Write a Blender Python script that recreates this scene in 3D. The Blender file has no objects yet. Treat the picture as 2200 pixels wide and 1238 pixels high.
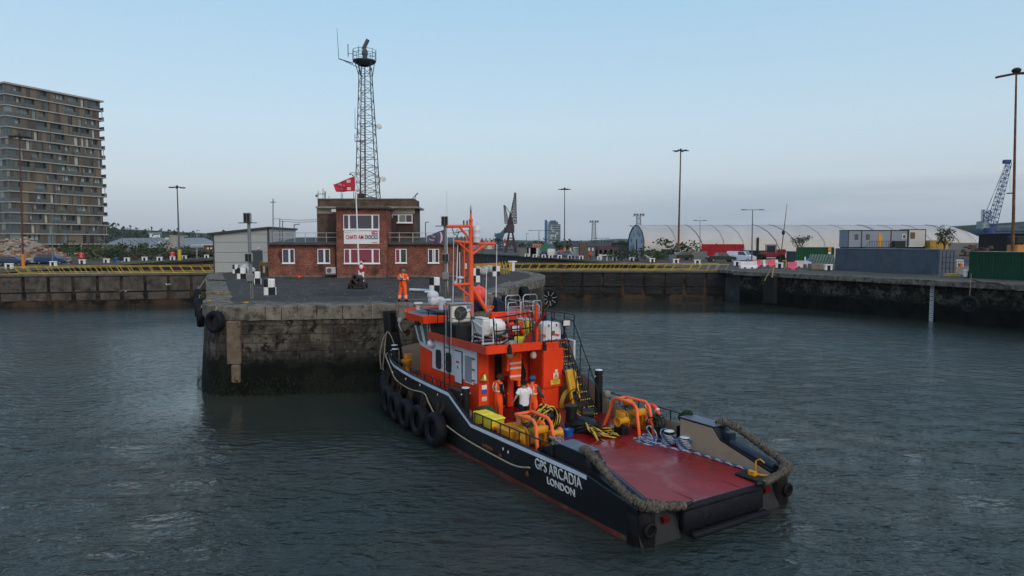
import bpy, math, random
import numpy as np
from mathutils import Vector, Matrix
from mathutils.geometry import tessellate_polygon
R = math.radians
random.seed(7)
sc = bpy.context.scene
C = sc.collection
# ------------------------------------------------------------------ camera
CAM_H, FPX = 7.4, 1467.0
PITCH = math.atan(97 / FPX)
cam_d = bpy.data.cameras.new('camera'); cam = bpy.data.objects.new('camera', cam_d); C.objects.link(cam)
cam_d.sensor_width = 36; cam_d.lens = FPX / 2200 * 36; cam_d.clip_start = 0.1; cam_d.clip_end = 20000
cam.location = (0, 0, CAM_H); cam.rotation_euler = (R(90) - PITCH, 0, 0)
sc.camera = cam
# ------------------------------------------------------------------ render look
sc.render.engine = 'CYCLES'
sc.cycles.use_denoising = True
sc.cycles.max_bounces = 6; sc.cycles.diffuse_bounces = 3; sc.cycles.glossy_bounces = 3
sc.cycles.transmission_bounces = 4; sc.cycles.volume_bounces = 0; sc.cycles.transparent_max_bounces = 8
sc.cycles.caustics_reflective = False; sc.cycles.caustics_refractive = False
sc.cycles.sample_clamp_indirect = 4
vs = sc.view_settings
vs.view_transform = 'Standard'; vs.look = 'None'; vs.gamma = 1; vs.exposure = 0.40; vs.use_curve_mapping = False
# ------------------------------------------------------------------ world: low sun behind the camera, dusk sky in front
SUN_EL, SUN_AZ = R(34), R(150)          # azimuth clockwise from +Y
w = bpy.data.worlds.new('World'); sc.world = w; w.use_nodes = True
nt = w.node_tree; nt.nodes.clear(); N = nt.nodes.new; L = nt.links.new
out = N('ShaderNodeOutputWorld'); bg = N('ShaderNodeBackground'); L(bg.outputs[0], out.inputs[0])
sky = N('ShaderNodeTexSky'); sky.sky_type = 'NISHITA'; sky.sun_disc = False
sky.sun_elevation = SUN_EL; sky.sun_rotation = SUN_AZ; sky.air_density = 1.2; sky.dust_density = 1.5; sky.ozone_density = 1.5
tc = N('ShaderNodeTexCoord'); sep = N('ShaderNodeSeparateXYZ'); L(tc.outputs['Generated'], sep.inputs[0])
ramp = N('ShaderNodeValToRGB'); L(sep.outputs['Z'], ramp.inputs[0])
el = ramp.color_ramp.elements
SKYK = 10.0
cols = [(0.0, (.31, .365, .44)), (0.03, (.36, .415, .49)), (0.08, (.46, .52, .58)), (0.16, (.455, .575, .665)), (0.34, (.325, .53, .685)), (0.62, (.26, .44, .66)), (1.0, (.19, .34, .58))]
el[0].position = cols[0][0]; el[0].color = (*cols[0][1], 1); el[1].position = 1; el[1].color = (*cols[-1][1], 1)
for p, c in cols[1:-1]:
    e = el.new(p); e.color = (*c, 1)
# thin flat cloud bank low on the right
mp = N('ShaderNodeMapping'); mp.inputs['Scale'].default_value = (1.6, 1.6, 26); L(tc.outputs['Generated'], mp.inputs[0])
nz = N('ShaderNodeTexNoise'); nz.inputs['Scale'].default_value = 1.4; nz.inputs['Detail'].default_value = 5; L(mp.outputs[0], nz.inputs[0])
band = N('ShaderNodeMapRange'); band.interpolation_type = 'SMOOTHSTEP'; L(sep.outputs['Z'], band.inputs[0])
band.inputs['From Min'].default_value = .11; band.inputs['From Max'].default_value = .03
xr = N('ShaderNodeMapRange'); xr.interpolation_type = 'SMOOTHSTEP'; L(sep.outputs['X'], xr.inputs[0])
xr.inputs['From Min'].default_value = -.25; xr.inputs['From Max'].default_value = .35
nr = N('ShaderNodeMapRange'); L(nz.outputs[0], nr.inputs[0]); nr.inputs['From Min'].default_value = .44; nr.inputs['From Max'].default_value = .56
def mth(op, a, b):
    m = N('ShaderNodeMath'); m.operation = op
    for i, v in enumerate((a, b)):
        if isinstance(v, (int, float)): m.inputs[i].default_value = v
        else: L(v, m.inputs[i])
    return m.outputs[0]
cl = mth('MULTIPLY', mth('MULTIPLY', band.outputs[0], xr.outputs[0]), mth('ADD', mth('MULTIPLY', nr.outputs[0], .75), .25))
mixc = N('ShaderNodeMix'); mixc.data_type = 'RGBA'; L(cl, mixc.inputs[0]); L(ramp.outputs[0], mixc.inputs[6]); mixc.inputs[7].default_value = (.27, .335, .43, 1)
# the side of the sky where the sun is: brighter and warmer
dt = N('ShaderNodeVectorMath'); dt.operation = 'DOT_PRODUCT'; L(tc.outputs['Generated'], dt.inputs[0]); dt.inputs[1].default_value = (-math.sin(SUN_AZ), -math.cos(SUN_AZ), 0)
back = N('ShaderNodeMapRange'); back.interpolation_type = 'SMOOTHSTEP'; L(dt.outputs['Value'], back.inputs[0])
back.inputs['From Min'].default_value = .1; back.inputs['From Max'].default_value = -.9
mixb = N('ShaderNodeMix'); mixb.data_type = 'RGBA'; L(back.outputs[0], mixb.inputs[0]); L(mixc.outputs[2], mixb.inputs[6]); mixb.inputs[7].default_value = (.80, .78, .79, 1)
sc_ = N('ShaderNodeVectorMath'); sc_.operation = 'SCALE'; L(mixb.outputs[2], sc_.inputs[0]); sc_.inputs['Scale'].default_value = SKYK
mixn = N('ShaderNodeMix'); mixn.data_type = 'RGBA'; mixn.inputs[0].default_value = .8; L(sky.outputs[0], mixn.inputs[6]); L(sc_.outputs[0], mixn.inputs[7])
L(mixn.outputs[2], bg.inputs[0]); bg.inputs[1].default_value = .1
sl = bpy.data.lights.new('sun', 'SUN'); sl.energy = .8; sl.angle = R(28); sl.color = (1, .90, .80)
so = bpy.data.objects.new('sun', sl); C.objects.link(so)
sd = Vector((math.sin(SUN_AZ) * math.cos(SUN_EL), math.cos(SUN_AZ) * math.cos(SUN_EL), math.sin(SUN_EL)))
so.rotation_euler = sd.to_track_quat('Z', 'Y').to_euler(); so.location = sd * 50 + Vector((0, 0, 20))

# ------------------------------------------------------------------ measured positions
def _ray(px, py):
    u = (px - 1100) / FPX; v = (619 - py) / FPX
    return Vector((u, math.cos(PITCH) + v * math.sin(PITCH), -math.sin(PITCH) + v * math.cos(PITCH)))
def G(px, py, z=3.9):
    d = _ray(px, py); t = (z - CAM_H) / d.z; return Vector((d.x * t, d.y * t, z))
def V(px, py, Y):
    d = _ray(px, py); t = Y / d.y; return Vector((d.x * t, Y, CAM_H + d.z * t))

# ------------------------------------------------------------------ materials
_M = {}
def pm(name, col, rough=.6, metal=0., var=.12, scale=2.5, bump=0., bscale=12., col2=None, c2=.5, c2s=1.5, c2w=.12, spec=None, coat=0., stretch=None, emit=0):
    """paint / stone / cloth: base colour with soft variation, optional patches of a second colour, optional bump"""
    if name in _M: return _M[name]
    if spec is None: spec = .5 if rough < .3 else (.3 if rough < .55 else .14)
    m = bpy.data.materials.new(name); m.use_nodes = True; t = m.node_tree; b = t.nodes['Principled BSDF']
    N = t.nodes.new; L = t.links.new
    tc = N('ShaderNodeTexCoord'); src = tc.outputs['Object']
    if stretch:
        mp = N('ShaderNodeMapping'); mp.inputs['Scale'].default_value = stretch; L(src, mp.inputs[0]); src = mp.outputs[0]
    n = N('ShaderNodeTexNoise'); n.inputs['Scale'].default_value = scale; n.inputs['Detail'].default_value = 6; n.inputs['Roughness'].default_value = .6; L(src, n.inputs[0])
    mr = N('ShaderNodeMapRange'); L(n.outputs[0], mr.inputs[0]); mr.inputs['From Min'].default_value = .3; mr.inputs['From Max'].default_value = .7
    mr.inputs['To Min'].default_value = 1 - var; mr.inputs['To Max'].default_value = 1 + var
    vm = N('ShaderNodeVectorMath'); vm.operation = 'SCALE'; vm.inputs[0].default_value = col; L(mr.outputs[0], vm.inputs['Scale'])
    o = vm.outputs[0]
    if col2:
        n2 = N('ShaderNodeTexNoise'); n2.inputs['Scale'].default_value = c2s; n2.inputs['Detail'].default_value = 8; n2.inputs['Roughness'].default_value = .65; L(src, n2.inputs[0])
        r2 = N('ShaderNodeMapRange'); L(n2.outputs[0], r2.inputs[0]); r2.inputs['From Min'].default_value = c2; r2.inputs['From Max'].default_value = c2 + c2w
        mx = N('ShaderNodeMix'); mx.data_type = 'RGBA'; L(r2.outputs[0], mx.inputs[0]); L(o, mx.inputs[6]); mx.inputs[7].default_value = (*col2, 1); o = mx.outputs[2]
    L(o, b.inputs['Base Color'])
    rr = N('ShaderNodeMapRange'); L(n.outputs[0], rr.inputs[0]); rr.inputs['To Min'].default_value = max(.03, rough - .12); rr.inputs['To Max'].default_value = min(1, rough + .12)
    L(rr.outputs[0], b.inputs['Roughness'])
    b.inputs['Metallic'].default_value = metal; b.inputs['Specular IOR Level'].default_value = spec; b.inputs['Coat Weight'].default_value = coat
    if emit:
        b.inputs['Emission Color'].default_value = (*col, 1); b.inputs['Emission Strength'].default_value = emit
    if bump:
        n3 = N('ShaderNodeTexNoise'); n3.inputs['Scale'].default_value = bscale; n3.inputs['Detail'].default_value = 6; L(src, n3.inputs[0])
        bp = N('ShaderNodeBump'); bp.inputs['Strength'].default_value = bump; bp.inputs['Distance'].default_value = .05; L(n3.outputs[0], bp.inputs['Height']); L(bp.outputs[0], b.inputs['Normal'])
    _M[name] = m; return m
def masonry(name, c1, c2, mortar, bw=.225, bh=.075, mort=.012, stain=None, st=.5, bump=.3):
    """brick or block courses on upright walls; runs along x+y, courses along z"""
    m = bpy.data.materials.new(name); m.use_nodes = True; t = m.node_tree; b = t.nodes['Principled BSDF']; N = t.nodes.new; L = t.links.new
    tc = N('ShaderNodeTexCoord'); s = N('ShaderNodeSeparateXYZ'); L(tc.outputs['Object'], s.inputs[0])
    a = N('ShaderNodeMath'); L(s.outputs[0], a.inputs[0]); L(s.outputs[1], a.inputs[1])
    cb = N('ShaderNodeCombineXYZ'); L(a.outputs[0], cb.inputs[0]); L(s.outputs[2], cb.inputs[1])
    br = N('ShaderNodeTexBrick'); L(cb.outputs[0], br.inputs[0]); br.inputs['Scale'].default_value = 1
    br.inputs['Color1'].default_value = (*c1, 1); br.inputs['Color2'].default_value = (*c2, 1); br.inputs['Mortar'].default_value = (*mortar, 1)
    br.inputs['Mortar Size'].default_value = mort; br.inputs['Brick Width'].default_value = bw; br.inputs['Row Height'].default_value = bh; br.inputs['Bias'].default_value = -.2
    n = N('ShaderNodeTexNoise'); n.inputs['Scale'].default_value = 1.2; n.inputs['Detail'].default_value = 8; L(tc.outputs['Object'], n.inputs[0])
    mr = N('ShaderNodeMapRange'); L(n.outputs[0], mr.inputs[0]); mr.inputs['From Min'].default_value = .3; mr.inputs['From Max'].default_value = .7; mr.inputs['To Min'].default_value = .62; mr.inputs['To Max'].default_value = 1.3
    vm = N('ShaderNodeVectorMath'); vm.operation = 'SCALE'; L(br.outputs[0], vm.inputs[0]); L(mr.outputs[0], vm.inputs['Scale']); o = vm.outputs[0]
    n5 = N('ShaderNodeTexNoise'); n5.inputs['Scale'].default_value = 10; n5.inputs['Detail'].default_value = 4; L(tc.outputs['Object'], n5.inputs[0]); m5 = N('ShaderNodeMapRange'); L(n5.outputs[0], m5.inputs[0]); m5.inputs['From Min'].default_value = .36; m5.inputs['From Max'].default_value = .64; m5.inputs['To Min'].default_value = .58; m5.inputs['To Max'].default_value = 1.45
    v5 = N('ShaderNodeVectorMath'); v5.operation = 'SCALE'; L(o, v5.inputs[0]); L(m5.outputs[0], v5.inputs['Scale']); o = v5.outputs[0]
    if stain:
        n2 = N('ShaderNodeTexNoise'); n2.inputs['Scale'].default_value = .8; n2.inputs['Detail'].default_value = 8; L(tc.outputs['Object'], n2.inputs[0])
        r2 = N('ShaderNodeMapRange'); L(n2.outputs[0], r2.inputs[0]); r2.inputs['From Min'].default_value = st; r2.inputs['From Max'].default_value = st + .12
        mx = N('ShaderNodeMix'); mx.data_type = 'RGBA'; L(r2.outputs[0], mx.inputs[0]); L(o, mx.inputs[6]); mx.inputs[7].default_value = (*stain, 1); o = mx.outputs[2]
    L(o, b.inputs['Base Color']); b.inputs['Roughness'].default_value = .9; b.inputs['Specular IOR Level'].default_value = .15
    bp = N('ShaderNodeBump'); bp.inputs['Strength'].default_value = bump; bp.inputs['Distance'].default_value = .02; L(br.outputs['Fac'], bp.inputs['Height']); bp.invert = True; L(bp.outputs[0], b.inputs['Normal'])
    return m
def glass(name, col=(.05, .07, .08), rough=.06):
    if name in _M: return _M[name]
    m = bpy.data.materials.new(name); m.use_nodes = True; b = m.node_tree.nodes['Principled BSDF']
    b.inputs['Base Color'].default_value = (*col, 1); b.inputs['Roughness'].default_value = rough; b.inputs['Specular IOR Level'].default_value = .5
    _M[name] = m; return m

# ------------------------------------------------------------------ mesh builder
class MB:
    def __init__(s): s.v = []; s.f = []; s.m = []; s.sm = []; s.cur = 0; s.xf = None
    def add(s, vs, fs, smooth=False):
        n = len(s.v)
        if s.xf is not None: vs = [s.xf @ Vector(v) for v in vs]
        s.v += [tuple(v) for v in vs]
        flip = s.xf is not None and s.xf.determinant() < 0
        for f in fs: s.f.append([i + n for i in (f[::-1] if flip else f)]); s.m.append(s.cur); s.sm.append(smooth)
        return s
    def box(s, c, d, rz=0, M=None, bev=0):
        hx, hy, hz = d[0] / 2, d[1] / 2, d[2] / 2
        T = Matrix.Translation(c) @ (M if M else Matrix.Rotation(rz, 4, 'Z'))
        if bev > 0:
            b = min(bev, hx * .9, hy * .9, hz * .9); vs = []; idx = {}
            for sx in (-1, 1):
                for sy in (-1, 1):
                    for sz in (-1, 1):
                        for k in range(3):
                            p = [sx * (hx - b), sy * (hy - b), sz * (hz - b)]; p[k] = (sx * hx, sy * hy, sz * hz)[k]
                            idx[(sx, sy, sz, k)] = len(vs); vs.append(T @ Vector(p))
            I = lambda *a: idx[a]; fs = []
            for q in (-1, 1):
                for k, (a, b_) in enumerate(((1, 2), (2, 0), (0, 1))):
                    def S(u, v_):
                        t = [0, 0, 0]; t[k] = q; t[a] = u; t[b_] = v_; return tuple(t)
                    f = [I(*S(-1, -1), k), I(*S(1, -1), k), I(*S(1, 1), k), I(*S(-1, 1), k)]
                    fs.append(f if q > 0 else f[::-1])
            for k in range(3):
                a, b_ = (k + 1) % 3, (k + 2) % 3
                for u in (-1, 1):
                    for v_ in (-1, 1):
                        t0 = [0, 0, 0]; t0[k] = -1; t0[a] = u; t0[b_] = v_; t1 = list(t0); t1[k] = 1
                        f = [I(*t0, a), I(*t1, a), I(*t1, b_), I(*t0, b_)]; fs.append(f if u * v_ < 0 else f[::-1])
            for sx in (-1, 1):
                for sy in (-1, 1):
                    for sz in (-1, 1):
                        f = [I(sx, sy, sz, k) for k in range(3)]; fs.append(f if sx * sy * sz > 0 else f[::-1])
            return s.add(vs, fs)
        vs = [T @ Vector((x, y, z)) for x in (-hx, hx) for y in (-hy, hy) for z in (-hz, hz)]
        return s.add(vs, [(0, 1, 3, 2), (4, 6, 7, 5), (0, 4, 5, 1), (2, 3, 7, 6), (0, 2, 6, 4), (1, 5, 7, 3)])
    def b2(s, p0, p1, bev=0):
        c = [(a + b) / 2 for a, b in zip(p0, p1)]; d = [abs(a - b) for a, b in zip(p0, p1)]; return s.box(c, d, bev=bev)
    def beam(s, a, b, wx, wy=None, up=(0, 0, 1)):
        a = Vector(a); b = Vector(b); d = b - a; l = d.length
        if l < 1e-6: return s
        z = d / l; u = Vector(up)
        if abs(z.dot(u)) > .98: u = Vector((0, 1, 0))
        x = z.cross(u).normalized(); y = z.cross(x)
        M = Matrix((x, y, z)).transposed().to_4x4(); return s.box((a + b) / 2, (wx, wy or wx, l), M=M)
    def tube(s, pts, r, n=8, closed=False, cap=True):
        pts = [Vector(p) for p in pts]; k = len(pts); rr = r if isinstance(r, (list, tuple)) else [r] * k
        vs = []; X = None
        for i, p in enumerate(pts):
            if closed: d = pts[(i + 1) % k] - pts[i - 1]
            else: d = pts[min(i + 1, k - 1)] - pts[max(i - 1, 0)]
            if d.length < 1e-9: d = Vector((0, 0, 1))
            d.normalize()
            if X is None:
                u = Vector((0, 0, 1)) if abs(d.z) < .9 else Vector((1, 0, 0)); X = d.cross(u).normalized()
            X = (X - d * X.dot(d)).normalized(); Y = d.cross(X)
            for j in range(n):
                a = 2 * math.pi * j / n; vs.append(p + (X * math.cos(a) + Y * math.sin(a)) * rr[i])
        fs = []
        for i in range(k if closed else k - 1):
            i2 = (i + 1) % k
            for j in range(n): fs.append((i * n + j, i * n + (j + 1) % n, i2 * n + (j + 1) % n, i2 * n + j))
        s.add(vs, fs, True)
        if cap and not closed:
            s.add(vs[:n], [tuple(range(n))[::-1]]); s.add(vs[-n:], [tuple(range(n))])
        return s
    def cyl(s, a, b, r, r2=None, n=12): return s.tube([a, b], [r, r if r2 is None else r2], n)
    def lathe(s, c, prof, n=16, ax='Z', M=None, close=False):
        """prof: (r, h) pairs along the axis"""
        T = Matrix.Translation(c) @ (M if M else {'Z': Matrix.Identity(4), 'X': Matrix.Rotation(R(90), 4, 'Y'), 'Y': Matrix.Rotation(R(-90), 4, 'X')}[ax])
        vs = [T @ Vector((r * math.cos(2 * math.pi * j / n), r * math.sin(2 * math.pi * j / n), h)) for r, h in prof for j in range(n)]
        k = len(prof); fs = [(i * n + j, i * n + (j + 1) % n, ((i + 1) % k) * n + (j + 1) % n, ((i + 1) % k) * n + j) for i in range(k if close else k - 1) for j in range(n)]
        return s.add(vs, fs, True)
    def torus(s, c, R0, r, n=24, m=10, M=None, sx=1.0):
        return s.lathe(c, [(R0 + r * math.cos(a), r * sx * math.sin(a)) for a in [2 * math.pi * i / m for i in range(m)]], n, M=M, close=True)
    def ball(s, c, r, n=12, m=8, sc3=(1, 1, 1), M=None):
        T = Matrix.Translation(c) @ (M or Matrix.Identity(4))
        vs = []; fs = []
        for i in range(m + 1):
            a = math.pi * i / m
            for j in range(n):
                b = 2 * math.pi * j / n; vs.append(T @ Vector((r * sc3[0] * math.sin(a) * math.cos(b), r * sc3[1] * math.sin(a) * math.sin(b), r * sc3[2] * -math.cos(a))))
        for i in range(m):
            for j in range(n): fs.append((i * n + j, i * n + (j + 1) % n, (i + 1) * n + (j + 1) % n, (i + 1) * n + j))
        return s.add(vs, fs, True)
    def prism(s, poly, z0, z1, M=None, ztop=None):
        """upright prism over an xy outline; M maps it elsewhere; ztop: list of heights of the top ring"""
        n = len(poly); ar = sum(poly[i][0] * poly[(i + 1) % n][1] - poly[(i + 1) % n][0] * poly[i][1] for i in range(n))
        if ar < 0:
            poly = poly[::-1]; ztop = ztop[::-1] if ztop else None
        vs = [Vector((p[0], p[1], z0)) for p in poly] + [Vector((p[0], p[1], ztop[i] if ztop else z1)) for i, p in enumerate(poly)]
        if M: vs = [M @ v for v in vs]
        fs = [(i, (i + 1) % n, n + (i + 1) % n, n + i) for i in range(n)]
        if n <= 4: fs += [tuple(range(n))[::-1], tuple(range(n, 2 * n))]
        else:
            for t in tessellate_polygon([[Vector((p[0], p[1], 0)) for p in poly]]):
                a, b, c = (Vector((*poly[i][:2], 0)) for i in t)
                if (b - a).cross(c - a).z < 0: t = t[::-1]
                fs += [tuple(i + n for i in t), tuple(t)[::-1]]
        return s.add(vs, fs)
    def loft(s, rings, closed=True, cap=True, smooth=True):
        n = len(rings[0]); vs = [v for r in rings for v in r]; fs = []
        for i in range(len(rings) - 1):
            for j in range(n if closed else n - 1): fs.append((i * n + j, i * n + (j + 1) % n, (i + 1) * n + (j + 1) % n, (i + 1) * n + j))
        if cap and closed: fs += [tuple(range(n))[::-1], tuple((len(rings) - 1) * n + j for j in range(n))]
        return s.add(vs, fs, smooth)
    def quad(s, a, b, c, d): return s.add([a, b, c, d], [(0, 1, 2, 3)])
    def build(s, name, mats, parent=None, loc=None, rz=None):
        me = bpy.data.meshes.new(name); me.from_pydata(s.v, [], s.f); mats = mats if isinstance(mats, (list, tuple)) else [mats]
        for m in mats: me.materials.append(m)
        me.polygons.foreach_set('material_index', s.m); me.polygons.foreach_set('use_smooth', s.sm)
        me.validate(); me.update()
        if any(s.sm): me.set_sharp_from_angle(angle=R(50))
        o = bpy.data.objects.new(name, me); C.objects.link(o)
        if parent: o.parent = parent
        if loc is not None: o.location = loc
        if rz: o.rotation_euler.z = rz
        return o
def mb(): return MB()
def tag(o, label=None, cat=None, group=None, kind=None):
    if label: o['label'] = label
    if cat: o['category'] = cat
    if group: o['group'] = group
    if kind: o['kind'] = kind
    return o
def thing(name, label, cat, loc=(0, 0, 0), rz=0, group=None):
    o = bpy.data.objects.new(name, None); C.objects.link(o); o.location = loc; o.rotation_euler.z = rz; o.empty_display_size = .3
    return tag(o, label, cat, group)
_kids = {}
def dup(root, loc, rz, label=None, group=None, scale=None):
    r = root.copy(); C.objects.link(r); r.location = loc; r.rotation_euler.z = rz
    if label: r['label'] = label
    if group: r['group'] = group
    if scale: r.scale = (scale,) * 3
    for ch in [o for o in bpy.data.objects if o.parent is root]:
        c = ch.copy(); C.objects.link(c); c.parent = r
        for g in [o for o in bpy.data.objects if o.parent is ch]:
            d = g.copy(); C.objects.link(d); d.parent = c
    return r
def text_mesh(body, size, sx=1.0, depth=.01, bold=0.0):
    cu = bpy.data.curves.new('t', 'FONT'); cu.body = body; cu.size = size; cu.extrude = depth; cu.align_x = 'CENTER'; cu.align_y = 'CENTER'; cu.offset = bold
    o = bpy.data.objects.new('t', cu); C.objects.link(o); dg = bpy.context.evaluated_depsgraph_get(); dg.update()
    me = bpy.data.meshes.new_from_object(o.evaluated_get(dg)); bpy.data.objects.remove(o)
    for v in me.vertices: v.co.x *= sx
    return me
def text_part(name, body, size, M, mat, parent, sx=1.0, depth=.008, bold=0.0, mirror=False, width=None):
    me = text_mesh(body, size, sx, depth, bold)
    if width:
        xs = [v.co.x for v in me.vertices]; k = width / (max(xs) - min(xs))
        for v in me.vertices: v.co.x *= k
    for v in me.vertices:
        if mirror: v.co.x = -v.co.x
    if mirror: me.flip_normals()
    me.transform(M); me.materials.clear(); me.materials.append(mat)
    o = bpy.data.objects.new(name, me); C.objects.link(o); o.parent = parent; return o
def facing(p, out, up=(0, 0, 1)):
    """frame whose x runs to the right for a viewer looking at the face, y up, z out of the face"""
    z = Vector(out).normalized(); y = Vector(up); y = (y - z * y.dot(z)).normalized(); x = y.cross(z)
    return Matrix.Translation(p) @ Matrix((x, y, z)).transposed().to_4x4()
# ------------------------------------------------------------------ water
def water_mat():
    m = bpy.data.materials.new('dock_water'); m.use_nodes = True; t = m.node_tree; b = t.nodes['Principled BSDF']; N = t.nodes.new; L = t.links.new
    g = N('ShaderNodeNewGeometry'); pos = g.outputs['Position']
    b.inputs['IOR'].default_value = 1.33; b.inputs['Roughness'].default_value = .035
    def noise(scl, sx, sy, rot, det, rough=.5):
        mp = N('ShaderNodeMapping'); mp.inputs['Scale'].default_value = (sx, sy, 1); mp.inputs['Rotation'].default_value = (0, 0, R(rot)); L(pos, mp.inputs[0])
        n = N('ShaderNodeTexNoise'); n.inputs['Scale'].default_value = scl; n.inputs['Detail'].default_value = det; n.inputs['Roughness'].default_value = rough; L(mp.outputs[0], n.inputs[0]); return n.outputs[0]
    def math2(op, a, bb):
        k = N('ShaderNodeMath'); k.operation = op
        for i, v in enumerate((a, bb)):
            if isinstance(v, (int, float)): k.inputs[i].default_value = v
            else: L(v, k.inputs[i])
        return k.outputs[0]
    calm = N('ShaderNodeMapRange'); calm.interpolation_type = 'SMOOTHSTEP'; L(noise(.045, 1, .8, 20, 3), calm.inputs[0]); calm.inputs['From Min'].default_value = .36; calm.inputs['From Max'].default_value = .62
    calm.inputs['To Min'].default_value = .78; calm.inputs['To Max'].default_value = 1.12
    def lee(cx, cy, r0, r1, mn=.16):
        d = N('ShaderNodeVectorMath'); d.operation = 'DISTANCE'; L(pos, d.inputs[0]); d.inputs[1].default_value = (cx, cy, 0)
        r = N('ShaderNodeMapRange'); r.interpolation_type = 'SMOOTHSTEP'; L(d.outputs['Value'], r.inputs[0]); r.inputs['From Min'].default_value = r0; r.inputs['From Max'].default_value = r1; r.inputs['To Min'].default_value = mn; r.inputs['To Max'].default_value = 1; return r.outputs[0]
    shelter = math2('MULTIPLY', math2('MULTIPLY', lee(-8, 33.5, 6, 12), lee(14, 91, 18, 28)), math2('MULTIPLY', math2('MULTIPLY', lee(40, 92, 20, 30), lee(-48, 92, 14, 22)), math2('MULTIPLY', lee(-23, 50, 7, 20, .38), lee(-17, 34, 3, 11, .5))))
    rn = noise(1.7, .65, 1.35, 8, 3, .45); ridge = math2('SUBTRACT', 1.0, math2('ABSOLUTE', math2('MULTIPLY', math2('SUBTRACT', rn, .5), 2.0), 0))
    sw = math2('SUBTRACT', 1.16, lee(-6, 14, 12, 30))
    swell = noise(2.2, .8, 1.35, 12, 4, .5); fine = noise(7, .7, 1.4, -10, 3, .55); swirl = noise(.34, 1, 1.2, 40, 7, .60); mid = noise(.85, .75, 1.6, 4, 3, .5)
    h = math2('ADD', math2('ADD', math2('MULTIPLY', swell, .86), math2('MULTIPLY', fine, .20)), math2('ADD', math2('MULTIPLY', math2('MULTIPLY', swirl, .75), sw), math2('ADD', math2('MULTIPLY', mid, .15), math2('MULTIPLY', ridge, .42))))
    h = math2('MULTIPLY', math2('MULTIPLY', h, calm.outputs[0]), shelter)
    bp = N('ShaderNodeBump'); bp.inputs['Strength'].default_value = 1; bp.inputs['Distance'].default_value = .21; L(h, bp.inputs['Height']); L(bp.outputs[0], b.inputs['Normal'])
    # silty water: olive with browner clouds of stirred mud
    mud = N('ShaderNodeMapRange'); L(noise(.12, 1, 1, 0, 5, .6), mud.inputs[0]); mud.inputs['From Min'].default_value = .45; mud.inputs['From Max'].default_value = .7
    mx = N('ShaderNodeMix'); mx.data_type = 'RGBA'; L(mud.outputs[0], mx.inputs[0]); mx.inputs[6].default_value = (.021, .030, .026, 1); mx.inputs[7].default_value = (.042, .042, .030, 1)
    # a little froth churned up round the stern and in the lee of the hull
    fo = N('ShaderNodeMapRange'); L(noise(2.6, 1, 1.2, 30, 8, .72), fo.inputs[0]); fo.inputs['From Min'].default_value = .63; fo.inputs['From Max'].default_value = .70
    near_ = math2('SUBTRACT', 1.0, lee(9.5, 14.5, 1, 7)); far_ = math2('SUBTRACT', 1.0, lee(0.5, 13.0, 1, 6))
    fm = math2('MULTIPLY', fo.outputs[0], math2('ADD', math2('MULTIPLY', near_, .8), math2('MULTIPLY', far_, .35)))
    mf = N('ShaderNodeMix'); mf.data_type = 'RGBA'; L(fm, mf.inputs[0]); L(mx.outputs[2], mf.inputs[6]); mf.inputs[7].default_value = (.30, .32, .30, 1); L(mf.outputs[2], b.inputs['Base Color'])
    rf = N('ShaderNodeMapRange'); L(fm, rf.inputs[0]); rf.inputs['To Min'].default_value = .035; rf.inputs['To Max'].default_value = .7; L(rf.outputs[0], b.inputs['Roughness'])
    return m
WATER = water_mat()
def water():
    x0, x1, y0, y1, st = -48, 52, 4, 82, .25
    xs = np.arange(x0, x1 + .01, st); ys = np.arange(y0, y1 + .01, st); X, Y = np.meshgrid(xs, ys); Z = np.zeros_like(X)
    rg = np.random.RandomState(3)
    for i in range(26):
        wl = rg.uniform(.8, 3.2); th = rg.normal(R(78), .45); k = 2 * math.pi / wl; a = .0028 * wl ** .7
        wob = .8 * np.sin(X * rg.uniform(.05, .25) + Y * rg.uniform(.05, .25) + rg.uniform(0, 6))
        Z += a * np.sin(k * (X * math.cos(th) + Y * math.sin(th)) + rg.uniform(0, 6.28) + wob)
    fade = np.minimum.reduce([np.clip((X - x0) / 4, 0, 1), np.clip((x1 - X) / 4, 0, 1), np.clip((Y - y0) / 3, 0, 1), np.clip((y1 - Y) / 6, 0, 1)])
    sh = np.ones_like(X)
    for cx, cy, r0, r1 in ((-8, 33.5, 6, 12), (14, 91, 18, 28), (40, 92, 20, 30), (-48, 92, 14, 22)): sh *= .12 + .88 * np.clip((np.hypot(X - cx, Y - cy) - r0) / (r1 - r0), 0, 1)
    Z *= fade * sh * np.clip(1 - (Y - 22) / 12, .22, 1)
    ny, nx = X.shape; vs = np.stack([X.ravel(), Y.ravel(), Z.ravel()], 1)
    idx = np.arange(nx * ny).reshape(ny, nx); f = np.stack([idx[:-1, :-1].ravel(), idx[:-1, 1:].ravel(), idx[1:, 1:].ravel(), idx[1:, :-1].ravel()], 1)
    b = MB(); b.v = vs.tolist(); b.f = f.tolist(); b.m = [0] * len(b.f); b.sm = [True] * len(b.f)
    E_ = 900
    for r in ((-E_, x0, -300, E_), (x1, E_, -300, E_), (x0, x1, -300, y0), (x0, x1, y1, E_)):
        b.add([(r[0], r[2], 0), (r[1], r[2], 0), (r[1], r[3], 0), (r[0], r[3], 0)], [(0, 1, 2, 3)], True)
    o = b.build('water', WATER); o['kind'] = 'structure'
water()
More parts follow.
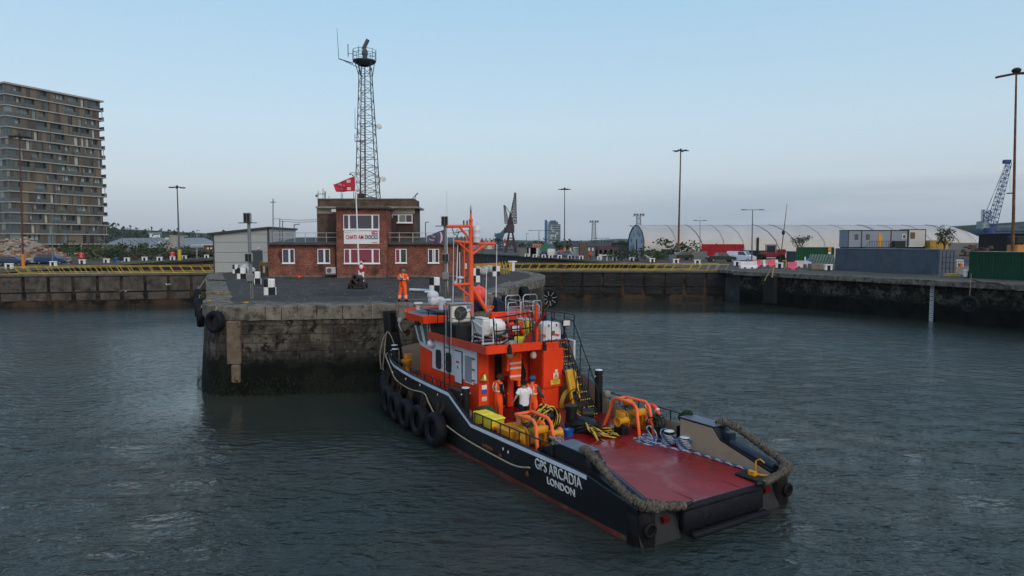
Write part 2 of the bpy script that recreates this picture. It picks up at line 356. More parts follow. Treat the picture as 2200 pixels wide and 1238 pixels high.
# ------------------------------------------------------------------ land
ASPH = pm('quay_ground', (.066, .063, .058), .9, var=.25, scale=.35, col2=(.10, .088, .062), c2=.52, c2s=.12, bump=.2, bscale=3)
GZ = 3.9
LOCK_L0 = G(4, 585); LOCK_L1 = G(444, 556)
LOCK_R0 = G(1590, 582); LOCK_R1 = G(1130, 549)
Q1 = G(2005, 601.5); Q2 = G(2200, 611)
land = [(-2500, LOCK_L0.y), LOCK_L0[:2], LOCK_L1[:2], (-80, 250), (-16, 250), LOCK_R1[:2], LOCK_R0[:2], Q1[:2], Q2[:2], (60, 20), (78, -20), (100, -300), (2500, -300), (2500, 3100), (-2500, 3100)]
def sheet(name, poly, z, mat, kind='structure'):
    b = mb(); P = [Vector((p[0], p[1], 0)) for p in poly]; tr = tessellate_polygon([P]); fs = []
    for t in tr:
        a, bb, c = (P[i] for i in t); fs.append(t if (bb - a).cross(c - a).z > 0 else t[::-1])
    b.add([(p.x, p.y, z) for p in P], fs); o = b.build(name, mat)
    if kind: o['kind'] = kind
    return o
sheet('ground', land, GZ, ASPH)
# hull-dark dock walls under the land edges
def dock_stone(name, top, upper, lower, tide, bw=1.2, bh=.45, fine=False):
    m = bpy.data.materials.new(name); m.use_nodes = True; t = m.node_tree; b = t.nodes['Principled BSDF']; N = t.nodes.new; L = t.links.new
    g = N('ShaderNodeNewGeometry'); s = N('ShaderNodeSeparateXYZ'); L(g.outputs['Position'], s.inputs[0])
    tc = N('ShaderNodeTexCoord'); uv = tc.outputs['UV']
    def noise(sc_, det=8, st=(1, 1, 1), rough=.62):
        mp = N('ShaderNodeMapping'); mp.inputs['Scale'].default_value = st; L(g.outputs['Position'], mp.inputs[0])
        n = N('ShaderNodeTexNoise'); n.inputs['Scale'].default_value = sc_; n.inputs['Detail'].default_value = det; n.inputs['Roughness'].default_value = rough; L(mp.outputs[0], n.inputs[0]); return n.outputs[0]
    def rng(v, a, c):
        r = N('ShaderNodeMapRange'); r.interpolation_type = 'SMOOTHSTEP'; L(v, r.inputs[0]); r.inputs['From Min'].default_value = a; r.inputs['From Max'].default_value = c; return r.outputs[0]
    def mix(f, a, c):
        x = N('ShaderNodeMix'); x.data_type = 'RGBA'; L(f, x.inputs[0])
        for i, v in ((6, a), (7, c)):
            if isinstance(v, tuple): x.inputs[i].default_value = (*v, 1)
            else: L(v, x.inputs[i])
        return x.outputs[2]
    br = N('ShaderNodeTexBrick'); L(uv, br.inputs[0]); br.inputs['Scale'].default_value = 1; br.inputs['Brick Width'].default_value = bw; br.inputs['Row Height'].default_value = bh
    br.inputs['Mortar Size'].default_value = .012 if fine else .02; br.inputs['Mortar Smooth'].default_value = .6; br.inputs['Color1'].default_value = (1.08,) * 3 + (1,); br.inputs['Color2'].default_value = (.88,) * 3 + (1,); br.inputs['Mortar'].default_value = (.68,) * 3 + (1,)
    big = noise(.7); med = noise(2.4); streak = noise(1.3, 6, (1.6, 1.6, .22)); fn = noise(9)
    c = mix(rng(big, .47, .58), upper, top); c = mix(rng(med, .50, .62), c, tuple(v * .3 for v in upper)); c = mix(rng(streak, .52, .64), c, tuple(v * .32 for v in top)); c = mix(rng(noise(5.5), .58, .66), c, tuple(v * 1.0 for v in top))
    pale = mix(rng(fn, .64, .72), c, tuple(min(1, v * 1.2) for v in top))
    zz = N('ShaderNodeMath'); zz.operation = 'ADD'; L(s.outputs[2], zz.inputs[0])
    nn = N('ShaderNodeMath'); nn.operation = 'MULTIPLY'; L(med, nn.inputs[0]); nn.inputs[1].default_value = 2.0; L(nn.outputs[0], zz.inputs[1])
    weed = mix(rng(big, .45, .58), lower, tuple(v * .35 for v in lower))
    c = mix(rng(zz.outputs[0], tide + 1.3, tide + .7), pale, weed)
    mu = N('ShaderNodeVectorMath'); mu.operation = 'MULTIPLY'; L(c, mu.inputs[0]); L(br.outputs[0], mu.inputs[1])
    L(mu.outputs[0], b.inputs['Base Color']); b.inputs['Roughness'].default_value = .9; b.inputs['Specular IOR Level'].default_value = .15
    ad = N('ShaderNodeMath'); ad.operation = 'ADD'; L(fn, ad.inputs[0]); L(br.outputs['Fac'], ad.inputs[1])
    sb_ = N('ShaderNodeMath'); sb_.operation = 'MULTIPLY_ADD'; L(br.outputs['Fac'], sb_.inputs[0]); sb_.inputs[1].default_value = -1; L(fn, sb_.inputs[2])
    bp = N('ShaderNodeBump'); bp.inputs['Strength'].default_value = .9; bp.inputs['Distance'].default_value = .06; L(sb_.outputs[0], bp.inputs['Height']); L(bp.outputs[0], b.inputs['Normal'])
    return m
def set_uv(o, fn):
    me = o.data; uv = me.uv_layers.new(name='uv')
    for lp in me.loops: uv.data[lp.index].uv = fn(me.vertices[lp.vertex_index].co)
def offset(path, d):
    """shift an open xy polyline sideways (to the right of travel) by d"""
    P = [Vector(p[:2]) for p in path]; out = []
    for i, p in enumerate(P):
        a = P[max(i - 1, 0)]; b = P[min(i + 1, len(P) - 1)]; n = Vector((b.y - a.y, a.x - b.x)).normalized(); out.append(p + n * d)
    return out
def wall_run(root, name, path, ztop, zbot, mat, batter=.0, inset=.0):
    """wall face along an open path; outside is to the right of travel"""
    P = offset(path, -inset); Q = offset(path, batter - inset); n = len(P); b = mb(); rows = 6; arc = [0]
    for i in range(1, n): arc.append(arc[-1] + (P[i] - P[i - 1]).length)
    vs = []; uvs = []
    for k in range(rows + 1):
        t = k / rows; z = ztop + (zbot - ztop) * t
        for i in range(n):
            p = P[i].lerp(Q[i], t); vs.append((p.x, p.y, z)); uvs.append((arc[i], z))
    fs = [(k * n + i, (k + 1) * n + i, (k + 1) * n + i + 1, k * n + i + 1) for k in range(rows) for i in range(n - 1)]
    b.add(vs, fs); o = b.build(name, mat, root); uv = o.data.uv_layers.new(name='uv')
    for lp in o.data.loops: uv.data[lp.index].uv = uvs[lp.vertex_index]
    return o
def coping_run(root, name, path, ztop, h, wdt, over, mat):
    A = offset(path, over); B = offset(path, over - wdt); b = mb(); n = len(A); J = []
    for i in range(n - 1):
        L_ = (A[i + 1] - A[i]).length; k = max(1, round(L_ / 1.7))
        for j in range(k):
            t0 = j / k + .012 / L_; t1 = (j + 1) / k - .012 / L_; jit = random.uniform(-.012, .012)
            a0, a1, b0, b1 = A[i].lerp(A[i + 1], t0), A[i].lerp(A[i + 1], t1), B[i].lerp(B[i + 1], t0), B[i].lerp(B[i + 1], t1)
            e = .04; n0 = (a0 - b0).normalized()
            pr = [(a0, a1, ztop - h), (a0, a1, ztop - e + jit), (a0 - n0 * e, a1 - n0 * e, ztop + jit), (b0, b1, ztop + jit), (b0, b1, ztop - h)]
            jj = lambda: random.uniform(-.022, .022) if wdt > 1.25 else 0
            vs = [(p[0][0] + jj(), p[0][1] + jj(), p[2] + jj()) for p in pr] + [(p[1][0] + jj(), p[1][1] + jj(), p[2] + jj()) for p in pr]
            b.add(vs, [(q, q + 5, (q + 1) % 5 + 5, (q + 1) % 5) for q in range(5)] + [(0, 1, 2, 3, 4), (9, 8, 7, 6, 5)])
    return b.build(name, mat, root)
STONE_DARK = dock_stone('dark_dock_wall', (.12, .108, .088), (.022, .021, .019), (.008, .010, .007), 1.7)
STONE_PIER = dock_stone('pier_wall', (.105, .093, .075), (.045, .041, .035), (.009, .012, .008), 1.75, 1.1, .42)
COPING = pm('granite_coping', (.165, .15, .125), .9, var=.35, scale=1.6, bump=.7, bscale=7, col2=(.065, .06, .052), c2=.48, c2s=2.2)
PAVE = pm('pier_asphalt', (.054, .050, .046), .9, var=.4, scale=.7, bump=.35, bscale=14, col2=(.10, .093, .082), c2=.56, c2s=2.4, c2w=.1, spec=.12)
rq = thing('quay_wall', 'long dark stained quay wall with pale stone coping on the right under the containers', 'quay wall', (LOCK_R0.x, LOCK_R0.y, 0))
def rel(root, path): return [(p[0] - root.location.x, p[1] - root.location.y) for p in path]
qp = rel(rq, [(100, -300), (78, -20), (60, 20), Q2[:2], Q1[:2], LOCK_R0[:2]])
wall_run(rq, 'wall_face', qp, GZ - .45, -2.5, STONE_DARK, .25); coping_run(rq, 'coping', qp[2:], GZ + .02, .5, 1.3, .12, COPING)
lw = thing('lock_wall', 'dark lock chamber wall behind the right hand gate beside the bollards', 'lock wall', (LOCK_R0.x, LOCK_R0.y, 0))
lp = rel(lw, [LOCK_R0[:2], LOCK_R1[:2], (-16, 250)])
LOCKST = pm('lock_masonry', (.05, .05, .052), .85, var=.35, scale=.6, col2=(.10, .10, .10), c2=.55, c2s=.5)
wall_run(lw, 'wall_face', lp, GZ - .3, -2.5, LOCKST); coping_run(lw, 'coping', lp, GZ + .02, .35, 1.2, .05, COPING)
lw2 = thing('lock_wall', 'lock chamber wall behind the left hand gate below the grass bank', 'lock wall', (LOCK_L1.x, LOCK_L1.y, 0))
lp = rel(lw2, [(-16, 250), (-80, 250), LOCK_L1[:2], LOCK_L0[:2], (-400, LOCK_L0.y)])
wall_run(lw2, 'wall_face', lp, GZ - .3, -2.5, LOCKST); coping_run(lw2, 'coping', lp[1:], GZ + .02, .35, 1.2, .05, COPING)
# ------------------------------------------------------------------ pier
PZ = 4.3
def arc_pts(pts, n=5):
    """Catmull-Rom through xy points"""
    P = [Vector(p[:2]) for p in pts]; P = [P[0]] + P + [P[-1]]; o = []
    for i in range(1, len(P) - 2):
        for k in range(n):
            t = k / n; a, b, c, d = P[i - 1:i + 3]; o.append(.5 * ((2 * b) + (c - a) * t + (2 * a - 5 * b + 4 * c - d) * t * t + (3 * b - a - 3 * c + d) * t ** 3))
    return o + [P[-2]]
left_side = [(-44, 175), (-31.5, 84), (-30.2, 68), (-24.5, 55), (-19.2, 43)]
nose = arc_pts([(-17.2, 38.6), (-16.0, 35.4), (-14.4, 33.3), (-12, 33.1), (-9.6, 33.5), (-5.8, 34.0), (-3.6, 34.7), (-2.3, 36.4)], 3)
right_side = [(-1.0, 40.5), (.5, 51.2)]
knuckle = arc_pts([(.65, 52.5), (1.3, 54.2), (2.3, 57.5), (2.9, 62), (2.7, 69), (-1, 84)], 2)
outline = [tuple(p[:2]) for p in left_side + nose + right_side + knuckle] + [(-24, 175)]
pier = thing('pier', 'stone pier head between the two locks carrying the brick dock office', 'pier', (-9, 34, 0))
ol = rel(pier, outline)
wall_run(pier, 'wall_face', ol, PZ - .62, -2.5, STONE_PIER, .45)
coping_run(pier, 'coping', ol[1:-1], PZ + .03, .68, 1.35, .1, COPING)
wall_run(pier, 'wall_face', ol[-1:] + ol[:1], PZ - .1, -2.5, LOCKST)
inner = offset(outline, -1.2)
sheet('pavement', [tuple(p) for p in inner], PZ, PAVE)
# concrete buttress strip, patched masonry and mooring ring on the nose of the pier
bt = mb(); p = V(505, 680, 33.1); bt.b2((p.x - .34 + 9, -1.22, 1.5), (p.x + .34 + 9, .3, 3.62), bev=.05); bt.b2((p.x - .12 + 9, -1.30, .6), (p.x + .30 + 9, .2, 1.5), bev=.06)
bt.build('buttress', pm('rough_concrete', (.15, .12, .085), .95, var=.3, scale=3, bump=.9, bscale=22, col2=(.06, .05, .04), c2=.56, c2s=2.5), pier)
bt = mb(); p = V(740, 700, 33.6); bt.torus((p.x + 9, -.62, p.z - .2), .2, .035, 20, 8, M=Matrix.Rotation(R(90), 4, 'X')); bt.build('mooring_ring', pm('rust', (.09, .045, .03), .9, var=.4), pier)
sheet('pavement', [(-14.6, 35.2), (-12.6, 34.5), (-9.5, 34.9), (-6.2, 35.4), (-6.9, 36.4), (-9.8, 36.0), (-12.4, 35.9), (-14.2, 37.0)], PZ + .004, pm('pale_paving', (.105, .10, .092), .9, var=.35, scale=.9, col2=(.05, .048, .046), c2=.5, c2s=1.3, bump=.3))
sheet('pavement', [(-6.5, 36.2), (-3.2, 36.6), (-2.4, 38.3), (-3.4, 39.2), (-6.0, 37.6)], PZ + .008, pm('pale_paving', (.1, .1, .1)))
sheet('pavement', [(-12, 40), (-8.5, 39.4), (-8.0, 43), (-11.6, 44.2)], PZ + .004, pm('tar_patch', (.030, .030, .031), .85, var=.2))
# loose grit on the pier and the fringe of weed at its foot
b = mb(); rg_ = random.Random(21)
for k in range(420):
    x, y = rg_.uniform(-17, -1), rg_.uniform(34.5, 60); x += (38 - y) * .25 if x < -9 else 0; q = rg_.uniform(.015, .05); b.box((x, y, PZ + q * .4), (q * 2, q, q * .8), rz=rg_.uniform(0, 3))
tag(b.build('grit', pm('grit_pale', (.16, .15, .13), .9, var=.5)), 'pale grit and chips scattered over the dark pier surface', 'grit', kind='stuff')
b = mb(); fr = offset(nose + [Vector(p) for p in right_side], .42)
for i in range(len(fr) - 1):
    for k in range(int((fr[i + 1] - fr[i]).length * 80)):
        p = fr[i].lerp(fr[i + 1], rg_.random()); h = rg_.random() ** 2 * 1.0; d = (fr[i + 1] - fr[i]).normalized(); n_ = Vector((d.y, -d.x)); o = p + n_ * (.02 - h * .09); wv, ln = rg_.uniform(.012, .035), rg_.uniform(.06, .2)
        b.add([(o.x - d.x * wv, o.y - d.y * wv, h), (o.x + d.x * wv, o.y + d.y * wv, h), (o.x + n_.x * .09, o.y + n_.y * .09, h - ln)], [(0, 1, 2)])
tag(b.build('seaweed', pm('weed_dark', (.012, .016, .008), .8, var=.6, scale=6)), 'dark weed fringing the foot of the pier wall at the waterline', 'seaweed', kind='stuff')
# ================================================================== THE TUG
# boat frame: x forward from the stern, s to starboard from the port side, z up; O is the port stern corner
BO = Vector((3.05, 16.15, 0)); BRZ = math.atan2(.85, -.527)
def BW(x, s, z): return Matrix.Translation(BO) @ Matrix.Rotation(BRZ, 4, 'Z') @ Vector((x, -s, z))
def bm():
    b = MB(); b.xf = Matrix.Diagonal((1, -1, 1, 1)); return b
BLACK = pm('black_hull_paint', (.0045, .005, .0065), .38, var=.35, scale=1.2, col2=(.028, .020, .015), c2=.60, c2s=2.6, c2w=.2, bump=.12, bscale=2.2, spec=.4, stretch=(1.3, 1.3, .3))
ORANGE = pm('orange_paint', (.74, .052, .012), .42, var=.14, scale=1.3, col2=(.34, .035, .015), c2=.60, c2s=3.2, c2w=.15, bump=.12, bscale=3, spec=.2, stretch=(1, 1, .45))
ORANGE2 = pm('shaded_orange_paint', (.50, .062, .035), .5, var=.16, scale=2, spec=.2)  # duller orange with the port coaming's shade put into the colour; hinges share it
WHITE = pm('white_paint', (.62, .63, .66), .4, var=.06, scale=2, col2=(.45, .40, .33), c2=.66, c2s=4, c2w=.08)
WHITE2 = pm('grubby_white_paint', (.60, .60, .58), .5, var=.1, scale=3, col2=(.30, .22, .15), c2=.62, c2s=5, c2w=.1)
BEIGE = pm('beige_paint', (.32, .265, .19), .5, var=.1, scale=1.5, col2=(.22, .13, .07), c2=.66, c2s=3.5, c2w=.06, bump=.05, bscale=3)
DECKM = pm('red_deck_paint', (.20, .009, .010), .24, var=.28, scale=.9, col2=(.10, .012, .011), c2=.56, c2s=1.7, c2w=.14, bump=.3, bscale=1.3, spec=.32)
BOOT = pm('boot_topping', (.13, .03, .028), .6, var=.3, scale=2, col2=(.10, .09, .07), c2=.55, c2s=3)
_b = DECKM.node_tree.nodes['Principled BSDF']; _n = DECKM.node_tree.nodes.new('ShaderNodeTexNoise'); _n.inputs['Scale'].default_value = .7; _n.inputs['Detail'].default_value = 5; _r = DECKM.node_tree.nodes.new('ShaderNodeMapRange'); _r.inputs['From Min'].default_value = .42; _r.inputs['From Max'].default_value = .56; _r.inputs['To Min'].default_value = .09; _r.inputs['To Max'].default_value = .42; _c = DECKM.node_tree.nodes.new('ShaderNodeTexCoord')
DECKM.node_tree.links.new(_c.outputs['Object'], _n.inputs[0]); DECKM.node_tree.links.new(_n.outputs[0], _r.inputs[0]); DECKM.node_tree.links.new(_r.outputs[0], _b.inputs['Roughness'])     # wet and dry plates
RUBBER = pm('black_rubber', (.008, .009, .013), .62, var=.3, scale=5, bump=.35, bscale=16, col2=(.024, .024, .026), c2=.58, c2s=4)
STEEL = pm('black_steel', (.008, .009, .010), .45, var=.3, scale=4)
STAIN = pm('stainless_tube', (.42, .42, .42), .3, metal=.85, var=.15)
GREY = pm('grey_deck_gear', (.10, .105, .115), .55, var=.2, scale=3)
YEL = pm('yellow_winch_paint', (.62, .27, .015), .4, var=.15, scale=3, col2=(.20, .09, .03), c2=.6, c2s=5)
YEL2 = pm('yellow_plastic', (.72, .60, .04), .45, var=.12, scale=4)
ROPEG = pm('old_manila', (.125, .112, .092), .95, var=.5, scale=14, bump=1, bscale=30, col2=(.04, .035, .028), c2=.54, c2s=9)
BLUEROPE_W = pm('white_rope', (.36, .38, .41), .85, var=.2, scale=10)
BLUEROPE_B = pm('blue_rope', (.05, .10, .24), .85, var=.2, scale=10)
GLASSD = glass('cabin_glass', (.035, .045, .05), .05)
GLASSG = glass('wheelhouse_glass', (.10, .15, .155), .04)

def rail_z(x):
    P = [(-.35, .93), (0, .96), (1.9, 1.28), (2.3, 1.3), (8.05, 1.3), (9.7, 2.05), (13, 2.12), (15.3, 2.2), (17, 2.36), (18.8, 2.5)]
    for (a, p), (b, q) in zip(P, P[1:]):
        if x <= b: return p + (q - p) * max(0, (x - a)) / (b - a)
    return P[-1][1]
HP = [(.0, .0), (.2, -.02), (1, -.06), (1.9, -.09), (2.35, -.11), (3.5, -.14), (5.5, -.2), (8.05, -.26), (8.9, -.27), (9.7, -.27), (11.5, -.27), (13, -.24), (14.2, -.18), (15.3, -.08), (16.2, .1), (17, .36), (17.6, .72), (18.1, 1.2), (18.5, 1.8), (18.72, 2.4), (18.78, 2.85)]
def hull_ring(fz, inset=0., rake=0.):
    """outline points aft-port, round the bow, to aft-starboard"""
    pts = [Vector((x, s, 0)) for x, s in HP]; o = []
    for i, p in enumerate(pts):
        a = pts[max(i - 1, 0)]; c = pts[min(i + 1, len(pts) - 1)]; d = (c - a).normalized()
        if i == len(pts) - 1: d = Vector((0, 1, 0))
        n = Vector((-d.y, d.x, 0))           # inward
        fl = max(0, (p.x - 12) / 6.8)
        q = p + n * (inset + rake * (.12 + fl ** 1.5)); o.append(Vector((q.x, q.y, fz(p.x))))
    return o + [Vector((q.x, 5.7 - q.y, q.z)) for q in reversed(o[:-1])]
boat = thing('tugboat', 'black hulled tug with orange and white wheelhouse and open red deck nosing at the pier', 'tugboat', BO, BRZ)
def bp(name, b, mat, parent=None): return b.build(name, mat, parent or boat)
# hull shell
b = bm()
DK = lambda x: .75 if x < 12 else .75 + (x - 12) * .06
rows = [hull_ring(lambda x: -1.2, 0, 1.5), hull_ring(lambda x: -.3, 0, .55), hull_ring(lambda x: .13, 0, .36), hull_ring(lambda x: .6, 0, .2), hull_ring(lambda x: .6 + (rail_z(x) - .6) * .5, 0, .08), hull_ring(lambda x: rail_z(x) - .15, 0, .015), hull_ring(lambda x: rail_z(x) - .03), hull_ring(rail_z, .02)]
n = len(rows[0]); base = 0
for k, (r0, r1) in enumerate(zip(rows, rows[1:])):
    b.cur = 1 if k < 2 else (2 if k == 5 else 0)
    fs = []
    for i in range(n - 1):
        if k == 5 and (r0[i].x < 1.85 or r0[i + 1].x < 1.85): b.cur = 0
        elif k == 5: b.cur = 2
        b.add([r0[i], r0[i + 1], r1[i + 1], r1[i]], [(0, 1, 2, 3)], k != 5)
b.cur = 0
# cap rail and inner bulwark
inn = hull_ring(rail_z, .13); foot = hull_ring(lambda x: DK(x) - .02, .16)
for i in range(n - 1):
    b.cur = 0; b.add([rows[-1][i], rows[-1][i + 1], inn[i + 1], inn[i]], [(0, 1, 2, 3)])
    b.cur = 3; b.add([inn[i], inn[i + 1], foot[i + 1], foot[i]], [(0, 1, 2, 3)])
b.cur = 0
HULLM = [BLACK, BOOT, pm('stripe_white', (.60, .65, .74), .45, var=.1), BEIGE]
hull = bp('hull', b, HULLM)
# merge doubled seam points so that the plating shades as one surface
import bmesh
g = bmesh.new(); g.from_mesh(hull.data); bmesh.ops.remove_doubles(g, verts=g.verts, dist=1e-4); g.to_mesh(hull.data); g.free()
hull.data.set_sharp_from_angle(angle=R(28))
# stern
b = bm()
b.b2((.02, .0, -1), (.2, 5.7, .10)); b.b2((.0, 1.35, -.5), (.12, 4.35, .74))
for s0, s1 in ((.02, 1.35), (4.35, 5.68)):
    b.add([(-.12, s0, -.02), (-.12, s1, -.02), (.14, s1, .74), (.14, s0, .74)], [(0, 3, 2, 1)]); b.add([(-.12, s0, -.02), (-.12, s1, -.02), (.1, s1, -.6), (.1, s0, -.6)], [(0, 1, 2, 3)])
bp('transom', b, pm('dark_grey_steel', (.014, .015, .018), .45, var=.3, scale=3, col2=(.07, .06, .05), c2=.6, c2s=4))
b = bm(); b.b2((-.20, 1.38, .12), (.02, 4.42, .68), bev=.04); b.b2((-.40, 1.55, -.04), (-.18, 4.45, .13), bev=.05); b.cyl((-.10, 1.34, .70), (-.10, 4.46, .70), .10, n=12); bp('stern_fender', b, RUBBER)
for s0, sg in ((.30, 1), (5.40, -1)):
    b = bm(); b.lathe((.13, s0, -.5), [(.30, 0), (.30, .9), (.28, 1.26), (.22, 1.36), (.0, 1.38)], 18); b.torus((-.19, s0 - .06 * sg, .44), .15, .05, 20, 8, M=Matrix.Rotation(R(90), 4, 'Y')); b.box((.22, s0 - .02 * sg, .2), (.5, .60, 1.3), bev=.1)
    o = bp('corner_post', b, pm('worn_black', (.007, .007, .008), .6, var=.4, scale=3, bump=.5, bscale=8, col2=(.05, .045, .04), c2=.62, c2s=3.5))
    b = bm(); b.cyl((-.195, s0 - .06 * sg, .44), (-.1, s0 - .06 * sg, .44), .15, n=18); bp('fairlead', b, pm('hole_black', (.003, .003, .003), .9))
    b = bm(); b.box((.0, s0 + sg * .62, .50), (.10, .2, .14), M=Matrix.Rotation(R(-20), 4, 'Y')); bp('tow_pin_pad', b, pm('red_pad', (.11, .008, .010), .6))
# deck
b = bm(); ring = hull_ring(DK, .14); P = [(p.x, p.y) for p in ring]; P = [(-.02, .2)] + P[1:-1] + [(-.02, 5.5)]
tr = tessellate_polygon([[Vector((p[0], p[1], 0)) for p in P]]); b.add([(p[0], p[1], DK(p[0])) for p in P], [t if (Vector((*P[t[1]], 0)) - Vector((*P[t[0]], 0))).cross(Vector((*P[t[2]], 0)) - Vector((*P[t[0]], 0))).z > 0 else t[::-1] for t in tr])
bp('deck', b, DECKM)
for x, s_ in ((2.6, 2.9), (2.3, 3.1)): b = bm(); b.box((x, s_, .757), (.13, .06, .01)); bp('deck_socket', b, STEEL)
for x0, y0, x1, y1 in ((.1, 2.0, 7.6, 2.0), (.1, 3.75, 7.6, 3.75), (2.1, .7, 2.1, 5.0), (4.4, .5, 4.4, 4.4), (6.7, .9, 6.7, 4.2)): b = bm(); b.beam((x0, y0, .752), (x1, y1, .752), .012, .03); bp('deck_seam', b, DECKM)
for x in (2.0, 4.6, 7.2, 9.8, 12.4): b = bm(); s_ = float(np.interp(x, [p[0] for p in HP], [p[1] for p in HP])); b.beam((x, s_ + .18, .2), (x, s_ + .02, float(rail_z(x)) - .18), .012, .03); bp('plate_seam', b, BLACK)
# heavy after bulwark boxes with beige inner face, sloping down to the stern
def aft_box(sg):
    S = lambda s: s if sg > 0 else 5.7 - s
    nm = []
    prof = [(4.5, .74), (4.4, 1.33), (3.3, 1.70), (2.25, 1.72), (1.95, 1.40), (.12, .94), (.05, .3)] if sg > 0 else [(3.62, .74), (3.62, 1.55), (3.60, 1.72), (2.25, 1.72), (1.95, 1.40), (.12, .94), (.05, .3)]
    b = bm(); s0, s1 = S(.03), S(.60)
    b.add([(x, s0, z + .012) for x, z in prof] + [(x, s1, z + .012) for x, z in prof], [tuple(range(7)), tuple(range(7, 14))[::-1]] + [(i, (i + 1) % 7, (i + 1) % 7 + 7, i + 7) for i in range(7)])
    bp('bulwark_box', b, BLACK)
    b = bm(); b.add([(x, S(.603), z) for x, z in [(3.60, .75), (3.60, 1.69), (2.27, 1.69), (1.97, 1.37), (.12, .89), (.06, .4)]] + [(x, S(.615), z) for x, z in [(3.60, .75), (3.60, 1.69), (2.27, 1.69), (1.97, 1.37), (.12, .89), (.06, .4)]], [tuple(range(6)), tuple(range(6, 12))[::-1]] + [(i, (i + 1) % 6, (i + 1) % 6 + 6, i + 6) for i in range(6)])
    bp('inner_plate', b, BEIGE)
    b = bm(); b.b2((2.2, S(.01), 1.735), (3.4 if sg > 0 else 3.63, S(.62), 1.76), bev=.01); bp('box_top', b, pm('blue_grey_deck', (.075, .095, .13), .4, var=.3, scale=3))
    # bar with old rope wound round it, bent inboard at the stern
    pts = [(2.45, .20, 1.72), (2.2, .12, 1.83), (1.75, .05, 1.72), (1.0, -.02, 1.42), (.3, -.02, 1.16), (-.04, .10, 1.07), (-.18, .42, 1.0), (-.22, 1.35, .84)]
    pts = [(x, S(s), z) for x, s, z in pts]
    b = bm(); fine = []
    for a, c in zip(pts, pts[1:]):
        for k in range(14): fine.append(Vector(a).lerp(Vector(c), k / 14))
    fine.append(Vector(pts[-1])); rr = [.098 + .016 * math.sin(i * 1.9) + random.uniform(-.008, .012) + (.05 if 72 < i < 84 else 0) for i in range(len(fine))]
    b.tube(fine, rr, 10)
    # loose turns of the lashing
    for i in range(1, len(fine) - 2, 1):
        p = fine[i]; d = (fine[i + 1] - fine[i - 1]).normalized(); tilt = Vector((random.uniform(-.3, .3), random.uniform(-.3, .3), random.uniform(-.3, .3))); z = (d + tilt).normalized(); M = z.to_track_quat('Z', 'Y').to_matrix().to_4x4()
        b.torus(p, rr[i] + .002, .017, 12, 5, M=M)
    o = bp('rope_fender', b, ROPEG)
    b = bm(); a = Vector(pts[-1]); b.cyl(a, a + Vector((-.02, .28 if sg < 0 else -.28, -.03)) * -1, .05, n=8); bp('fender_bar_end', b, STEEL, o)
    b = bm(); b.cyl((1.7, S(.40), 1.36), (.2, S(.36), 1.0), .10, n=12); b.beam((1.9, S(.30), 1.6), (1.9, S(.30), 1.35), .4, .2); bp('stern_roller_bar', b, pm('blue_black_steel', (.018, .024, .04), .3, var=.3))
for sg in (1, -1): aft_box(sg)
# open rails standing on the low bulwarks
def rail(name, pts, n_post, h, r=.022, mat=STEEL, mid=False):
    b = bm(); top = [Vector(p) + Vector((0, 0, h)) for p in pts]
    b.tube([Vector(pts[0])] + top + [Vector(pts[-1])], r, 6)
    L_ = [0]
    for a, c in zip(pts, pts[1:]): L_.append(L_[-1] + (Vector(c) - Vector(a)).length)
    for k in range(1, n_post):
        d = L_[-1] * k / n_post
        for i in range(len(pts) - 1):
            if L_[i] <= d <= L_[i + 1]:
                p = Vector(pts[i]).lerp(Vector(pts[i + 1]), (d - L_[i]) / (L_[i + 1] - L_[i])); b.cyl(p, p + Vector((0, 0, h)), r, n=6); break
    if mid: b.tube([Vector(p) + Vector((0, 0, h * .5)) for p in pts], r * .8, 6)
    return bp(name, b, mat)
for S in (lambda s: s, lambda s: 5.7 - s):
    rail('bulwark_rail', [(8.0, S(-.12), 1.3), (5.5, S(-.08), 1.3), (3.6, S(-.02), 1.3)], 8, .34)
    rail('bulwark_rail', [(16.4, S(.28), 2.25), (15.3, S(.05), 2.15), (13, S(-.1), 2.08), (9.9, S(-.13), 2.02)], 9, .22)
    b = bm()
    for x in (4.2, 5.6, 7.0, 7.9): b = bm(); b.box((x, S(.06), 1.0), (.05, .16, .5)); bp('bulwark_stay', b, STEEL)
# side markings: ship's name, load line figures, scuffs
LET = pm('letter_white', (.68, .70, .72), .5, var=.05)
def on_side(x, z, s=-.11): return facing((x, -s, z), (-.035, 1, -.12))
text_part('name_lettering', 'GPS ARCADIA', .46, on_side(3.14, .96, -.155), LET, boat, width=2.12)
text_part('port_lettering', 'LONDON', .30, on_side(3.02, .60, -.120), LET, boat, width=1.25, bold=.004)
b = bm()
for x, z in ((15, 1.9), (13.6, 1.85), (12.2, 1.85), (10.6, 1.78), (5.9, .95), (5.6, .93)): b = bm(); b.ball((x, -.262, z), .045, 8, 6, (1, .3, 1.2)); bp('drain_hole', b, WHITE2)
for x, z, w_, h_, m_ in ((10.9, 1.25, .5, .26, 'red'), (7.0, .72, .75, .16, 'rust'), (6.15, .66, .22, .12, 'red'), (13.3, 1.3, .22, .4, 'rust'), (4.6, .52, .16, .2, 'rust')):
    b = bm(); b.lathe((x, -.22 if x < 8 else -.20, z), [(0, -.02), (w_ / 2, -.01), (w_ / 2 * .8, .012), (0, .016)], 11, M=Matrix.Rotation(R(90), 4, 'X') @ Matrix.Diagonal((1, h_ / w_, 1, 1)))
    bp('paint_scuff', b, pm('red_scuff', (.20, .03, .03), .7, var=.5, scale=9) if m_ == 'red' else pm('rust_scuff', (.16, .045, .02), .85, var=.6, scale=10))
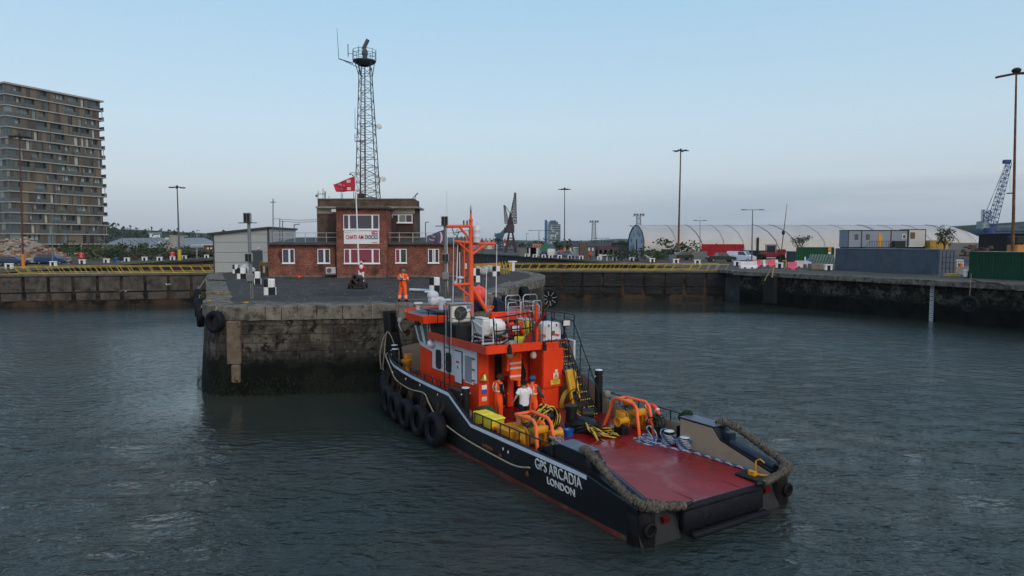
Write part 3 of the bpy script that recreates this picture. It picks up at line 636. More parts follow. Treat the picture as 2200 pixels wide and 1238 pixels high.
# ---------------------------------------------------------------- deckhouse
b = bm(); b.b2((10.5, .9, .76), (13.25, 4.9, 3.5)); bp('house_core', b, ORANGE)
b = bm(); b.b2((9.5, .80, .76), (13.3, .93, 2.26)); bp('house_side', b, ORANGE)
b = bm(); b.b2((9.50, .797, 2.26), (13.3, .933, 3.50)); up = bp('house_upper_side', b, WHITE)
for x, s_ in ((12.62, 0), (11.72, 0)):
    f = bm(); f.box((x, .785, 2.72), (.62, .04, .92), bev=.015); f = bp('window', f, WHITE2)
    p = bm(); p.prism([( .24 * math.copysign(1, c) * (abs(c) ** .45), .39 * math.copysign(1, s2) * (abs(s2) ** .45)) for c, s2 in ((math.cos(2 * math.pi * k / 20), math.sin(2 * math.pi * k / 20)) for k in range(20))], 0, .03, M=Matrix.Translation((x, .765, 2.72)) @ Matrix.Rotation(R(90), 4, 'X')); p.build('pane', GLASSD, f)
b = bm(); b.b2((10.62, .775, 2.02), (11.22, .80, 3.30)); d = bp('door', b, STEEL)
b = bm(); b.b2((10.66, .745, 2.06), (11.18, .778, 3.26), bev=.01); b.build('door_leaf', pm('pale_blue_white', (.55, .60, .68), .4, var=.06), d)
b = bm(); b.b2((10.80, .738, 2.82), (11.06, .746, 2.90)); b.build('door_sign', pm('sign_red', (.55, .03, .03), .5), d)
b = bm(); b.ball((10.93, .742, 2.66), .06, 8, 6, (1, .2, 1.2)); b.build('door_sticker', pm('sticker_green', (.05, .2, .08), .5), d)
b = bm(); b.b2((9.78, .77, 2.18), (10.42, .80, 3.26)); d = bp('vent_door', b, WHITE)
b = bm(); b.b2((9.84, .755, 2.24), (10.36, .775, 3.2)); b.build('grille', pm('grille_grey', (.26, .27, .28), .6, var=.25, scale=30), d)
for z in (2.35, 2.75, 3.15):
    b = bm(); b.box((9.72, .76, z), (.16, .03, .04)); b.build('hinge', STEEL, d)
# after face: recess under the roof overhang, pillar, bell, doors
b = bm(); b.b2((9.36, .80, .76), (9.52, 1.22, 3.49), bev=.02); pl = bp('corner_pillar', b, ORANGE)
for z, c, nm in ((2.15, (.7, .7, .7), 'white'), (1.98, (.03, .08, .4), 'blue'), (1.72, (.6, .5, .3), 'buff')):
    q = bm(); q.b2((9.345, .92, z - .09), (9.358, 1.12, z + .07)); q.build('notice', pm('notice_' + nm, c, .5), pl)
q = bm(); q.lathe((9.27, .98, 2.42), [(.17, 0), (.14, .04), (.09, .14), (.07, .22), (.0, .25)], 14); q.cyl((9.27, .98, 2.66), (9.4, .98, 2.72), .015, n=6); q.build('ship_bell', pm('brass', (.45, .28, .06), .3, metal=.8), pl)
b = bm(); b.box((10.48, 1.60, 2.0), (.06, .66, 2.1), bev=.02); d = bp('door', b, ORANGE)
q = bm(); q.cyl((10.43, 1.78, 2.3), (10.43, 1.78, 2.0), .014, n=6); q.build('handle', STAIN, d)
for p0, p1, m_, nm in (((10.3, 2.12, .8), (10.49, 2.34, 3.38), STEEL, 'pipe_trunk'), ((10.3, 2.6, 1.0), (10.49, 2.85, 2.2), ORANGE, 'fire_hose_box'), ((10.2, 3.0, .8), (10.49, 3.15, 3.38), STEEL, 'cable_trunk')):
    q = bm(); q.b2(p0, p1, bev=.01); bp(nm, q, m_)
q = bm()
for (s_, z, w_, h_) in ((3.28, 2.55, .14, .1), (3.28, 2.3, .16, .2), (3.45, 2.2, .1, .25), (3.4, 1.6, .2, .22)): q.b2((10.44, s_ - w_ / 2, z - h_ / 2), (10.49, s_ + w_ / 2, z + h_ / 2))
bp('switch_panel', q, pm('switch_blue', (.05, .10, .2), .5, var=.9, scale=12, col2=(.5, .5, .45), c2=.5, c2s=10))
# roof of the deckhouse
b = bm(); b.prism([(8.47, .62), (13.25, .62), (13.25, 5.0), (9.5, 5.0), (9.5, 3.58), (8.47, 2.95)], 3.50, 3.57); roof = bp('house_roof', b, pm('red_roof_deck', (.10, .014, .014), .5, var=.3, scale=2))
b = bm()
b.b2((8.47, .575, 3.50), (13.25, .62, 3.79)); b.b2((13.25, .575, 3.50), (13.3, 5.0, 3.7))
b.build('roof_coaming', ORANGE2, roof)  # shade of the port side painted in, against the brighter after fascia
b = bm(); b.b2((8.425, .575, 3.497), (8.47, 2.95, 3.793)); b.build('aft_fascia', ORANGE, roof)
for s_ in (1.5, 3.0):
    b = bm(); b.cyl((8.36, s_, 3.46), (8.36, s_, 3.70), .08, n=12); b.cyl((8.36, s_, 3.70), (8.36, s_, 3.80), .045, n=10); b.build('deck_light', STEEL, roof)
# wheelhouse
WF = [(13.3, .79), (14.5, .79), (15.05, 1.35), (15.25, 2.2), (15.25, 3.5), (15.05, 4.35), (14.5, 4.91), (13.3, 4.91)]
b = bm(); b.prism([(13.28, .80), (14.5, .80), (15.05, 1.36), (15.25, 2.2), (15.25, 3.5), (15.05, 4.34), (14.5, 4.9), (13.28, 4.9)], .76, 2.95, ztop=[2.92, 3.06, 3.14, 3.14, 3.14, 3.14, 3.06, 2.92]); bp('wheelhouse_base', b, ORANGE)
def ringz(z, grow): return [Vector((x + grow * (.22 + .22 * (x - 13.3)), 2.85 + (s - 2.85) * (1 + grow * .05), z + (.14 * (x - 13.3) / 1.2 if z < 3.5 else 0))) for x, s in WF]
b = bm(); b.loft([ringz(2.93, 0), ringz(4.2, 1)], smooth=False); wh = bp('wheelhouse', b, WHITE)
R0, R1 = ringz(2.93, 0), ringz(4.2, 1)
for i in range(7):
    a, c, d_, e = R0[i], R0[i + 1], R1[i + 1], R1[i]; nrm = (c - a).cross(e - a).normalized(); k = 2
    if nrm.dot(Vector(((a.x + c.x) / 2 - 13.8, (a.y + c.y) / 2 - 2.85, 0))) < 0: nrm = -nrm
    for j in range(k):
        u0, u1 = (j + .10) / k, (j + .90) / k; q = bm()
        def pt(u, v): return a.lerp(c, u).lerp(e.lerp(d_, u), v)
        o_ = nrm * .012; q.quad(pt(u0, .16) + o_, pt(u1, .16) + o_, pt(u1, .90) + o_, pt(u0, .90) + o_)
        q.build('window', GLASSG, wh)
        for v in ((u0, u0 + .05), (u1 - .05, u1)):
            q = bm(); q.beam(pt(v[0], .13) + nrm * .02, pt(v[0], .93) + nrm * .02, .035, .03); q.build('window_bar', WHITE2, wh)
# port after corner of the wheelhouse: dark door recess
b = bm(); b.b2((13.24, 1.0, 3.6), (13.32, 4.6, 4.12)); bp('aft_window', b, GLASSD); b = bm(); b.b2((13.26, .8, 3.56), (13.52, 4.9, 4.2)); bp('aft_bulkhead', b, pm('bulkhead_dark', (.03, .04, .04), .6))
b = bm(); WR = [(13.0, .28), (14.9, .36), (16.15, .85), (16.7, 1.7), (16.8, 2.4), (16.8, 3.3), (16.7, 4.0), (16.15, 4.85), (14.9, 5.34), (13.0, 5.42)]
b.prism([(x + .04 if x < 13.1 else x - .06, 2.85 + (s - 2.85) * .97) for x, s in WR], 4.24, 4.36); wr = bp('wheelhouse_roof', b, pm('grey_roof', (.16, .17, .19), .6, var=.3, scale=2))
WR = WR + [WR[0]]; lo = [Vector((x, s, 4.14)) for x, s in WR]; hi = [Vector((x + (.1 if x > 13.1 else -.02), 2.85 + (s - 2.85) * 1.01, 4.45)) for x, s in WR]
b = bm()
for i in range(len(WR) - 1): b.add([lo[i], lo[i + 1], hi[i + 1], hi[i]], [(0, 1, 2, 3)]); q = [p + Vector((0, 0, 0)) for p in (lo[i], lo[i + 1], hi[i + 1], hi[i])]; cen = Vector((14.5, 2.85, 0)); q2 = [Vector((cen.x + (p.x - cen.x) * .985, cen.y + (p.y - cen.y) * .985, p.z)) for p in q]; b.add(q2, [(3, 2, 1, 0)]); b.add([q[3], q[2], q2[2], q2[3]], [(0, 1, 2, 3)]); b.add([q[0], q[1], q2[1], q2[0]], [(3, 2, 1, 0)])
b.build('brow', ORANGE, wr)
b = bm(); b.box((14.3, 1.7, 4.50), (1.3, .9, .10), bev=.03); b.box((14.9, 1.45, 4.56), (.8, .8, .05), rz=.2, bev=.02); b.build('roof_hatch', pm('hatch_grey', (.07, .078, .09), .5, var=.2), wr)
b = bm(); b.box((14.9, 1.75, 4.86), (.42, .62, .36), bev=.05); b.lathe((14.95, 1.62, 5.04), [(.24, 0), (.26, .1), (.2, .22), (.06, .27), (0, .27)], 14); b.cyl((14.2, 1.7, 4.45), (14.2, 1.7, 4.9), .14, .17, n=14); b.b2((14.1, 1.6, 4.9), (14.3, 2.1, 5.0), bev=.02); b.build('radar_scanner', WHITE, wr)
b = bm(); b.box((15.0, 1.5, 5.28), (.08, .5, .08), rz=.12, bev=.03); b.build('scanner_bar', WHITE, wr)
b = bm(); b.lathe((15.9, 1.35, 4.42), [(.09, 0), (.09, .22), (.2, .25), (.22, .28), (.18, .33), (0, .34)], 14); b.build('horn', WHITE2, wr)
b = bm(); b.ball((16.2, .6, 3.95), .13, 12, 8); b.cyl((16.2, .65, 3.95), (16.1, .9, 4.15), .03, n=6); b.tube([(15.9, .55, 3.5), (16.0, .45, 3.8), (16.1, .6, 4.0)], .03, 6); bp('search_light', b, pm('lamp_chrome', (.3, .31, .33), .5))
b = bm(); b.ball((13.2, .70, 3.28), .17, 14, 10); b.cyl((13.2, .72, 3.28), (13.2, .82, 3.28), .06, n=8); bp('satellite_dome', b, WHITE)
b = bm(); b.b2((13.5, .22, 4.02), (13.8, .40, 4.2)); bp('side_light_box', b, STEEL)
# ladder to the house top
b = bm()
for x in (11.30, 11.74): b.cyl((x, .58, 1.7), (x, .58, 5.0), .024, n=6)
for k in range(11): b.cyl((11.30, .58, 1.9 + k * .29), (11.74, .58, 1.9 + k * .29), .016, n=6)
bp('ladder', b, STEEL)
# small red lift-jacket box and dark locker on the port side deck
b = bm(); b.b2((10.0, .35, .78), (11.0, .76, 1.95), bev=.03); bp('side_locker', b, pm('brown_locker', (.05, .035, .03), .6, var=.3))
b = bm(); b.tube([(12.9, .62, 2.05), (12.6, .6, 1.62)], .03, 6); b.box((12.45, .62, 1.55), (.3, .1, .22), rz=.3, bev=.03); bp('fire_nozzle', b, pm('hose_red', (.5, .03, .03), .5))
# ---------------------------------------------------------------- mast
mr = bm(); mx, ms = 12.0, 1.92
mr.tube([(mx, ms, 3.5), (mx, ms, 6.6), (mx, ms, 8.25)], [.115, .10, .075], 10)
mr.cyl((mx, ms, 8.25), (mx, ms, 8.55), .045, n=6); mr.ball((mx, ms, 8.3), .09, 8, 6)
mr.cyl((mx, ms, 8.07), (mx, .85, 8.04), .062, n=8); mr.cyl((mx, 1.40, 8.04), (mx, ms, 7.5), .05, n=8)
mr.cyl((mx, ms, 7.40), (mx, 1.2, 7.46), .055, n=8); mr.cyl((mx, 1.32, 7.44), (mx, ms, 6.95), .045, n=8)
mr.cyl((mx, ms, 7.36), (mx, 3.05, 7.36), .058, n=8); mr.cyl((mx, 2.62, 7.36), (mx, ms, 6.9), .05, n=8)
mr.cyl((mx, ms, 5.75), (mx, 1.14, 5.74), .065, n=8); mr.cyl((mx, 1.28, 5.72), (mx, ms, 5.2), .045, n=8)
mr.cyl((mx, 1.62, 7.4), (mx, 1.62, 5.75), .025, n=6); mr.cyl((mx, 1.58, 5.8), (mx, 1.66, 4.0), .03, n=6)
mr.cyl((mx, ms, 5.7), (mx - .1, 2.72, 4.42), .085, n=10); mr.cyl((mx - .1, 2.72, 4.42), (mx - .1, 2.80, 3.5), .06, n=8); mr.cyl((mx - .05, 2.45, 4.78), (mx, 3.1, 4.8), .035, n=6); mr.cyl((mx, 2.75, 4.55), (mx, 3.0, 4.8), .025, n=6)
mast = bp('mast', mr, pm('mast_orange', (.78, .10, .03), .4, var=.12, scale=2))
b = bm(); b.lathe((mx - .15, 2.10, 7.42), [(0, 0), (.145, .0), (.145, .22), (.15, .23), (.145, .24), (.145, .46), (.15, .47), (.145, .48), (.145, .62), (.12, .66), (.0, .66)], 16); b.cyl((mx - .15, 2.16, 8.08), (mx - .15, 2.16, 8.24), .02, n=6); b.build('radar_reflector', WHITE, mast)
b = bm(); b.lathe((mx, 1.45, 5.85), [(0, 0), (.03, 0), (.03, .12), (.13, .15), (.13, .19), (.04, .22), (0, .22)], 12); b.cyl((mx, 1.2, 5.8), (mx, 1.2, 5.9), .03, n=6); b.build('gps_dome', WHITE, mast)
b = bm()
for s_, z in ((1.5, 7.44), (1.65, 7.44), (1.3, 7.46), (1.75, 8.07), (1.6, 8.07), (ms, 8.5)): b.cyl((mx, s_, z), (mx, s_, z + .22), .035, n=8)
b.cyl((mx, ms, 8.5), (mx, ms, 8.9), .015, n=6); b.cyl((mx, ms - .08, 8.78), (mx, ms + .08, 8.78), .012, n=6); b.build('mast_lights', GREY, mast)
b = bm(); b.tube([(mx + .06, 1.1, 8.0), (mx + .06, 1.2, 7.75), (mx + .06, 1.35, 7.7), (mx + .06, 1.42, 7.82), (mx + .06, 1.35, 7.93), (mx + .06, 1.25, 7.8), (mx + .06, 1.5, 7.85), (mx + .06, 1.85, 7.9), (mx + .12, 1.95, 7.2), (mx + .13, 1.93, 6.2), (mx + .12, 2.0, 5.4), (mx + .1, 1.9, 4.4)], .018, 5); b.tube([(mx, 2.4, 7.0), (mx, 2.75, 7.4), (mx, 3.1, 7.6), (mx, 3.3, 7.3)], .012, 5); b.build('cable', STEEL, mast)
for (x, s_, z0, z1) in ((12, 2.58, 4.4, 6.4), (12.4, 3.3, 4.5, 7.35), (13.2, 1.7, 4.5, 7.6), (12.1, 1.32, 5.8, 7.35)):
    b = bm(); b.tube([(x, s_, z0), (x, s_ + .06, z1)], [.028, .016], 6); bp('whip_aerial', b, WHITE)
# ---------------------------------------------------------------- house top gear
b = bm(); b.box((11.3, 1.02, 4.68), (.34, .82, .66), bev=.03); ac = bp('air_conditioner', b, pm('ac_cream', (.62, .60, .54), .45, var=.06))
q = bm(); q.lathe((11.12, .98, 4.70), [(0, .0), (.26, .0), (.27, -.015), (.27, .03)], 24, M=Matrix.Rotation(R(-90), 4, 'Y')); q.build('fan_grille', pm('fan_dark', (.03, .032, .035), .5), ac)
q = bm(); [q.torus((11.115, .98, 4.70), r_, .006, 24, 4, M=Matrix.Rotation(R(90), 4, 'Y')) for r_ in (.08, .14, .20, .26)]; [q.beam((11.10, .98, 4.70), (11.10, .98 + .25 * math.cos(a), 4.70 + .25 * math.sin(a)), .05, .006, up=(1, 0, 0)) for a in (0.3, 2.4, 4.5)]; q.build('fan_blades', GREY, ac)
q = bm(); q.b2((11.115, 1.25, 4.86), (11.128, 1.42, 4.98)); q.build('badge', pm('badge_blue', (.02, .25, .55), .4), ac)
q = bm(); q.box((11.3, 1.02, 5.07), (.5, 1.0, .04)); [q.cyl((11.3 + a, 1.02 + c, 3.5), (11.3 + a, 1.02 + c, 5.06), .02, n=6) for a in (-.22, .22) for c in (-.47, .47)]; q.build('ac_frame', pm('shelf_grey', (.22, .25, .30), .5), ac)
b = bm(); b.b2((10.95, .72, 3.5), (11.75, 1.75, 4.28), bev=.04); bp('battery_box', b, pm('tank_dark', (.012, .016, .018), .5, var=.3))
b = bm(); b.b2((11.8, .75, 3.5), (12.05, 1.3, 4.35), bev=.03); bp('vent_box', b, GREY)
# life raft canister on a white cradle
b = bm(); b.xf = Matrix.Diagonal((1, -1, 1, 1)) @ Matrix.Translation((10.35, 1.98, 4.18)) @ Matrix.Rotation(R(12), 4, 'Z')
b.lathe((0, -.36, 0), [(0, 0), (.26, 0), (.31, .1), (.33, .36), (.36, .37), (.36, .42), (.33, .43), (.31, .66), (.24, .78), (0, .79)], 20, ax='Y'); raft = bp('liferaft_canister', b, pm('raft_white', (.72, .73, .73), .35, var=.04))
b = bm()
for s_ in (1.3, 1.75, 2.35):
    b.beam((9.95, s_, 3.62), (9.95, s_, 4.25 if s_ < 2 else 3.95), .05); b.beam((10.75, s_, 3.62), (10.75, s_, 4.45 if s_ < 2 else 4.1), .05); b.beam((9.9, s_, 3.85), (10.8, s_, 3.85), .05)
b.beam((9.95, 1.25, 3.64), (9.95, 2.5, 3.64), .06); b.beam((10.75, 1.25, 3.64), (10.75, 2.5, 3.64), .06); b.beam((9.95, 1.28, 4.25), (10.75, 1.28, 4.45), .05); bp('raft_cradle', b, WHITE)
b = bm(); b.box((10.35, 1.48, 4.22), (.75, .32, .62), bev=.06); b.box((10.35, 1.48, 4.56), (.62, .3, .06), bev=.02); bp('white_locker', b, WHITE2)
me_t = text_part('raft_lettering', 'LIFERAFT', .09, facing((10.10, -2.3, 4.42), (-1, .25, .5)), GREY, boat)
# orange cases, floodlights, poles and the box of life jackets aft of the mast
b = bm(); b.box((10.6, 2.35, 4.55), (.12, .62, .34), bev=.02); b.box((10.9, 3.2, 4.5), (.5, 1.9, .30), bev=.02); bp('lifejacket_locker', b, ORANGE)
for s_, x in ((2.55, 9.9), (2.95, 9.85)):
    b = bm(); b.box((x, s_, 4.12), (.3, .22, .5), M=Matrix.Rotation(R(18), 4, 'X') @ Matrix.Rotation(R(15), 4, 'Y'), bev=.03); bp('orange_case', b, pm('case_red_orange', (.6, .05, .03), .45))
def flood(x, s_, z, tilt=0):
    b = bm(); b.box((x, s_, z), (.07, .36, .26), bev=.015, rz=tilt); f = bp('floodlight', b, STEEL); q = bm(); q.box((x - .04, s_, z), (.012, .30, .20), rz=tilt); q.build('lens', pm('lens_white', (.62, .60, .60), .3), f)
    q = bm(); q.cyl((x + .03, s_, z - .1), (x + .1, s_, z - .45), .02, n=6); q.build('bracket', STEEL, f)
flood(9.35, 2.35, 4.22); flood(9.3, 4.66, 4.28)
b = bm(); b.cyl((9.35, 3.32, 3.45), (9.35, 3.30, 5.0), .065, n=10); b.lathe((9.35, 3.30, 5.0), [(.075, 0), (.075, .05), (0, .06)], 10); bp('flag_post', b, ORANGE)
b = bm(); b.box((9.9, 3.15, 4.12), (.5, .4, .62), bev=.03); bb = bp('yellow_bin', b, YEL2); q = bm(); q.box((9.9, 3.15, 4.46), (.54, .44, .07), bev=.02); q.build('lid', pm('lid_grey', (.45, .47, .5), .5), bb)
for a, c in (((9.05, 1.30, 3.74), (9.15, 1.28, 4.7)), ((9.0, 1.28, 4.7), (9.25, 3.0, 4.78)), ((9.05, 3.0, 3.74), (9.25, 3.0, 4.78)), ((9.02, 1.3, 4.2), (9.2, 3.0, 4.22))): 
    b = bm(); b.cyl(a, c, .026, n=8); bp('top_rail', b, STEEL)
rail('top_rail', [(13.3, .64, 3.72), (11.9, .64, 3.72), (11.6, .66, 3.72)], 2, .95)
rail('top_rail', [(11.2, .64, 3.72), (10.6, .64, 3.72)], 1, .8)
def hoops(pts, h, n_):
    b = bm(); a, c = Vector(pts[0]), Vector(pts[1])
    for k in range(n_):
        p = a.lerp(c, k / n_ + .06); q = a.lerp(c, (k + 1) / n_ - .04); b.tube([p, p + Vector((0, 0, h - .08)), p.lerp(q, .12) + Vector((0, 0, h)), p.lerp(q, .88) + Vector((0, 0, h)), q + Vector((0, 0, h - .08)), q], .024, 8)
        b.cyl(p + Vector((0, 0, h * .5)), q + Vector((0, 0, h * .5)), .02, n=6)
    return bp('stainless_rail', b, STAIN)
hoops([(10.2, 2.45, 4.15), (10.4, 4.3, 4.15)], .95, 3); hoops([(11.6, 3.2, 4.3), (11.6, 4.9, 4.3)], .95, 2); hoops([(9.6, 3.7, 4.3), (12.2, 3.7, 4.3)], .75, 2)
rail('top_rail', [(12.0, 5.0, 3.6), (9.9, 5.02, 3.6), (9.2, 4.98, 3.6)], 4, 1.0)
rail('top_rail', [(13.2, 5.0, 3.6), (12.1, 5.02, 3.6)], 2, 1.3, mat=STAIN)
for k in range(7):
    b = bm(); a = (9.4 + .03 * k, 2.95 + .08 * k, 3.6); c = (9.7 + random.uniform(-.2, .2), 3.0 + .07 * k + random.uniform(-.12, .12), 4.9 + random.uniform(-.5, .1)); b.cyl(a, c, .018, n=5); bp('boat_hook', b, [STEEL, pm('wood_pole', (.32, .20, .08), .7), GREY][k % 3])
for c_, r_ in (((9.3, 2.0, 3.66), .22), ((9.5, 2.4, 3.62), .2), ((12.3, 1.55, 3.85), .28)): b = bm(); b.ball(c_, r_, 12, 8, (1.1, 1, .7)); bp('spare_fender', b, pm('grey_fender', (.30, .29, .27), .6))
b = bm(); b.ball((12.6, 2.6, 5.28), .33, 16, 12, (1, 1, 1.05)); b.lathe((12.6, 2.6, 5.55), [(.1, 0), (.05, .12), (0, .14)], 10); bp('marker_buoy', b, pm('pink_buoy', (.85, .09, .07), .4))
b = bm(); b.box((12.6, 2.4, 4.6), (.9, .8, .8), bev=.2); b.add([(11.6, 2.9, 4.4), (12.2, 2.9, 4.4), (12.2, 3.5, 4.4), (11.6, 3.5, 4.4), (11.75, 3.0, 5.05), (12.1, 3.05, 5.2), (12.05, 3.3, 5.1), (11.7, 3.4, 4.9)], [(0, 1, 5, 4), (1, 2, 6, 5), (2, 3, 7, 6), (3, 0, 4, 7), (4, 5, 6, 7)]); bp('tarpaulin_cover', b, pm('navy_tarp', (.015, .022, .04), .7, var=.4, scale=4, bump=.8, bscale=6))
b = bm(); b.ball((12.1, 2.6, 4.3), .75, 14, 8, (.8, 1.2, .45)); bp('stowed_net', b, pm('net_green', (.10, .11, .075), .95, var=.6, scale=12, bump=1, bscale=20))
# locker tower with white box, warning signs
b = bm(); b.b2((9.42, 3.62, .77), (10.3, 4.42, 3.56), bev=.02); lk = bp('locker_tower', b, ORANGE)
q = bm(); q.b2((9.36, 3.64, 1.78), (9.42, 4.60, 3.30), bev=.015); lp_ = q.build('locker_door', ORANGE, lk)
q = bm()
for z in (1.85, 2.4, 3.0, 3.25):
    for s_ in (3.64, 4.60): q.box((9.38, s_, z), (.08, .07, .035))
q.cyl((9.33, 4.05, 3.30), (9.33, 4.2, 3.48), .015, n=6); q.build('hinge', ORANGE2, lk)
q = bm(); q.b2((9.345, 3.98, 1.90), (9.357, 4.42, 2.08)); q.build('warning_plate', pm('plate_yellow', (.72, .58, .06), .5), lk)
q = bm(); q.b2((9.347, 4.10, 2.12), (9.357, 4.34, 2.36)); q.b2((9.347, 4.18, 2.38), (9.357, 4.30, 2.48)); q.build('sign_plate', pm('plate_cream', (.7, .66, .5), .5), lk)
q = bm(); q.add([(9.343, 4.12, 2.15), (9.343, 4.32, 2.15), (9.343, 4.22, 2.34)], [(0, 1, 2)]); q.build('warning_triangle', pm('sign_ochre', (.55, .35, .03), .5), lk)
q = bm(); q.b2((9.338, 4.21, 2.19), (9.342, 4.23, 2.27)); q.b2((9.338, 4.21, 2.165), (9.342, 4.23, 2.18)); q.build('warning_mark', STEEL, lk)
for k, t_ in enumerate(('YOUR VALVES', 'CLOSE VALVE', 'STOP')): text_part('plate_lettering', t_, .055, facing((9.340, -4.2, 2.045 - k * .055), (-1, 0, 0)), STEEL, lk, depth=.001, sx=.85)
b = bm(); b.b2((9.55, 3.70, 3.58), (10.35, 4.55, 4.28), bev=.03); wb = bp('white_deck_box', b, WHITE)
q = bm(); q.b2((9.5, 3.82, 3.62), (9.56, 4.56, 4.20), bev=.012); q.build('box_door', WHITE, wb)
q = bm(); q.b2((9.485, 4.12, 3.80), (9.50, 4.26, 3.98)); q.build('box_label', pm('label_brown', (.12, .09, .04), .5), wb)
q = bm()
for s_ in (3.98, 4.34): q.box((9.49, s_, 4.20), (.03, .05, .1)); q.box((9.49, s_, 3.63), (.03, .07, .05))
q.build('latch', GREY, wb)
# stairs on the starboard side
st = bm()
for s_ in (4.62, 5.18): st.beam((10.3, s_, 3.5), (7.95, s_, .80), .20, .04)
sr = bp('stairs', st, STEEL)
for k in range(11):
    t_ = (k + .5) / 11; x = 10.3 - 2.35 * t_; z = 3.5 - 2.7 * t_; q = bm(); q.box((x, 4.90, z), (.24, .54, .03)); q = q.build('step', STEEL, sr)
    e = bm(); [e.box((x - .125, 4.90 + d_, z + .002), (.012, .045, .036)) for d_ in (-.22, -.11, 0, .11, .22)]; e.build('step_edge', YEL2, q)
for s_ in (4.62, 5.2):
    q = bm(); q.tube([(10.2, s_, 3.5), (10.15, s_, 4.4), (9.55, s_, 4.30), (7.95, s_, 1.75), (7.9, s_, .8)], .024, 6); q.cyl((9.1, s_, 2.3), (9.05, s_, 3.6), .02, n=6); q.cyl((8.6, s_, 1.6), (8.5, s_, 2.7), .02, n=6); q.build('handrail', STEEL, sr)
b = bm(); b.b2((9.7, 5.35, 2.6), (10.9, 5.45, 3.5), bev=.03); bp('side_screen', b, WHITE)
# bitts and posts
def post(name, x, s_, z0, z1, r, nm='mooring_bitt'):
    b = bm(); b.lathe((x, s_, z0), [(r, 0), (r, z1 - z0 - .02), (r * 1.04, z1 - z0 - .02), (r * 1.04, z1 - z0)], 16); p = bp(nm, b, STEEL); q = bm(); q.lathe((x, s_, z1), [(r * 1.0, .0), (r * .9, .02), (0, .022)], 16); q.cyl((x, s_ - r * 1.3, z1 - .22), (x, s_ + r * 1.3, z1 - .22), .02, n=6); q.build('white_cap', WHITE, p); return p
post('a', 8.2, 5.42, .75, 2.52, .15); post('a', 9.45, .30, .75, 2.18, .15)
post('a', 17.1, .68, 1.0, 2.72, .15); post('a', 16.6, .50, 1.0, 2.62, .15); post('a', 15.9, 2.2, 1.0, 3.3, .16)
post('a', 3.95, 4.95, .75, 1.22, .17); post('a', 3.3, 5.0, .75, 1.16, .17)
b = bm(); b.lathe((16.4, .95, .98), [(.26, 0), (.24, .3), (.16, .5), (.16, .95), (.24, 1.05), (.25, 1.15), (0, 1.16)], 16); b.box((16.7, 1.15, 1.7), (.3, .35, 1.3), bev=.05); bp('capstan', b, YEL)
b = bm()
for k in range(22): a = random.uniform(0, 6.28); b.torus((15.0 + random.uniform(-.6, .6), 1.0 + random.uniform(-.35, .7), 1.02 + .02 * k), random.uniform(.2, .36), .035, 16, 5, M=Matrix.Rotation(random.uniform(-.25, .25), 4, 'X'))
bp('mooring_line_heap', b, pm('dark_rope', (.09, .085, .08), .9, var=.8, scale=12, col2=(.35, .35, .35), c2=.6, c2s=12))
# push knee standing on the bow
b = bm(); b.add([(18.0, .70, 4.22), (18.0, 1.14, 4.22), (18.0, 1.6, 1.0), (18.0, .98, 1.0), (18.6, .70, 4.15), (18.6, 1.14, 4.15), (18.7, 1.6, .6), (18.7, .98, .6)], [(0, 3, 2, 1), (4, 5, 6, 7), (0, 1, 5, 4), (3, 7, 6, 2), (1, 2, 6, 5), (0, 4, 7, 3)]); kn = bp('push_knee', b, pm('knee_black', (.012, .013, .014), .5, var=.3))
q = bm(); q.add([(17.985, .81, 4.12), (17.985, 1.07, 4.12), (17.985, 1.18, 3.2), (17.985, .90, 3.2)], [(0, 3, 2, 1)]); q.build('knee_recess', pm('hole_black', (.003, .003, .003), .9), kn)
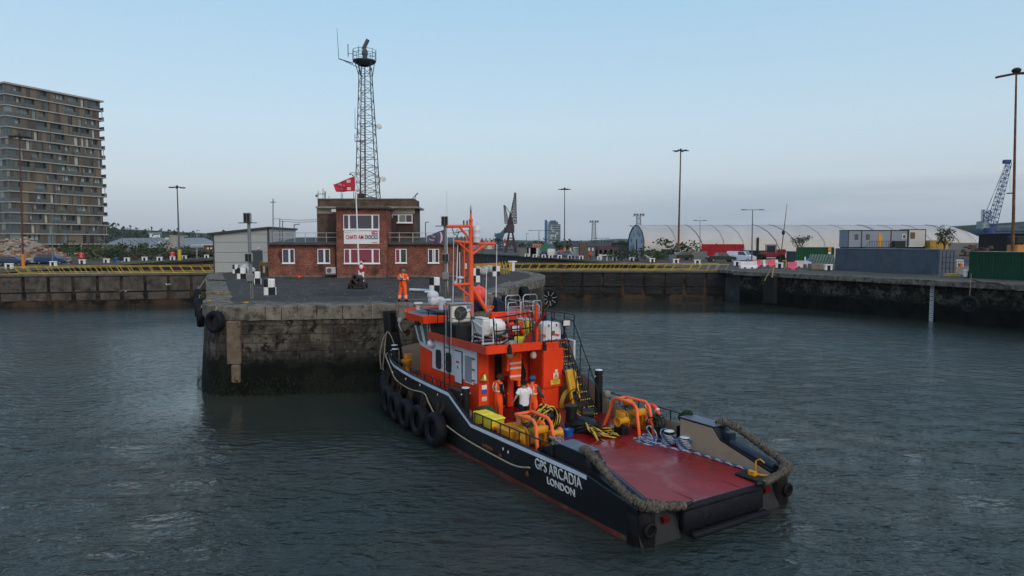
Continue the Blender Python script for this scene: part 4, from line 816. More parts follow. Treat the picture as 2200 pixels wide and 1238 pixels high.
# pair of winches with orange guard hoops
for S in (lambda s: s, lambda s: 5.7 - s):
    b = bm(); cy = S(.78)
    b.lathe((5.85, cy - .34, 1.22), [(0, 0), (.36, 0), (.36, .04), (.17, .05), (.17, .60), (.36, .61), (.36, .66), (0, .66)], 22, ax='Y')
    for d_ in (-.42, .42): b.add([(6.25, cy + d_, .76), (5.45, cy + d_, .76), (5.6, cy + d_, 1.55), (6.1, cy + d_, 1.55)], [(0, 1, 2, 3)]); b.box((5.85, cy + d_, 1.15), (.5, .05, .75), bev=.02)
    b.box((5.35, cy, 1.55), (.22, .5, .22), bev=.03); b.cyl((5.85, cy - .5, 1.22), (5.85, cy + .5, 1.22), .08, n=10); b.box((6.05, cy + (.1 if S(0) else -.1), 1.75), (.3, .3, .22), bev=.05)
    wn = bp('winch', b, YEL)
    sg = 1 if S(0) == 0 else -1
    q = bm(); s0 = cy + sg * .44; M_ = Matrix.Rotation(R(-90 * sg), 4, 'X')
    q.lathe((5.5, s0, 1.3), [(.0, 0), (.13, .0), (.11, .12), (.10, .3), (.17, .42), (.175, .44), (.12, .44), (.10, .36), (0, .36)], 16, M=M_); q.build('warping_drum', YEL, wn)
    q = bm(); q.b2((5.35, s0, .78), (5.85, s0 + sg * .3, 1.12), bev=.04); q.build('gearbox', STEEL, wn)
    q = bm(); q.lathe((5.85, cy - .28, 1.22), [(.19, 0), (.27, .03), (.28, .5), (.19, .55)], 18, ax='Y'); q.build('wound_rope', pm('winch_rope', (.22, .13, .03), .9, var=.6, scale=20), wn)
    q = bm()
    for j in range(9): q.cyl((5.95 + random.uniform(-.2, .2), cy - .2 + random.uniform(-.1, .3), 1.62 + random.uniform(-.08, .15)), (6.1 + random.uniform(-.3, .3), cy + .2, 1.7 + random.uniform(-.1, .2)), .03, n=6)
    q.build('hydraulic_pipes', pm('dark_green_pipe', (.03, .05, .035), .5), wn)
    q = bm(); s1 = cy + sg * .0
    for d_ in (-.34, .34):
        q.tube([(6.75, s1 + d_ + sg * .12, .76), (6.62, s1 + d_ * .9, 1.3), (6.45, s1 + d_ * .8, 1.78), (6.25, s1 + d_ * .8, 1.90), (5.35, s1 + d_ * .8, 1.88), (5.18, s1 + d_ * .85, 1.75), (4.95, s1 + d_, .76)] if d_ * sg > 0 else [(6.35, s1 + d_ * .8, 1.85), (5.35, s1 + d_ * .8, 1.88), (5.18, s1 + d_ * .85, 1.75), (4.98, s1 + d_ * 1.0, .76)], .058, 10)
    q.cyl((6.4, s1 - .28, 1.84), (6.4, s1 + .28, 1.84), .055, n=10); q.lathe((6.76, s1 + sg * .46, .76), [(.12, 0), (.12, .03), (0, .03)], 10); q.build('guard_hoop', pm('hoop_orange', (.85, .14, .035), .4, var=.08), wn)
# yellow hydraulic box beside the port winch, vents, pipes, safe-working sign
b = bm(); b.b2((6.35, .25, .78), (7.25, 1.25, 1.35), bev=.06); bp('hydraulic_box', b, YEL)
b = bm()
for k in range(4): b.cyl((8.0 - .12 * k, 5.50, .8), (8.0 - .12 * k, 5.50, 1.45), .04, n=8)
b.lathe((7.75, 5.46, 1.55), [(.1, 0), (.14, .05), (.14, .2), (.08, .26), (0, .26)], 12); bp('deck_pipes', b, pm('pipe_grey_beige', (.22, .19, .15), .6))
b = bm(); b.tube([(.55, 5.0, .76), (.55, 5.0, 1.15), (.45, 5.05, 1.22), (.3, 5.05, 1.15)], .022, 6); b.tube([(.5, 4.75, .84), (.2, 4.82, .86), (-.1, 4.95, .9)], .035, 6); b.b2((.3, 4.6, .76), (.5, 4.75, .95)); bp('tow_hook', b, YEL)
b = bm(); b.b2((-.2, 4.4, .76), (.8, 4.9, .84), bev=.02); bp('hook_plate', b, STEEL)
rc = random.Random(9)
for k in range(16):
    p = [Vector((rc.uniform(9.1, 12.6), rc.uniform(1.2, 4.6), 3.62))]
    for _ in range(5): p.append(p[-1] + Vector((rc.uniform(-.5, .5), rc.uniform(-.5, .5), rc.uniform(-.1, .35) if _ < 3 else rc.uniform(-.35, .1))))
    for v in p: v.z = max(3.6, v.z); v.x = min(12.9, max(8.8, v.x))
    b = bm(); b.tube(p, rc.choice((.012, .02, .03)), 5); bp('deck_hose', b, [STEEL, STEEL, ORANGE, pm('hose_red', (.5, .03, .03)), GREY][k % 5])
for (x, s_, z, w_, c_) in ((9.6, 2.7, 3.72, .3, YEL2), (10.3, 3.1, 3.75, .34, STEEL), (11.2, 2.9, 3.8, .4, GREY), (12.3, 3.6, 3.8, .45, WHITE2), (11.9, 4.4, 3.85, .5, GREY), (10.9, 4.3, 3.75, .35, pm('case_red_orange', (.6, .05, .03))), (9.75, 4.85, 3.7, .2, STEEL)):
    b = bm(); b.box((x, s_, z), (w_, w_ * 1.2, w_ * .9), rz=rc.uniform(0, 1), bev=.03); bp('gear_box', b, c_)
for s_, h in ((1.45, .9), (2.35, 1.0), (2.9, 1.1), (3.5, 1.3), (3.9, 1.2)): b = bm(); b.cyl((9.2, s_, 3.57), (9.2, s_, 3.57 + h), .02, n=6); bp('top_stanchion', b, STEEL)
b = bm(); b.tube([(9.25, .75, 3.8), (9.9, .72, 4.9), (10.6, .64, 4.55), (11.1, 1.6, 4.5), (10.6, 2.0, 4.25), (9.9, 1.8, 4.3), (9.15, 1.28, 4.7)], .014, 5); bp('slack_cable', b, STEEL)
# ================================================================== loose things on and round the tug
def bthing(name, label, cat, x, s, z, rz=0, group=None): return thing(name, label, cat, BW(x, s, z), BRZ + rz, group)
# tyre fenders along the port side
def make_tyre(R0=.6, R1=.30, wd=.42):
    b = mb(); hw = wd / 2
    b.lathe((0, 0, 0), [(R1, -hw * .55), (R1 + .05, -hw * .85), (R0 - .12, -hw), (R0 - .03, -hw * .8), (R0, -hw * .4), (R0, hw * .4), (R0 - .03, hw * .8), (R0 - .12, hw), (R1 + .05, hw * .85), (R1, hw * .55), (R1 + .06, hw * .3), (R1 + .12, 0), (R1 + .06, -hw * .3)], 26, ax='Y', close=True); return b
words_ = ['tyre fender nearest the stern on the tug\'s port side, the largest and most open', 'second tyre fender counted forward from the stern on the tug\'s port side', 'third tyre fender from the stern below the faded red patch', 'fourth tyre fender from the stern on the tug\'s black port side', 'fifth tyre fender from the stern hanging below the port rail', 'sixth tyre fender from the stern near the turn of the bow', 'seventh tyre fender from the stern where the bow curves round', 'foremost tyre fender on the tug touching the dark pier wall']
for k, (x, s_, z, rz, sc_) in enumerate([(10.25, -.52, .60, 0, 1.05), (11.65, -.52, .62, .02, 1), (12.95, -.50, .60, .05, 1), (14.1, -.46, .64, .09, 1), (15.15, -.36, .70, .16, .98), (16.05, -.20, .78, .28, .95), (16.85, .08, .86, .45, .95), (17.55, .5, .98, .75, .95)]):
    t = bthing('tyre_fender', words_[k], 'tyre', x, s_, z, -rz * 1.0, 'tyre fenders hung along the tug'); t.scale = (sc_,) * 3; t.rotation_euler.x = random.uniform(-.06, .1)
    make_tyre().build('tyre', RUBBER, t)
    for dx in (-.16, .16):
        b = mb()
        for i in range(5): b.torus((dx * (1 + i * .08), -.06 - i * .035, .55 + i * .11), .045, .014, 8, 5, M=Matrix.Rotation(R(90 * (i % 2)), 4, 'Z') @ Matrix.Rotation(R(90), 4, 'X'))
        b.build('chain', pm('rusty_chain', (.05, .035, .025), .8, var=.5), t)
# rope line sagging along the side
def path_cr(pts, n=8):
    P = [Vector(p) for p in pts]; P = [P[0] * 2 - P[1]] + P + [P[-1] * 2 - P[-2]]; o = []
    for i in range(1, len(P) - 2):
        for k in range(n):
            t = k / n; a, b, c, d = P[i - 1:i + 3]; o.append(.5 * ((2 * b) + (c - a) * t + (2 * a - 5 * b + 4 * c - d) * t * t + (3 * b - a - 3 * c + d) * t ** 3))
    return o + [P[-2]]
t = bthing('hull_rope', 'thin pale rope sagging along the black port side of the tug', 'rope', 10, -.3, 1)
def L_(x, s, z, t): 
    M = (Matrix.Translation(t.location) @ Matrix.Rotation(t.rotation_euler.z, 4, 'Z')).inverted(); return M @ BW(x, s, z)
ROPEP = pm('pale_rope', (.30, .26, .19), .9, var=.3, scale=14)
b = mb(); b.tube([L_(*p, t) for p in path_cr([(17.6, .55, 2.3), (16.6, .06, 2.36), (16.0, .0, 2.0), (14.8, -.2, 1.62), (13.2, -.27, 1.52), (11.75, -.30, 1.62), (11.2, -.33, 1.32), (10.4, -.34, .95), (8.5, -.33, .70), (6.0, -.27, .60), (5.1, -.24, .62), (4.45, -.21, .76)])], .026, 7); b.build('rope', ROPEP, t)
t = bthing('mooring_rope', 'pale mooring rope looped down from the bow beside the push knee', 'rope', 18.0, .5, 2.5)
b = mb(); b.tube([L_(*p, t) for p in path_cr([(17.6, .9, 2.55), (17.75, .8, 3.0), (17.9, .66, 3.25), (18.0, .6, 2.9), (17.9, .5, 2.3), (17.9, .42, 1.7), (17.8, .42, 1.2)])], .022, 7); b.tube([L_(*p, t) for p in path_cr([(17.9, .66, 3.25), (18.0, .48, 2.9), (18.1, .36, 2.2), (18.0, .36, 1.5)])], .02, 7); b.build('rope', ROPEP, t)

def twist(b, path, r, turns=8, n=6, a0=0):
    """two strands laid round each other, one per material"""
    P = [Vector(p) for p in path]; L0 = 0
    for st in (0, 1):
        pts = []; X = None; d_acc = 0
        for i, p in enumerate(P):
            d = (P[min(i + 1, len(P) - 1)] - P[max(i - 1, 0)]); d = d.normalized() if d.length > 1e-9 else Vector((1, 0, 0))
            if X is None: X = d.cross(Vector((.3, .2, 1))).normalized()
            X = (X - d * X.dot(d)).normalized(); Y = d.cross(X)
            if i: d_acc += (p - P[i - 1]).length
            a = a0 + st * math.pi + d_acc * turns; pts.append(p + (X * math.cos(a) + Y * math.sin(a)) * r * .5)
        b.cur = st; b.tube(pts, r * .62, n)
    b.cur = 0
RB, RY = pm('black_strand', (.014, .014, .014), .9, var=.3), pm('yellow_strand', (.55, .37, .05), .85, var=.3, scale=9)
t = bthing('rope_coil', 'big upright coil of black and yellow rope beside the man in the white T-shirt', 'rope coil', 6.75, 2.0, .76, group='black and yellow ropes')
b = mb()
for k in range(17):
    cx, cy, cz = random.uniform(-.2, .2), random.uniform(-.14, .14), .52 + random.uniform(-.05, .05); rx, rz_ = random.uniform(.24, .5), random.uniform(.42, .56); sq = random.uniform(-.3, .3)
    twist(b, [(cx + rx * .45 * math.sin(a) * math.sin(.6), cy - rx * math.sin(a), cz + rz_ * math.cos(a) + sq * .25 * math.sin(a)) for a in [2 * math.pi * i / 40 for i in range(41)]], .048, 11, 5, random.uniform(0, 6))
b.build('rope', [RB, RY], t)
b = mb(); b.ball((0, 0, .72), .36, 14, 10, (.5, .8, .55)); b.lathe((0, 0, 0), [(.12, 0), (.12, .9), (0, .92)], 12); b.build('drum_core', STEEL, t)
t = bthing('rope_coil', 'loose fan of black and yellow rope lying on the deck in front of the stairs', 'rope coil', 5.75, 3.2, .76, group='black and yellow ropes')
b = mb()
for k in range(11):
    a0 = random.uniform(-.5, .7); l_ = random.uniform(.7, 1.05); w_ = random.uniform(.1, .2)
    pts = [(l_ * .5 * (1 - math.cos(a)), w_ * math.sin(a), 0) for a in [2 * math.pi * i / 36 for i in range(37)]]
    twist(b, [(.25 + x * math.cos(a0 - 1.9) - y * math.sin(a0 - 1.9), x * math.sin(a0 - 1.9) + y * math.cos(a0 - 1.9), .05 + .035 * (k % 4) + .25 * max(0, 1 - x * 2)) for x, y, z in pts], .042, 12, 5, k)
twist(b, path_cr([(.3, .1, .5), (.0, .1, .3), (-.35, .05, .08), (-.55, -.02, .05), (-.3, -.08, .06), (.1, 0, .3)], 10), .045, 12, 5)
b.build('rope', [RB, RY], t)
t = bthing('rope_pile', 'black tangle of ropes and hoses heaped round a dark winch by the stairs', 'rope pile', 6.7, 3.5, .76)
b = mb(); b.ball((0, 0, .2), .5, 14, 8, (1.2, 1.1, .7)); b.lathe((.35, .25, 0), [(.2, 0), (.2, .75), (.24, .76), (.24, .9), (0, .9)], 14); b.cyl((.3, -.2, .55), (.1, -.55, .55), .18, n=14); b.build('dark_winch', STEEL, t)
b = mb()
for k in range(26):
    a0 = random.uniform(0, 6.28); rr = random.uniform(.2, .6); zz = random.uniform(.12, .62)
    b.tube([((rr + .05 * math.sin(3 * a)) * math.cos(a) * 1.1 + random.uniform(-.01, .01), rr * math.sin(a) + .1 * math.sin(k), max(.03, zz * (1 - rr * .9) + .12 * math.sin(a * 2 + k))) for a in [a0 + 4.5 * i / 20 for i in range(21)]], .024, 5)
b.build('hoses', pm('black_hose', (.014, .014, .015), .5, var=.4, scale=8), t)
b = mb(); b.tube([(.5, .3, .9), (.2, 0, .55), (-.3, -.2, .35)], .012, 5); b.build('pale_cord', BLUEROPE_W, t)
t = bthing('rope_coil', 'white and blue mooring rope piled on deck and turned round two black bitts', 'rope coil', 3.9, 4.7, .76)
b = mb()
for k in range(12):
    cx, cy = .55 + random.uniform(-.18, .18), .1 + random.uniform(-.22, .28); rx, ry = random.uniform(.25, .45), random.uniform(.12, .24)
    twist(b, [(cx + rx * math.cos(a), cy + ry * math.sin(a), .035 + .028 * (k % 5) + .01 * math.sin(2 * a)) for a in [2 * math.pi * i / 30 for i in range(31)]], .027, 16, 5, k)
for cx, cy, r_ in ((.05, -.25, .21), (-.6, -.30, .21)):
    for k in range(6): twist(b, [(cx + r_ * math.cos(a), cy + r_ * math.sin(a), .08 + .055 * k) for a in [2 * math.pi * i / 24 for i in range(25)]], .027, 16, 5, k)
for k in range(3): twist(b, [( -.27 + .36 * math.sin(a), -.28 + .16 * math.sin(2 * a), .12 + .06 * k) for a in [2 * math.pi * i / 30 for i in range(31)]], .027, 16, 5, k)
twist(b, path_cr([(.35, .05, .1), (.6, .12, .3), (.72, .1, .48), (.62, .02, .52), (.45, -.05, .3), (.4, -.1, .1)], 8), .028, 16, 5); twist(b, path_cr([(.2, -.1, .1), (.3, -.12, .45), (.15, -.2, .5), (.1, -.2, .3)], 8), .028, 16, 5)
for d_ in (0, .07, .13): twist(b, path_cr([(.2, .1 + d_, .05), (-.4, .02 + d_ * .6, .05), (-1.2, -.26 + d_ * .5, .045), (-2.2, -.30 + d_ * .4, .045), (-2.9, -.34 + d_ * .3, .045), (-3.3, -.30, .06)], 8), .027, 16, 5)
b.build('rope', [BLUEROPE_W, BLUEROPE_B], t)
t = bthing('rope_end', 'short loops of white and blue rope on deck inside the port bulwark box', 'rope', 3.0, .9, .76)
b = mb()
for k in range(4): twist(b, [(.1 * k - .15 + .35 * math.cos(a), -.05 * k + .12 * math.sin(a), .04 + .02 * k) for a in [2 * math.pi * i / 24 for i in range(25)]], .027, 16, 5, k)
b.build('rope', [BLUEROPE_W, BLUEROPE_B], t)
t = bthing('lashing_rope', 'frayed grey rope tangle tied on the rail ahead of the port bulwark box', 'rope', 3.75, .28, 1.45)
b = mb()
for k in range(12): b.tube([(random.uniform(-.3, .3), random.uniform(-.25, .15), random.uniform(-.12, .3)) for _ in range(5)], .03, 5)
b.build('rope', pm('grey_rope', (.20, .20, .19), .95, var=.7, scale=14), t)
# bucket, tubs, bins, tarpaulin, bags
t = bthing('bucket', 'blue plastic bucket on the red deck behind the upright rope coil', 'bucket', 6.25, 2.55, .76)
b = mb(); b.lathe((0, 0, 0), [(0, 0), (.14, 0), (.18, .33), (.19, .33), (.17, .31), (.135, .02), (0, .02)], 18); b.build('pail', pm('bucket_blue', (.01, .09, .36), .35), t)
b = mb(); b.tube([(.18, 0, .3), (.15, -.1, .22), (0, -.19, .18), (-.15, -.1, .22), (-.18, 0, .3)], .008, 5); b.build('handle', STEEL, t)
t = bthing('tub', 'small orange speckled tub with a white lid standing on the yellow hydraulic box', 'tub', 6.75, .95, 1.36)
b = mb(); b.lathe((0, 0, 0), [(0, 0), (.15, 0), (.17, .32), (0, .32)], 16); b.build('tub_body', pm('tub_orange', (.60, .22, .12), .6, var=.4, scale=20), t)
b = mb(); b.lathe((0, 0, .32), [(.18, -.03), (.18, .03), (0, .035)], 16); b.build('lid', WHITE, t)
t = bthing('blue_bag', 'dark blue cloth bundle beside the speckled tub on the yellow box', 'bag', 6.45, 1.0, 1.36)
b = mb(); b.ball((0, 0, .12), .17, 10, 7, (1.2, 1, .8)); b.build('bundle', pm('blue_cloth', (.02, .05, .16), .8, bump=.6), t)
for k, (x, lab) in enumerate(((8.55, 'yellow plastic bin nearer the bow beside the green tarpaulin'), (7.85, 'yellow plastic bin nearer the stern with a floppy lid'))):
    t = bthing('deck_bin', lab, 'bin', x, .55, .76, group='yellow bins behind the port rail')
    b = mb(); b.prism([(-.28, -.24), (.28, -.24), (.3, .26), (-.3, .26)], 0, .62); b.build('bin_body', YEL2, t)
    b = mb(); b.box((0, 0, .66), (.66, .56, .08), bev=.03); b.box((.1, -.3, .60), (.3, .1, .14), bev=.03); b.build('lid', pm('bin_lid', (.80, .70, .07), .5, var=.25, scale=8), t)
t = bthing('tarpaulin', 'dark green tarpaulin bundled over gear by the port bulwark step', 'tarpaulin', 9.1, .95, .76)
b = mb(); rgs = []
for i in range(7):
    z = .0 + .75 * math.sin(i / 6 * 1.57); rr = .48 * math.cos(i / 6 * 1.45) + .02; rgs.append([Vector((rr * 1.1 * math.cos(a) * (1 + .09 * math.sin(5 * a + i)), rr * math.sin(a) * (1 + .1 * math.cos(4 * a + i)), z)) for a in [2 * math.pi * j / 22 for j in range(22)]])
b.loft(rgs); b.build('sheet', pm('green_tarp', (.03, .075, .045), .6, var=.35, scale=4, bump=.9, bscale=7), t)
t = bthing('sack', 'small pale sack leaning between the black bitt and the green tarpaulin', 'sack', 9.75, .55, .76)
b = mb(); b.lathe((0, 0, 0), [(0, 0), (.15, .02), (.17, .3), (.12, .5), (.05, .58), (0, .6)], 12); b.build('sack_body', pm('sack_cloth', (.28, .24, .18), .95, bump=1, bscale=25), t)
t = bthing('life_jacket', 'red and white life jacket dropped between the yellow bin and the port winch', 'life jacket', 7.45, .3, .9)
b = mb(); b.box((0, 0, .1), (.42, .16, .36), M=Matrix.Rotation(.5, 4, 'Y'), bev=.06); b.build('jacket_foam', pm('lj_red', (.62, .05, .04), .6, bump=.4), t)
b = mb(); b.box((.0, .083, .12), (.30, .012, .05), M=Matrix.Rotation(.5, 4, 'Y')); b.build('white_strap', WHITE, t)
t = bthing('orange_gear_bag', 'bright orange fabric heap behind the port winch hoop', 'bag', 6.15, 1.25, .76)
b = mb()
for k in range(7): b.ball((random.uniform(-.2, .2), random.uniform(-.15, .15), .3 + random.uniform(0, .45)), random.uniform(.1, .19), 9, 6, (1.3, .8, .8))
b.build('fabric', pm('hi_orange', (.9, .16, .02), .7, bump=.8, bscale=14), t)
t = bthing('lifebuoy', 'orange lifebuoy with a white band hung on the starboard rail behind the winch', 'lifebuoy', 5.35, 5.50, 1.38)
b = mb(); b.torus((0, 0, 0), .34, .075, 30, 10, M=Matrix.Rotation(R(90), 4, 'X')); b.build('ring', pm('buoy_orange', (.80, .07, .025), .5), t)
b = mb()
for a in (0.8, 2.4, 4.0, 5.5): b.torus((0, 0, 0), .34, .078, 3, 10, M=Matrix.Rotation(R(90), 4, 'X')) if False else b.box((.34 * math.cos(a), 0, .34 * math.sin(a)), (.168, .165, .09), M=Matrix.Rotation(-a, 4, 'Y'), bev=.03)
b.build('white_band', WHITE, t)
t = bthing('green_net', 'small dark green bundle tied on the starboard rail by the bulwark box', 'bundle', 3.75, 5.55, 1.62)
b = mb(); b.ball((0, 0, .08), .2, 9, 6, (1.2, 1, .9)); b.ball((.16, .05, 0), .15, 8, 6); b.ball((-.12, 0, .16), .12, 7, 5); b.build('netting', pm('net_dark_green', (.012, .035, .02), .8, var=.7, scale=20, bump=1, bscale=24), t)
t = bthing('green_hoses', 'tangle of dark green hose hanging between the starboard winch and the lifebuoy', 'hose', 4.85, 5.3, .76)
b = mb()
for k in range(14): b.torus((random.uniform(-.1, .1), random.uniform(-.1, .1), .4 + random.uniform(-.15, .15)), random.uniform(.18, .36), .022, 16, 5, M=Matrix.Rotation(R(90) + random.uniform(-.4, .4), 4, 'X') @ Matrix.Rotation(random.uniform(-.5, .5), 4, 'Y'))
b.build('hose', pm('dark_green_hose', (.015, .035, .025), .5), t)
t = bthing('stretcher', 'long yellow case leaning against the stairs behind the orange locker tower', 'stretcher', 8.55, 4.62, .8)
b = mb(); b.beam((-.05, .0, .0), (.45, .05, 1.7), .30, .12); b.build('case_body', pm('stretcher_yellow', (.62, .34, .02), .5, var=.2, scale=5), t)
b = mb(); b.beam((-.1, -.2, .0), (.4, -.2, 1.6), .06, .1); b.build('pole', pm('stretcher_yellow', (.6, .3, .02)), t)
b = mb(); b.torus((.1, .0, .55), .2, .014, 18, 5, M=Matrix.Rotation(.9, 4, 'Y')); b.torus((.2, .0, .85), .2, .014, 18, 5, M=Matrix.Rotation(.9, 4, 'Y')); b.build('strap', STEEL, t)
t = bthing('hose_coil', 'coil of yellow hose hung on the back of the orange locker tower beside the stairs', 'hose', 9.15, 4.65, 1.25)
b = mb()
for k in range(8): b.torus((.02 * k, 0, 0), .24 + .012 * k, .018, 22, 5, M=Matrix.Rotation(R(70), 4, 'Y') @ Matrix.Diagonal((1.5, .8, 1, 1)))
b.build('hose', pm('hose_yellow', (.5, .40, .05), .6), t)
NAVY0 = pm('oilskin_black', (.010, .011, .014), .7, var=.4, bump=.6, bscale=9)
# hi-vis jacket and helmets hanging under the roof
HV = pm('hi_vis_orange', (1.0, .115, .02), .75, var=.16, scale=7, bump=.5, bscale=12)
REF = pm('reflective_tape', (.62, .63, .62), .5)
t = bthing('hanging_jacket', 'orange hi-vis coat with white bands hanging under the house roof', 'jacket', 9.75, 2.55, 2.66)
b = mb(); b.prism([(-.20, -.45), (.16, -.52), (.22, .1), (.17, .62), (.05, .72), (-.08, .72), (-.2, .60)], -.06, .06, M=Matrix.Rotation(R(-90), 4, 'Z') @ Matrix.Rotation(R(90), 4, 'X')); b.beam((.0, .25, .55), (.0, .32, -.1), .12, .1); b.beam((.0, -.26, .55), (.0, -.2, -.75), .12, .1); b.build('coat', HV, t)
b = mb(); [b.b2((-.075, -.27, z), (-.062, .23, z + .07)) for z in (-.05, .14, -.36)]; b.build('reflective_band', REF, t)
for (x, s_, z, lab, c_) in ((9.2, 2.02, 3.28, 'cream hard hat hanging under the roof edge beside the hi-vis coat', (.55, .50, .38)), (9.9, 3.55, 3.02, 'white hard hat hanging next to the orange locker tower', (.75, .75, .74)), (10.2, 3.0, 3.1, 'grey hard hat hanging in shadow between the coat and the white one', (.16, .16, .15))):
    t = bthing('hard_hat', lab, 'hard hat', x, s_, z, group='hard hats hung under the roof'); cm = pm('hat_' + str(int(c_[0] * 100)), c_, .4)
    b = mb(); b.ball((0, 0, 0), .13, 14, 9, (.75, 1, 1.1)); b.build('shell', cm, t)
    b = mb(); b.torus((.03, 0, 0), .13, .015, 18, 5, M=Matrix.Rotation(R(90), 4, 'Y')); b.build('brim', cm, t)
t = bthing('ensign', 'furled dark red ensign on a pole leaning out over the after roof edge', 'flag', 9.3, 2.3, 3.6)
b = mb(); b.cyl((-.45, .28, -.3), (.1, -1.65, 1.45), .024, n=6); b.build('pole', pm('wood_dark', (.06, .035, .02), .6), t)
rgs = []
for i in range(9):
    u = i / 8; c = Vector((-.25, -.25, .1)).lerp(Vector((.05, -1.4, 1.15)), u); wv = .26 * (1 - u * .8); rgs.append([c + Vector((.03 * math.sin(3 * v + i), .03 * math.cos(4 * v), -wv * v * (1 + .15 * math.sin(i * 1.3)))) for v in (0, .33, .66, 1)] + [c + Vector((.03 * math.sin(3 * v + i) + .012, .03 * math.cos(4 * v), -wv * v * (1 + .15 * math.sin(i * 1.3)))) for v in (1, .66, .33, 0)])
b = mb(); b.loft(rgs); b.build('cloth', pm('ensign_red', (.28, .012, .016), .8, bump=.4), t)
for k, (x, s_, z, lab) in enumerate(((10.35, 2.95, 2.5, 'black oilskin hanging in the shade beside the hi-vis coat'), (10.3, 3.3, 2.2, 'dark harness and bag hanging beside the white hard hat'), (10.2, 2.25, 1.6, 'dark kit bag hanging low behind the crewmen'))):
    t = bthing('hanging_gear', lab, 'clothes', x, s_, z, group='dark gear hung under the house roof'); b = mb(); [b.ball((random.uniform(-.05, .05), random.uniform(-.1, .1), -.15 * j + .3), random.uniform(.09, .15), 9, 7, (.6, 1, 1.4)) for j in range(5)]; b.build('cloth', NAVY0, t)
    b = mb(); b.tube([(0, 0, .4), (.03, .02, .65)], .015, 5); b.build('strap', STEEL, t)
# ------------------------------------------------------------------ people
def skin_mesh(verts, edges, rad, levels=1):
    me = bpy.data.meshes.new('s'); me.from_pydata(verts, edges, []); o = bpy.data.objects.new('s', me); C.objects.link(o)
    m = o.modifiers.new('k', 'SKIN'); m.use_smooth_shade = True; m.branch_smoothing = .6
    for i, sv in enumerate(me.skin_vertices[0].data): sv.radius = (rad[i], rad[i]) if not isinstance(rad[i], tuple) else rad[i]; sv.use_root = (i == 0)
    s = o.modifiers.new('s', 'SUBSURF'); s.levels = levels; s.render_levels = levels
    dg = bpy.context.evaluated_depsgraph_get(); dg.update(); r = bpy.data.meshes.new_from_object(o.evaluated_get(dg)); bpy.data.objects.remove(o); return r
SKIN = pm('skin', (.42, .21, .14), .6, var=.1, scale=8)
BASEJ = dict(pel=(0, 0, .96), wai=(0, 0, 1.12), che=(0, -.01, 1.32), nek=(0, .01, 1.49), hed=(0, .03, 1.62), top=(0, .02, 1.70),
             shl=(-.18, 0, 1.42), ell=(-.25, -.02, 1.15), wrl=(-.27, .06, .90), shr=(.18, 0, 1.42), elr=(.25, -.02, 1.15), wrr=(.27, .06, .90),
             hil=(-.09, 0, .92), knl=(-.11, .03, .50), anl=(-.12, 0, .09), tol=(-.13, .15, .04), hir=(.09, 0, .92), knr=(.11, .03, .50), anr=(.12, 0, .09), tor=(.13, .15, .04))
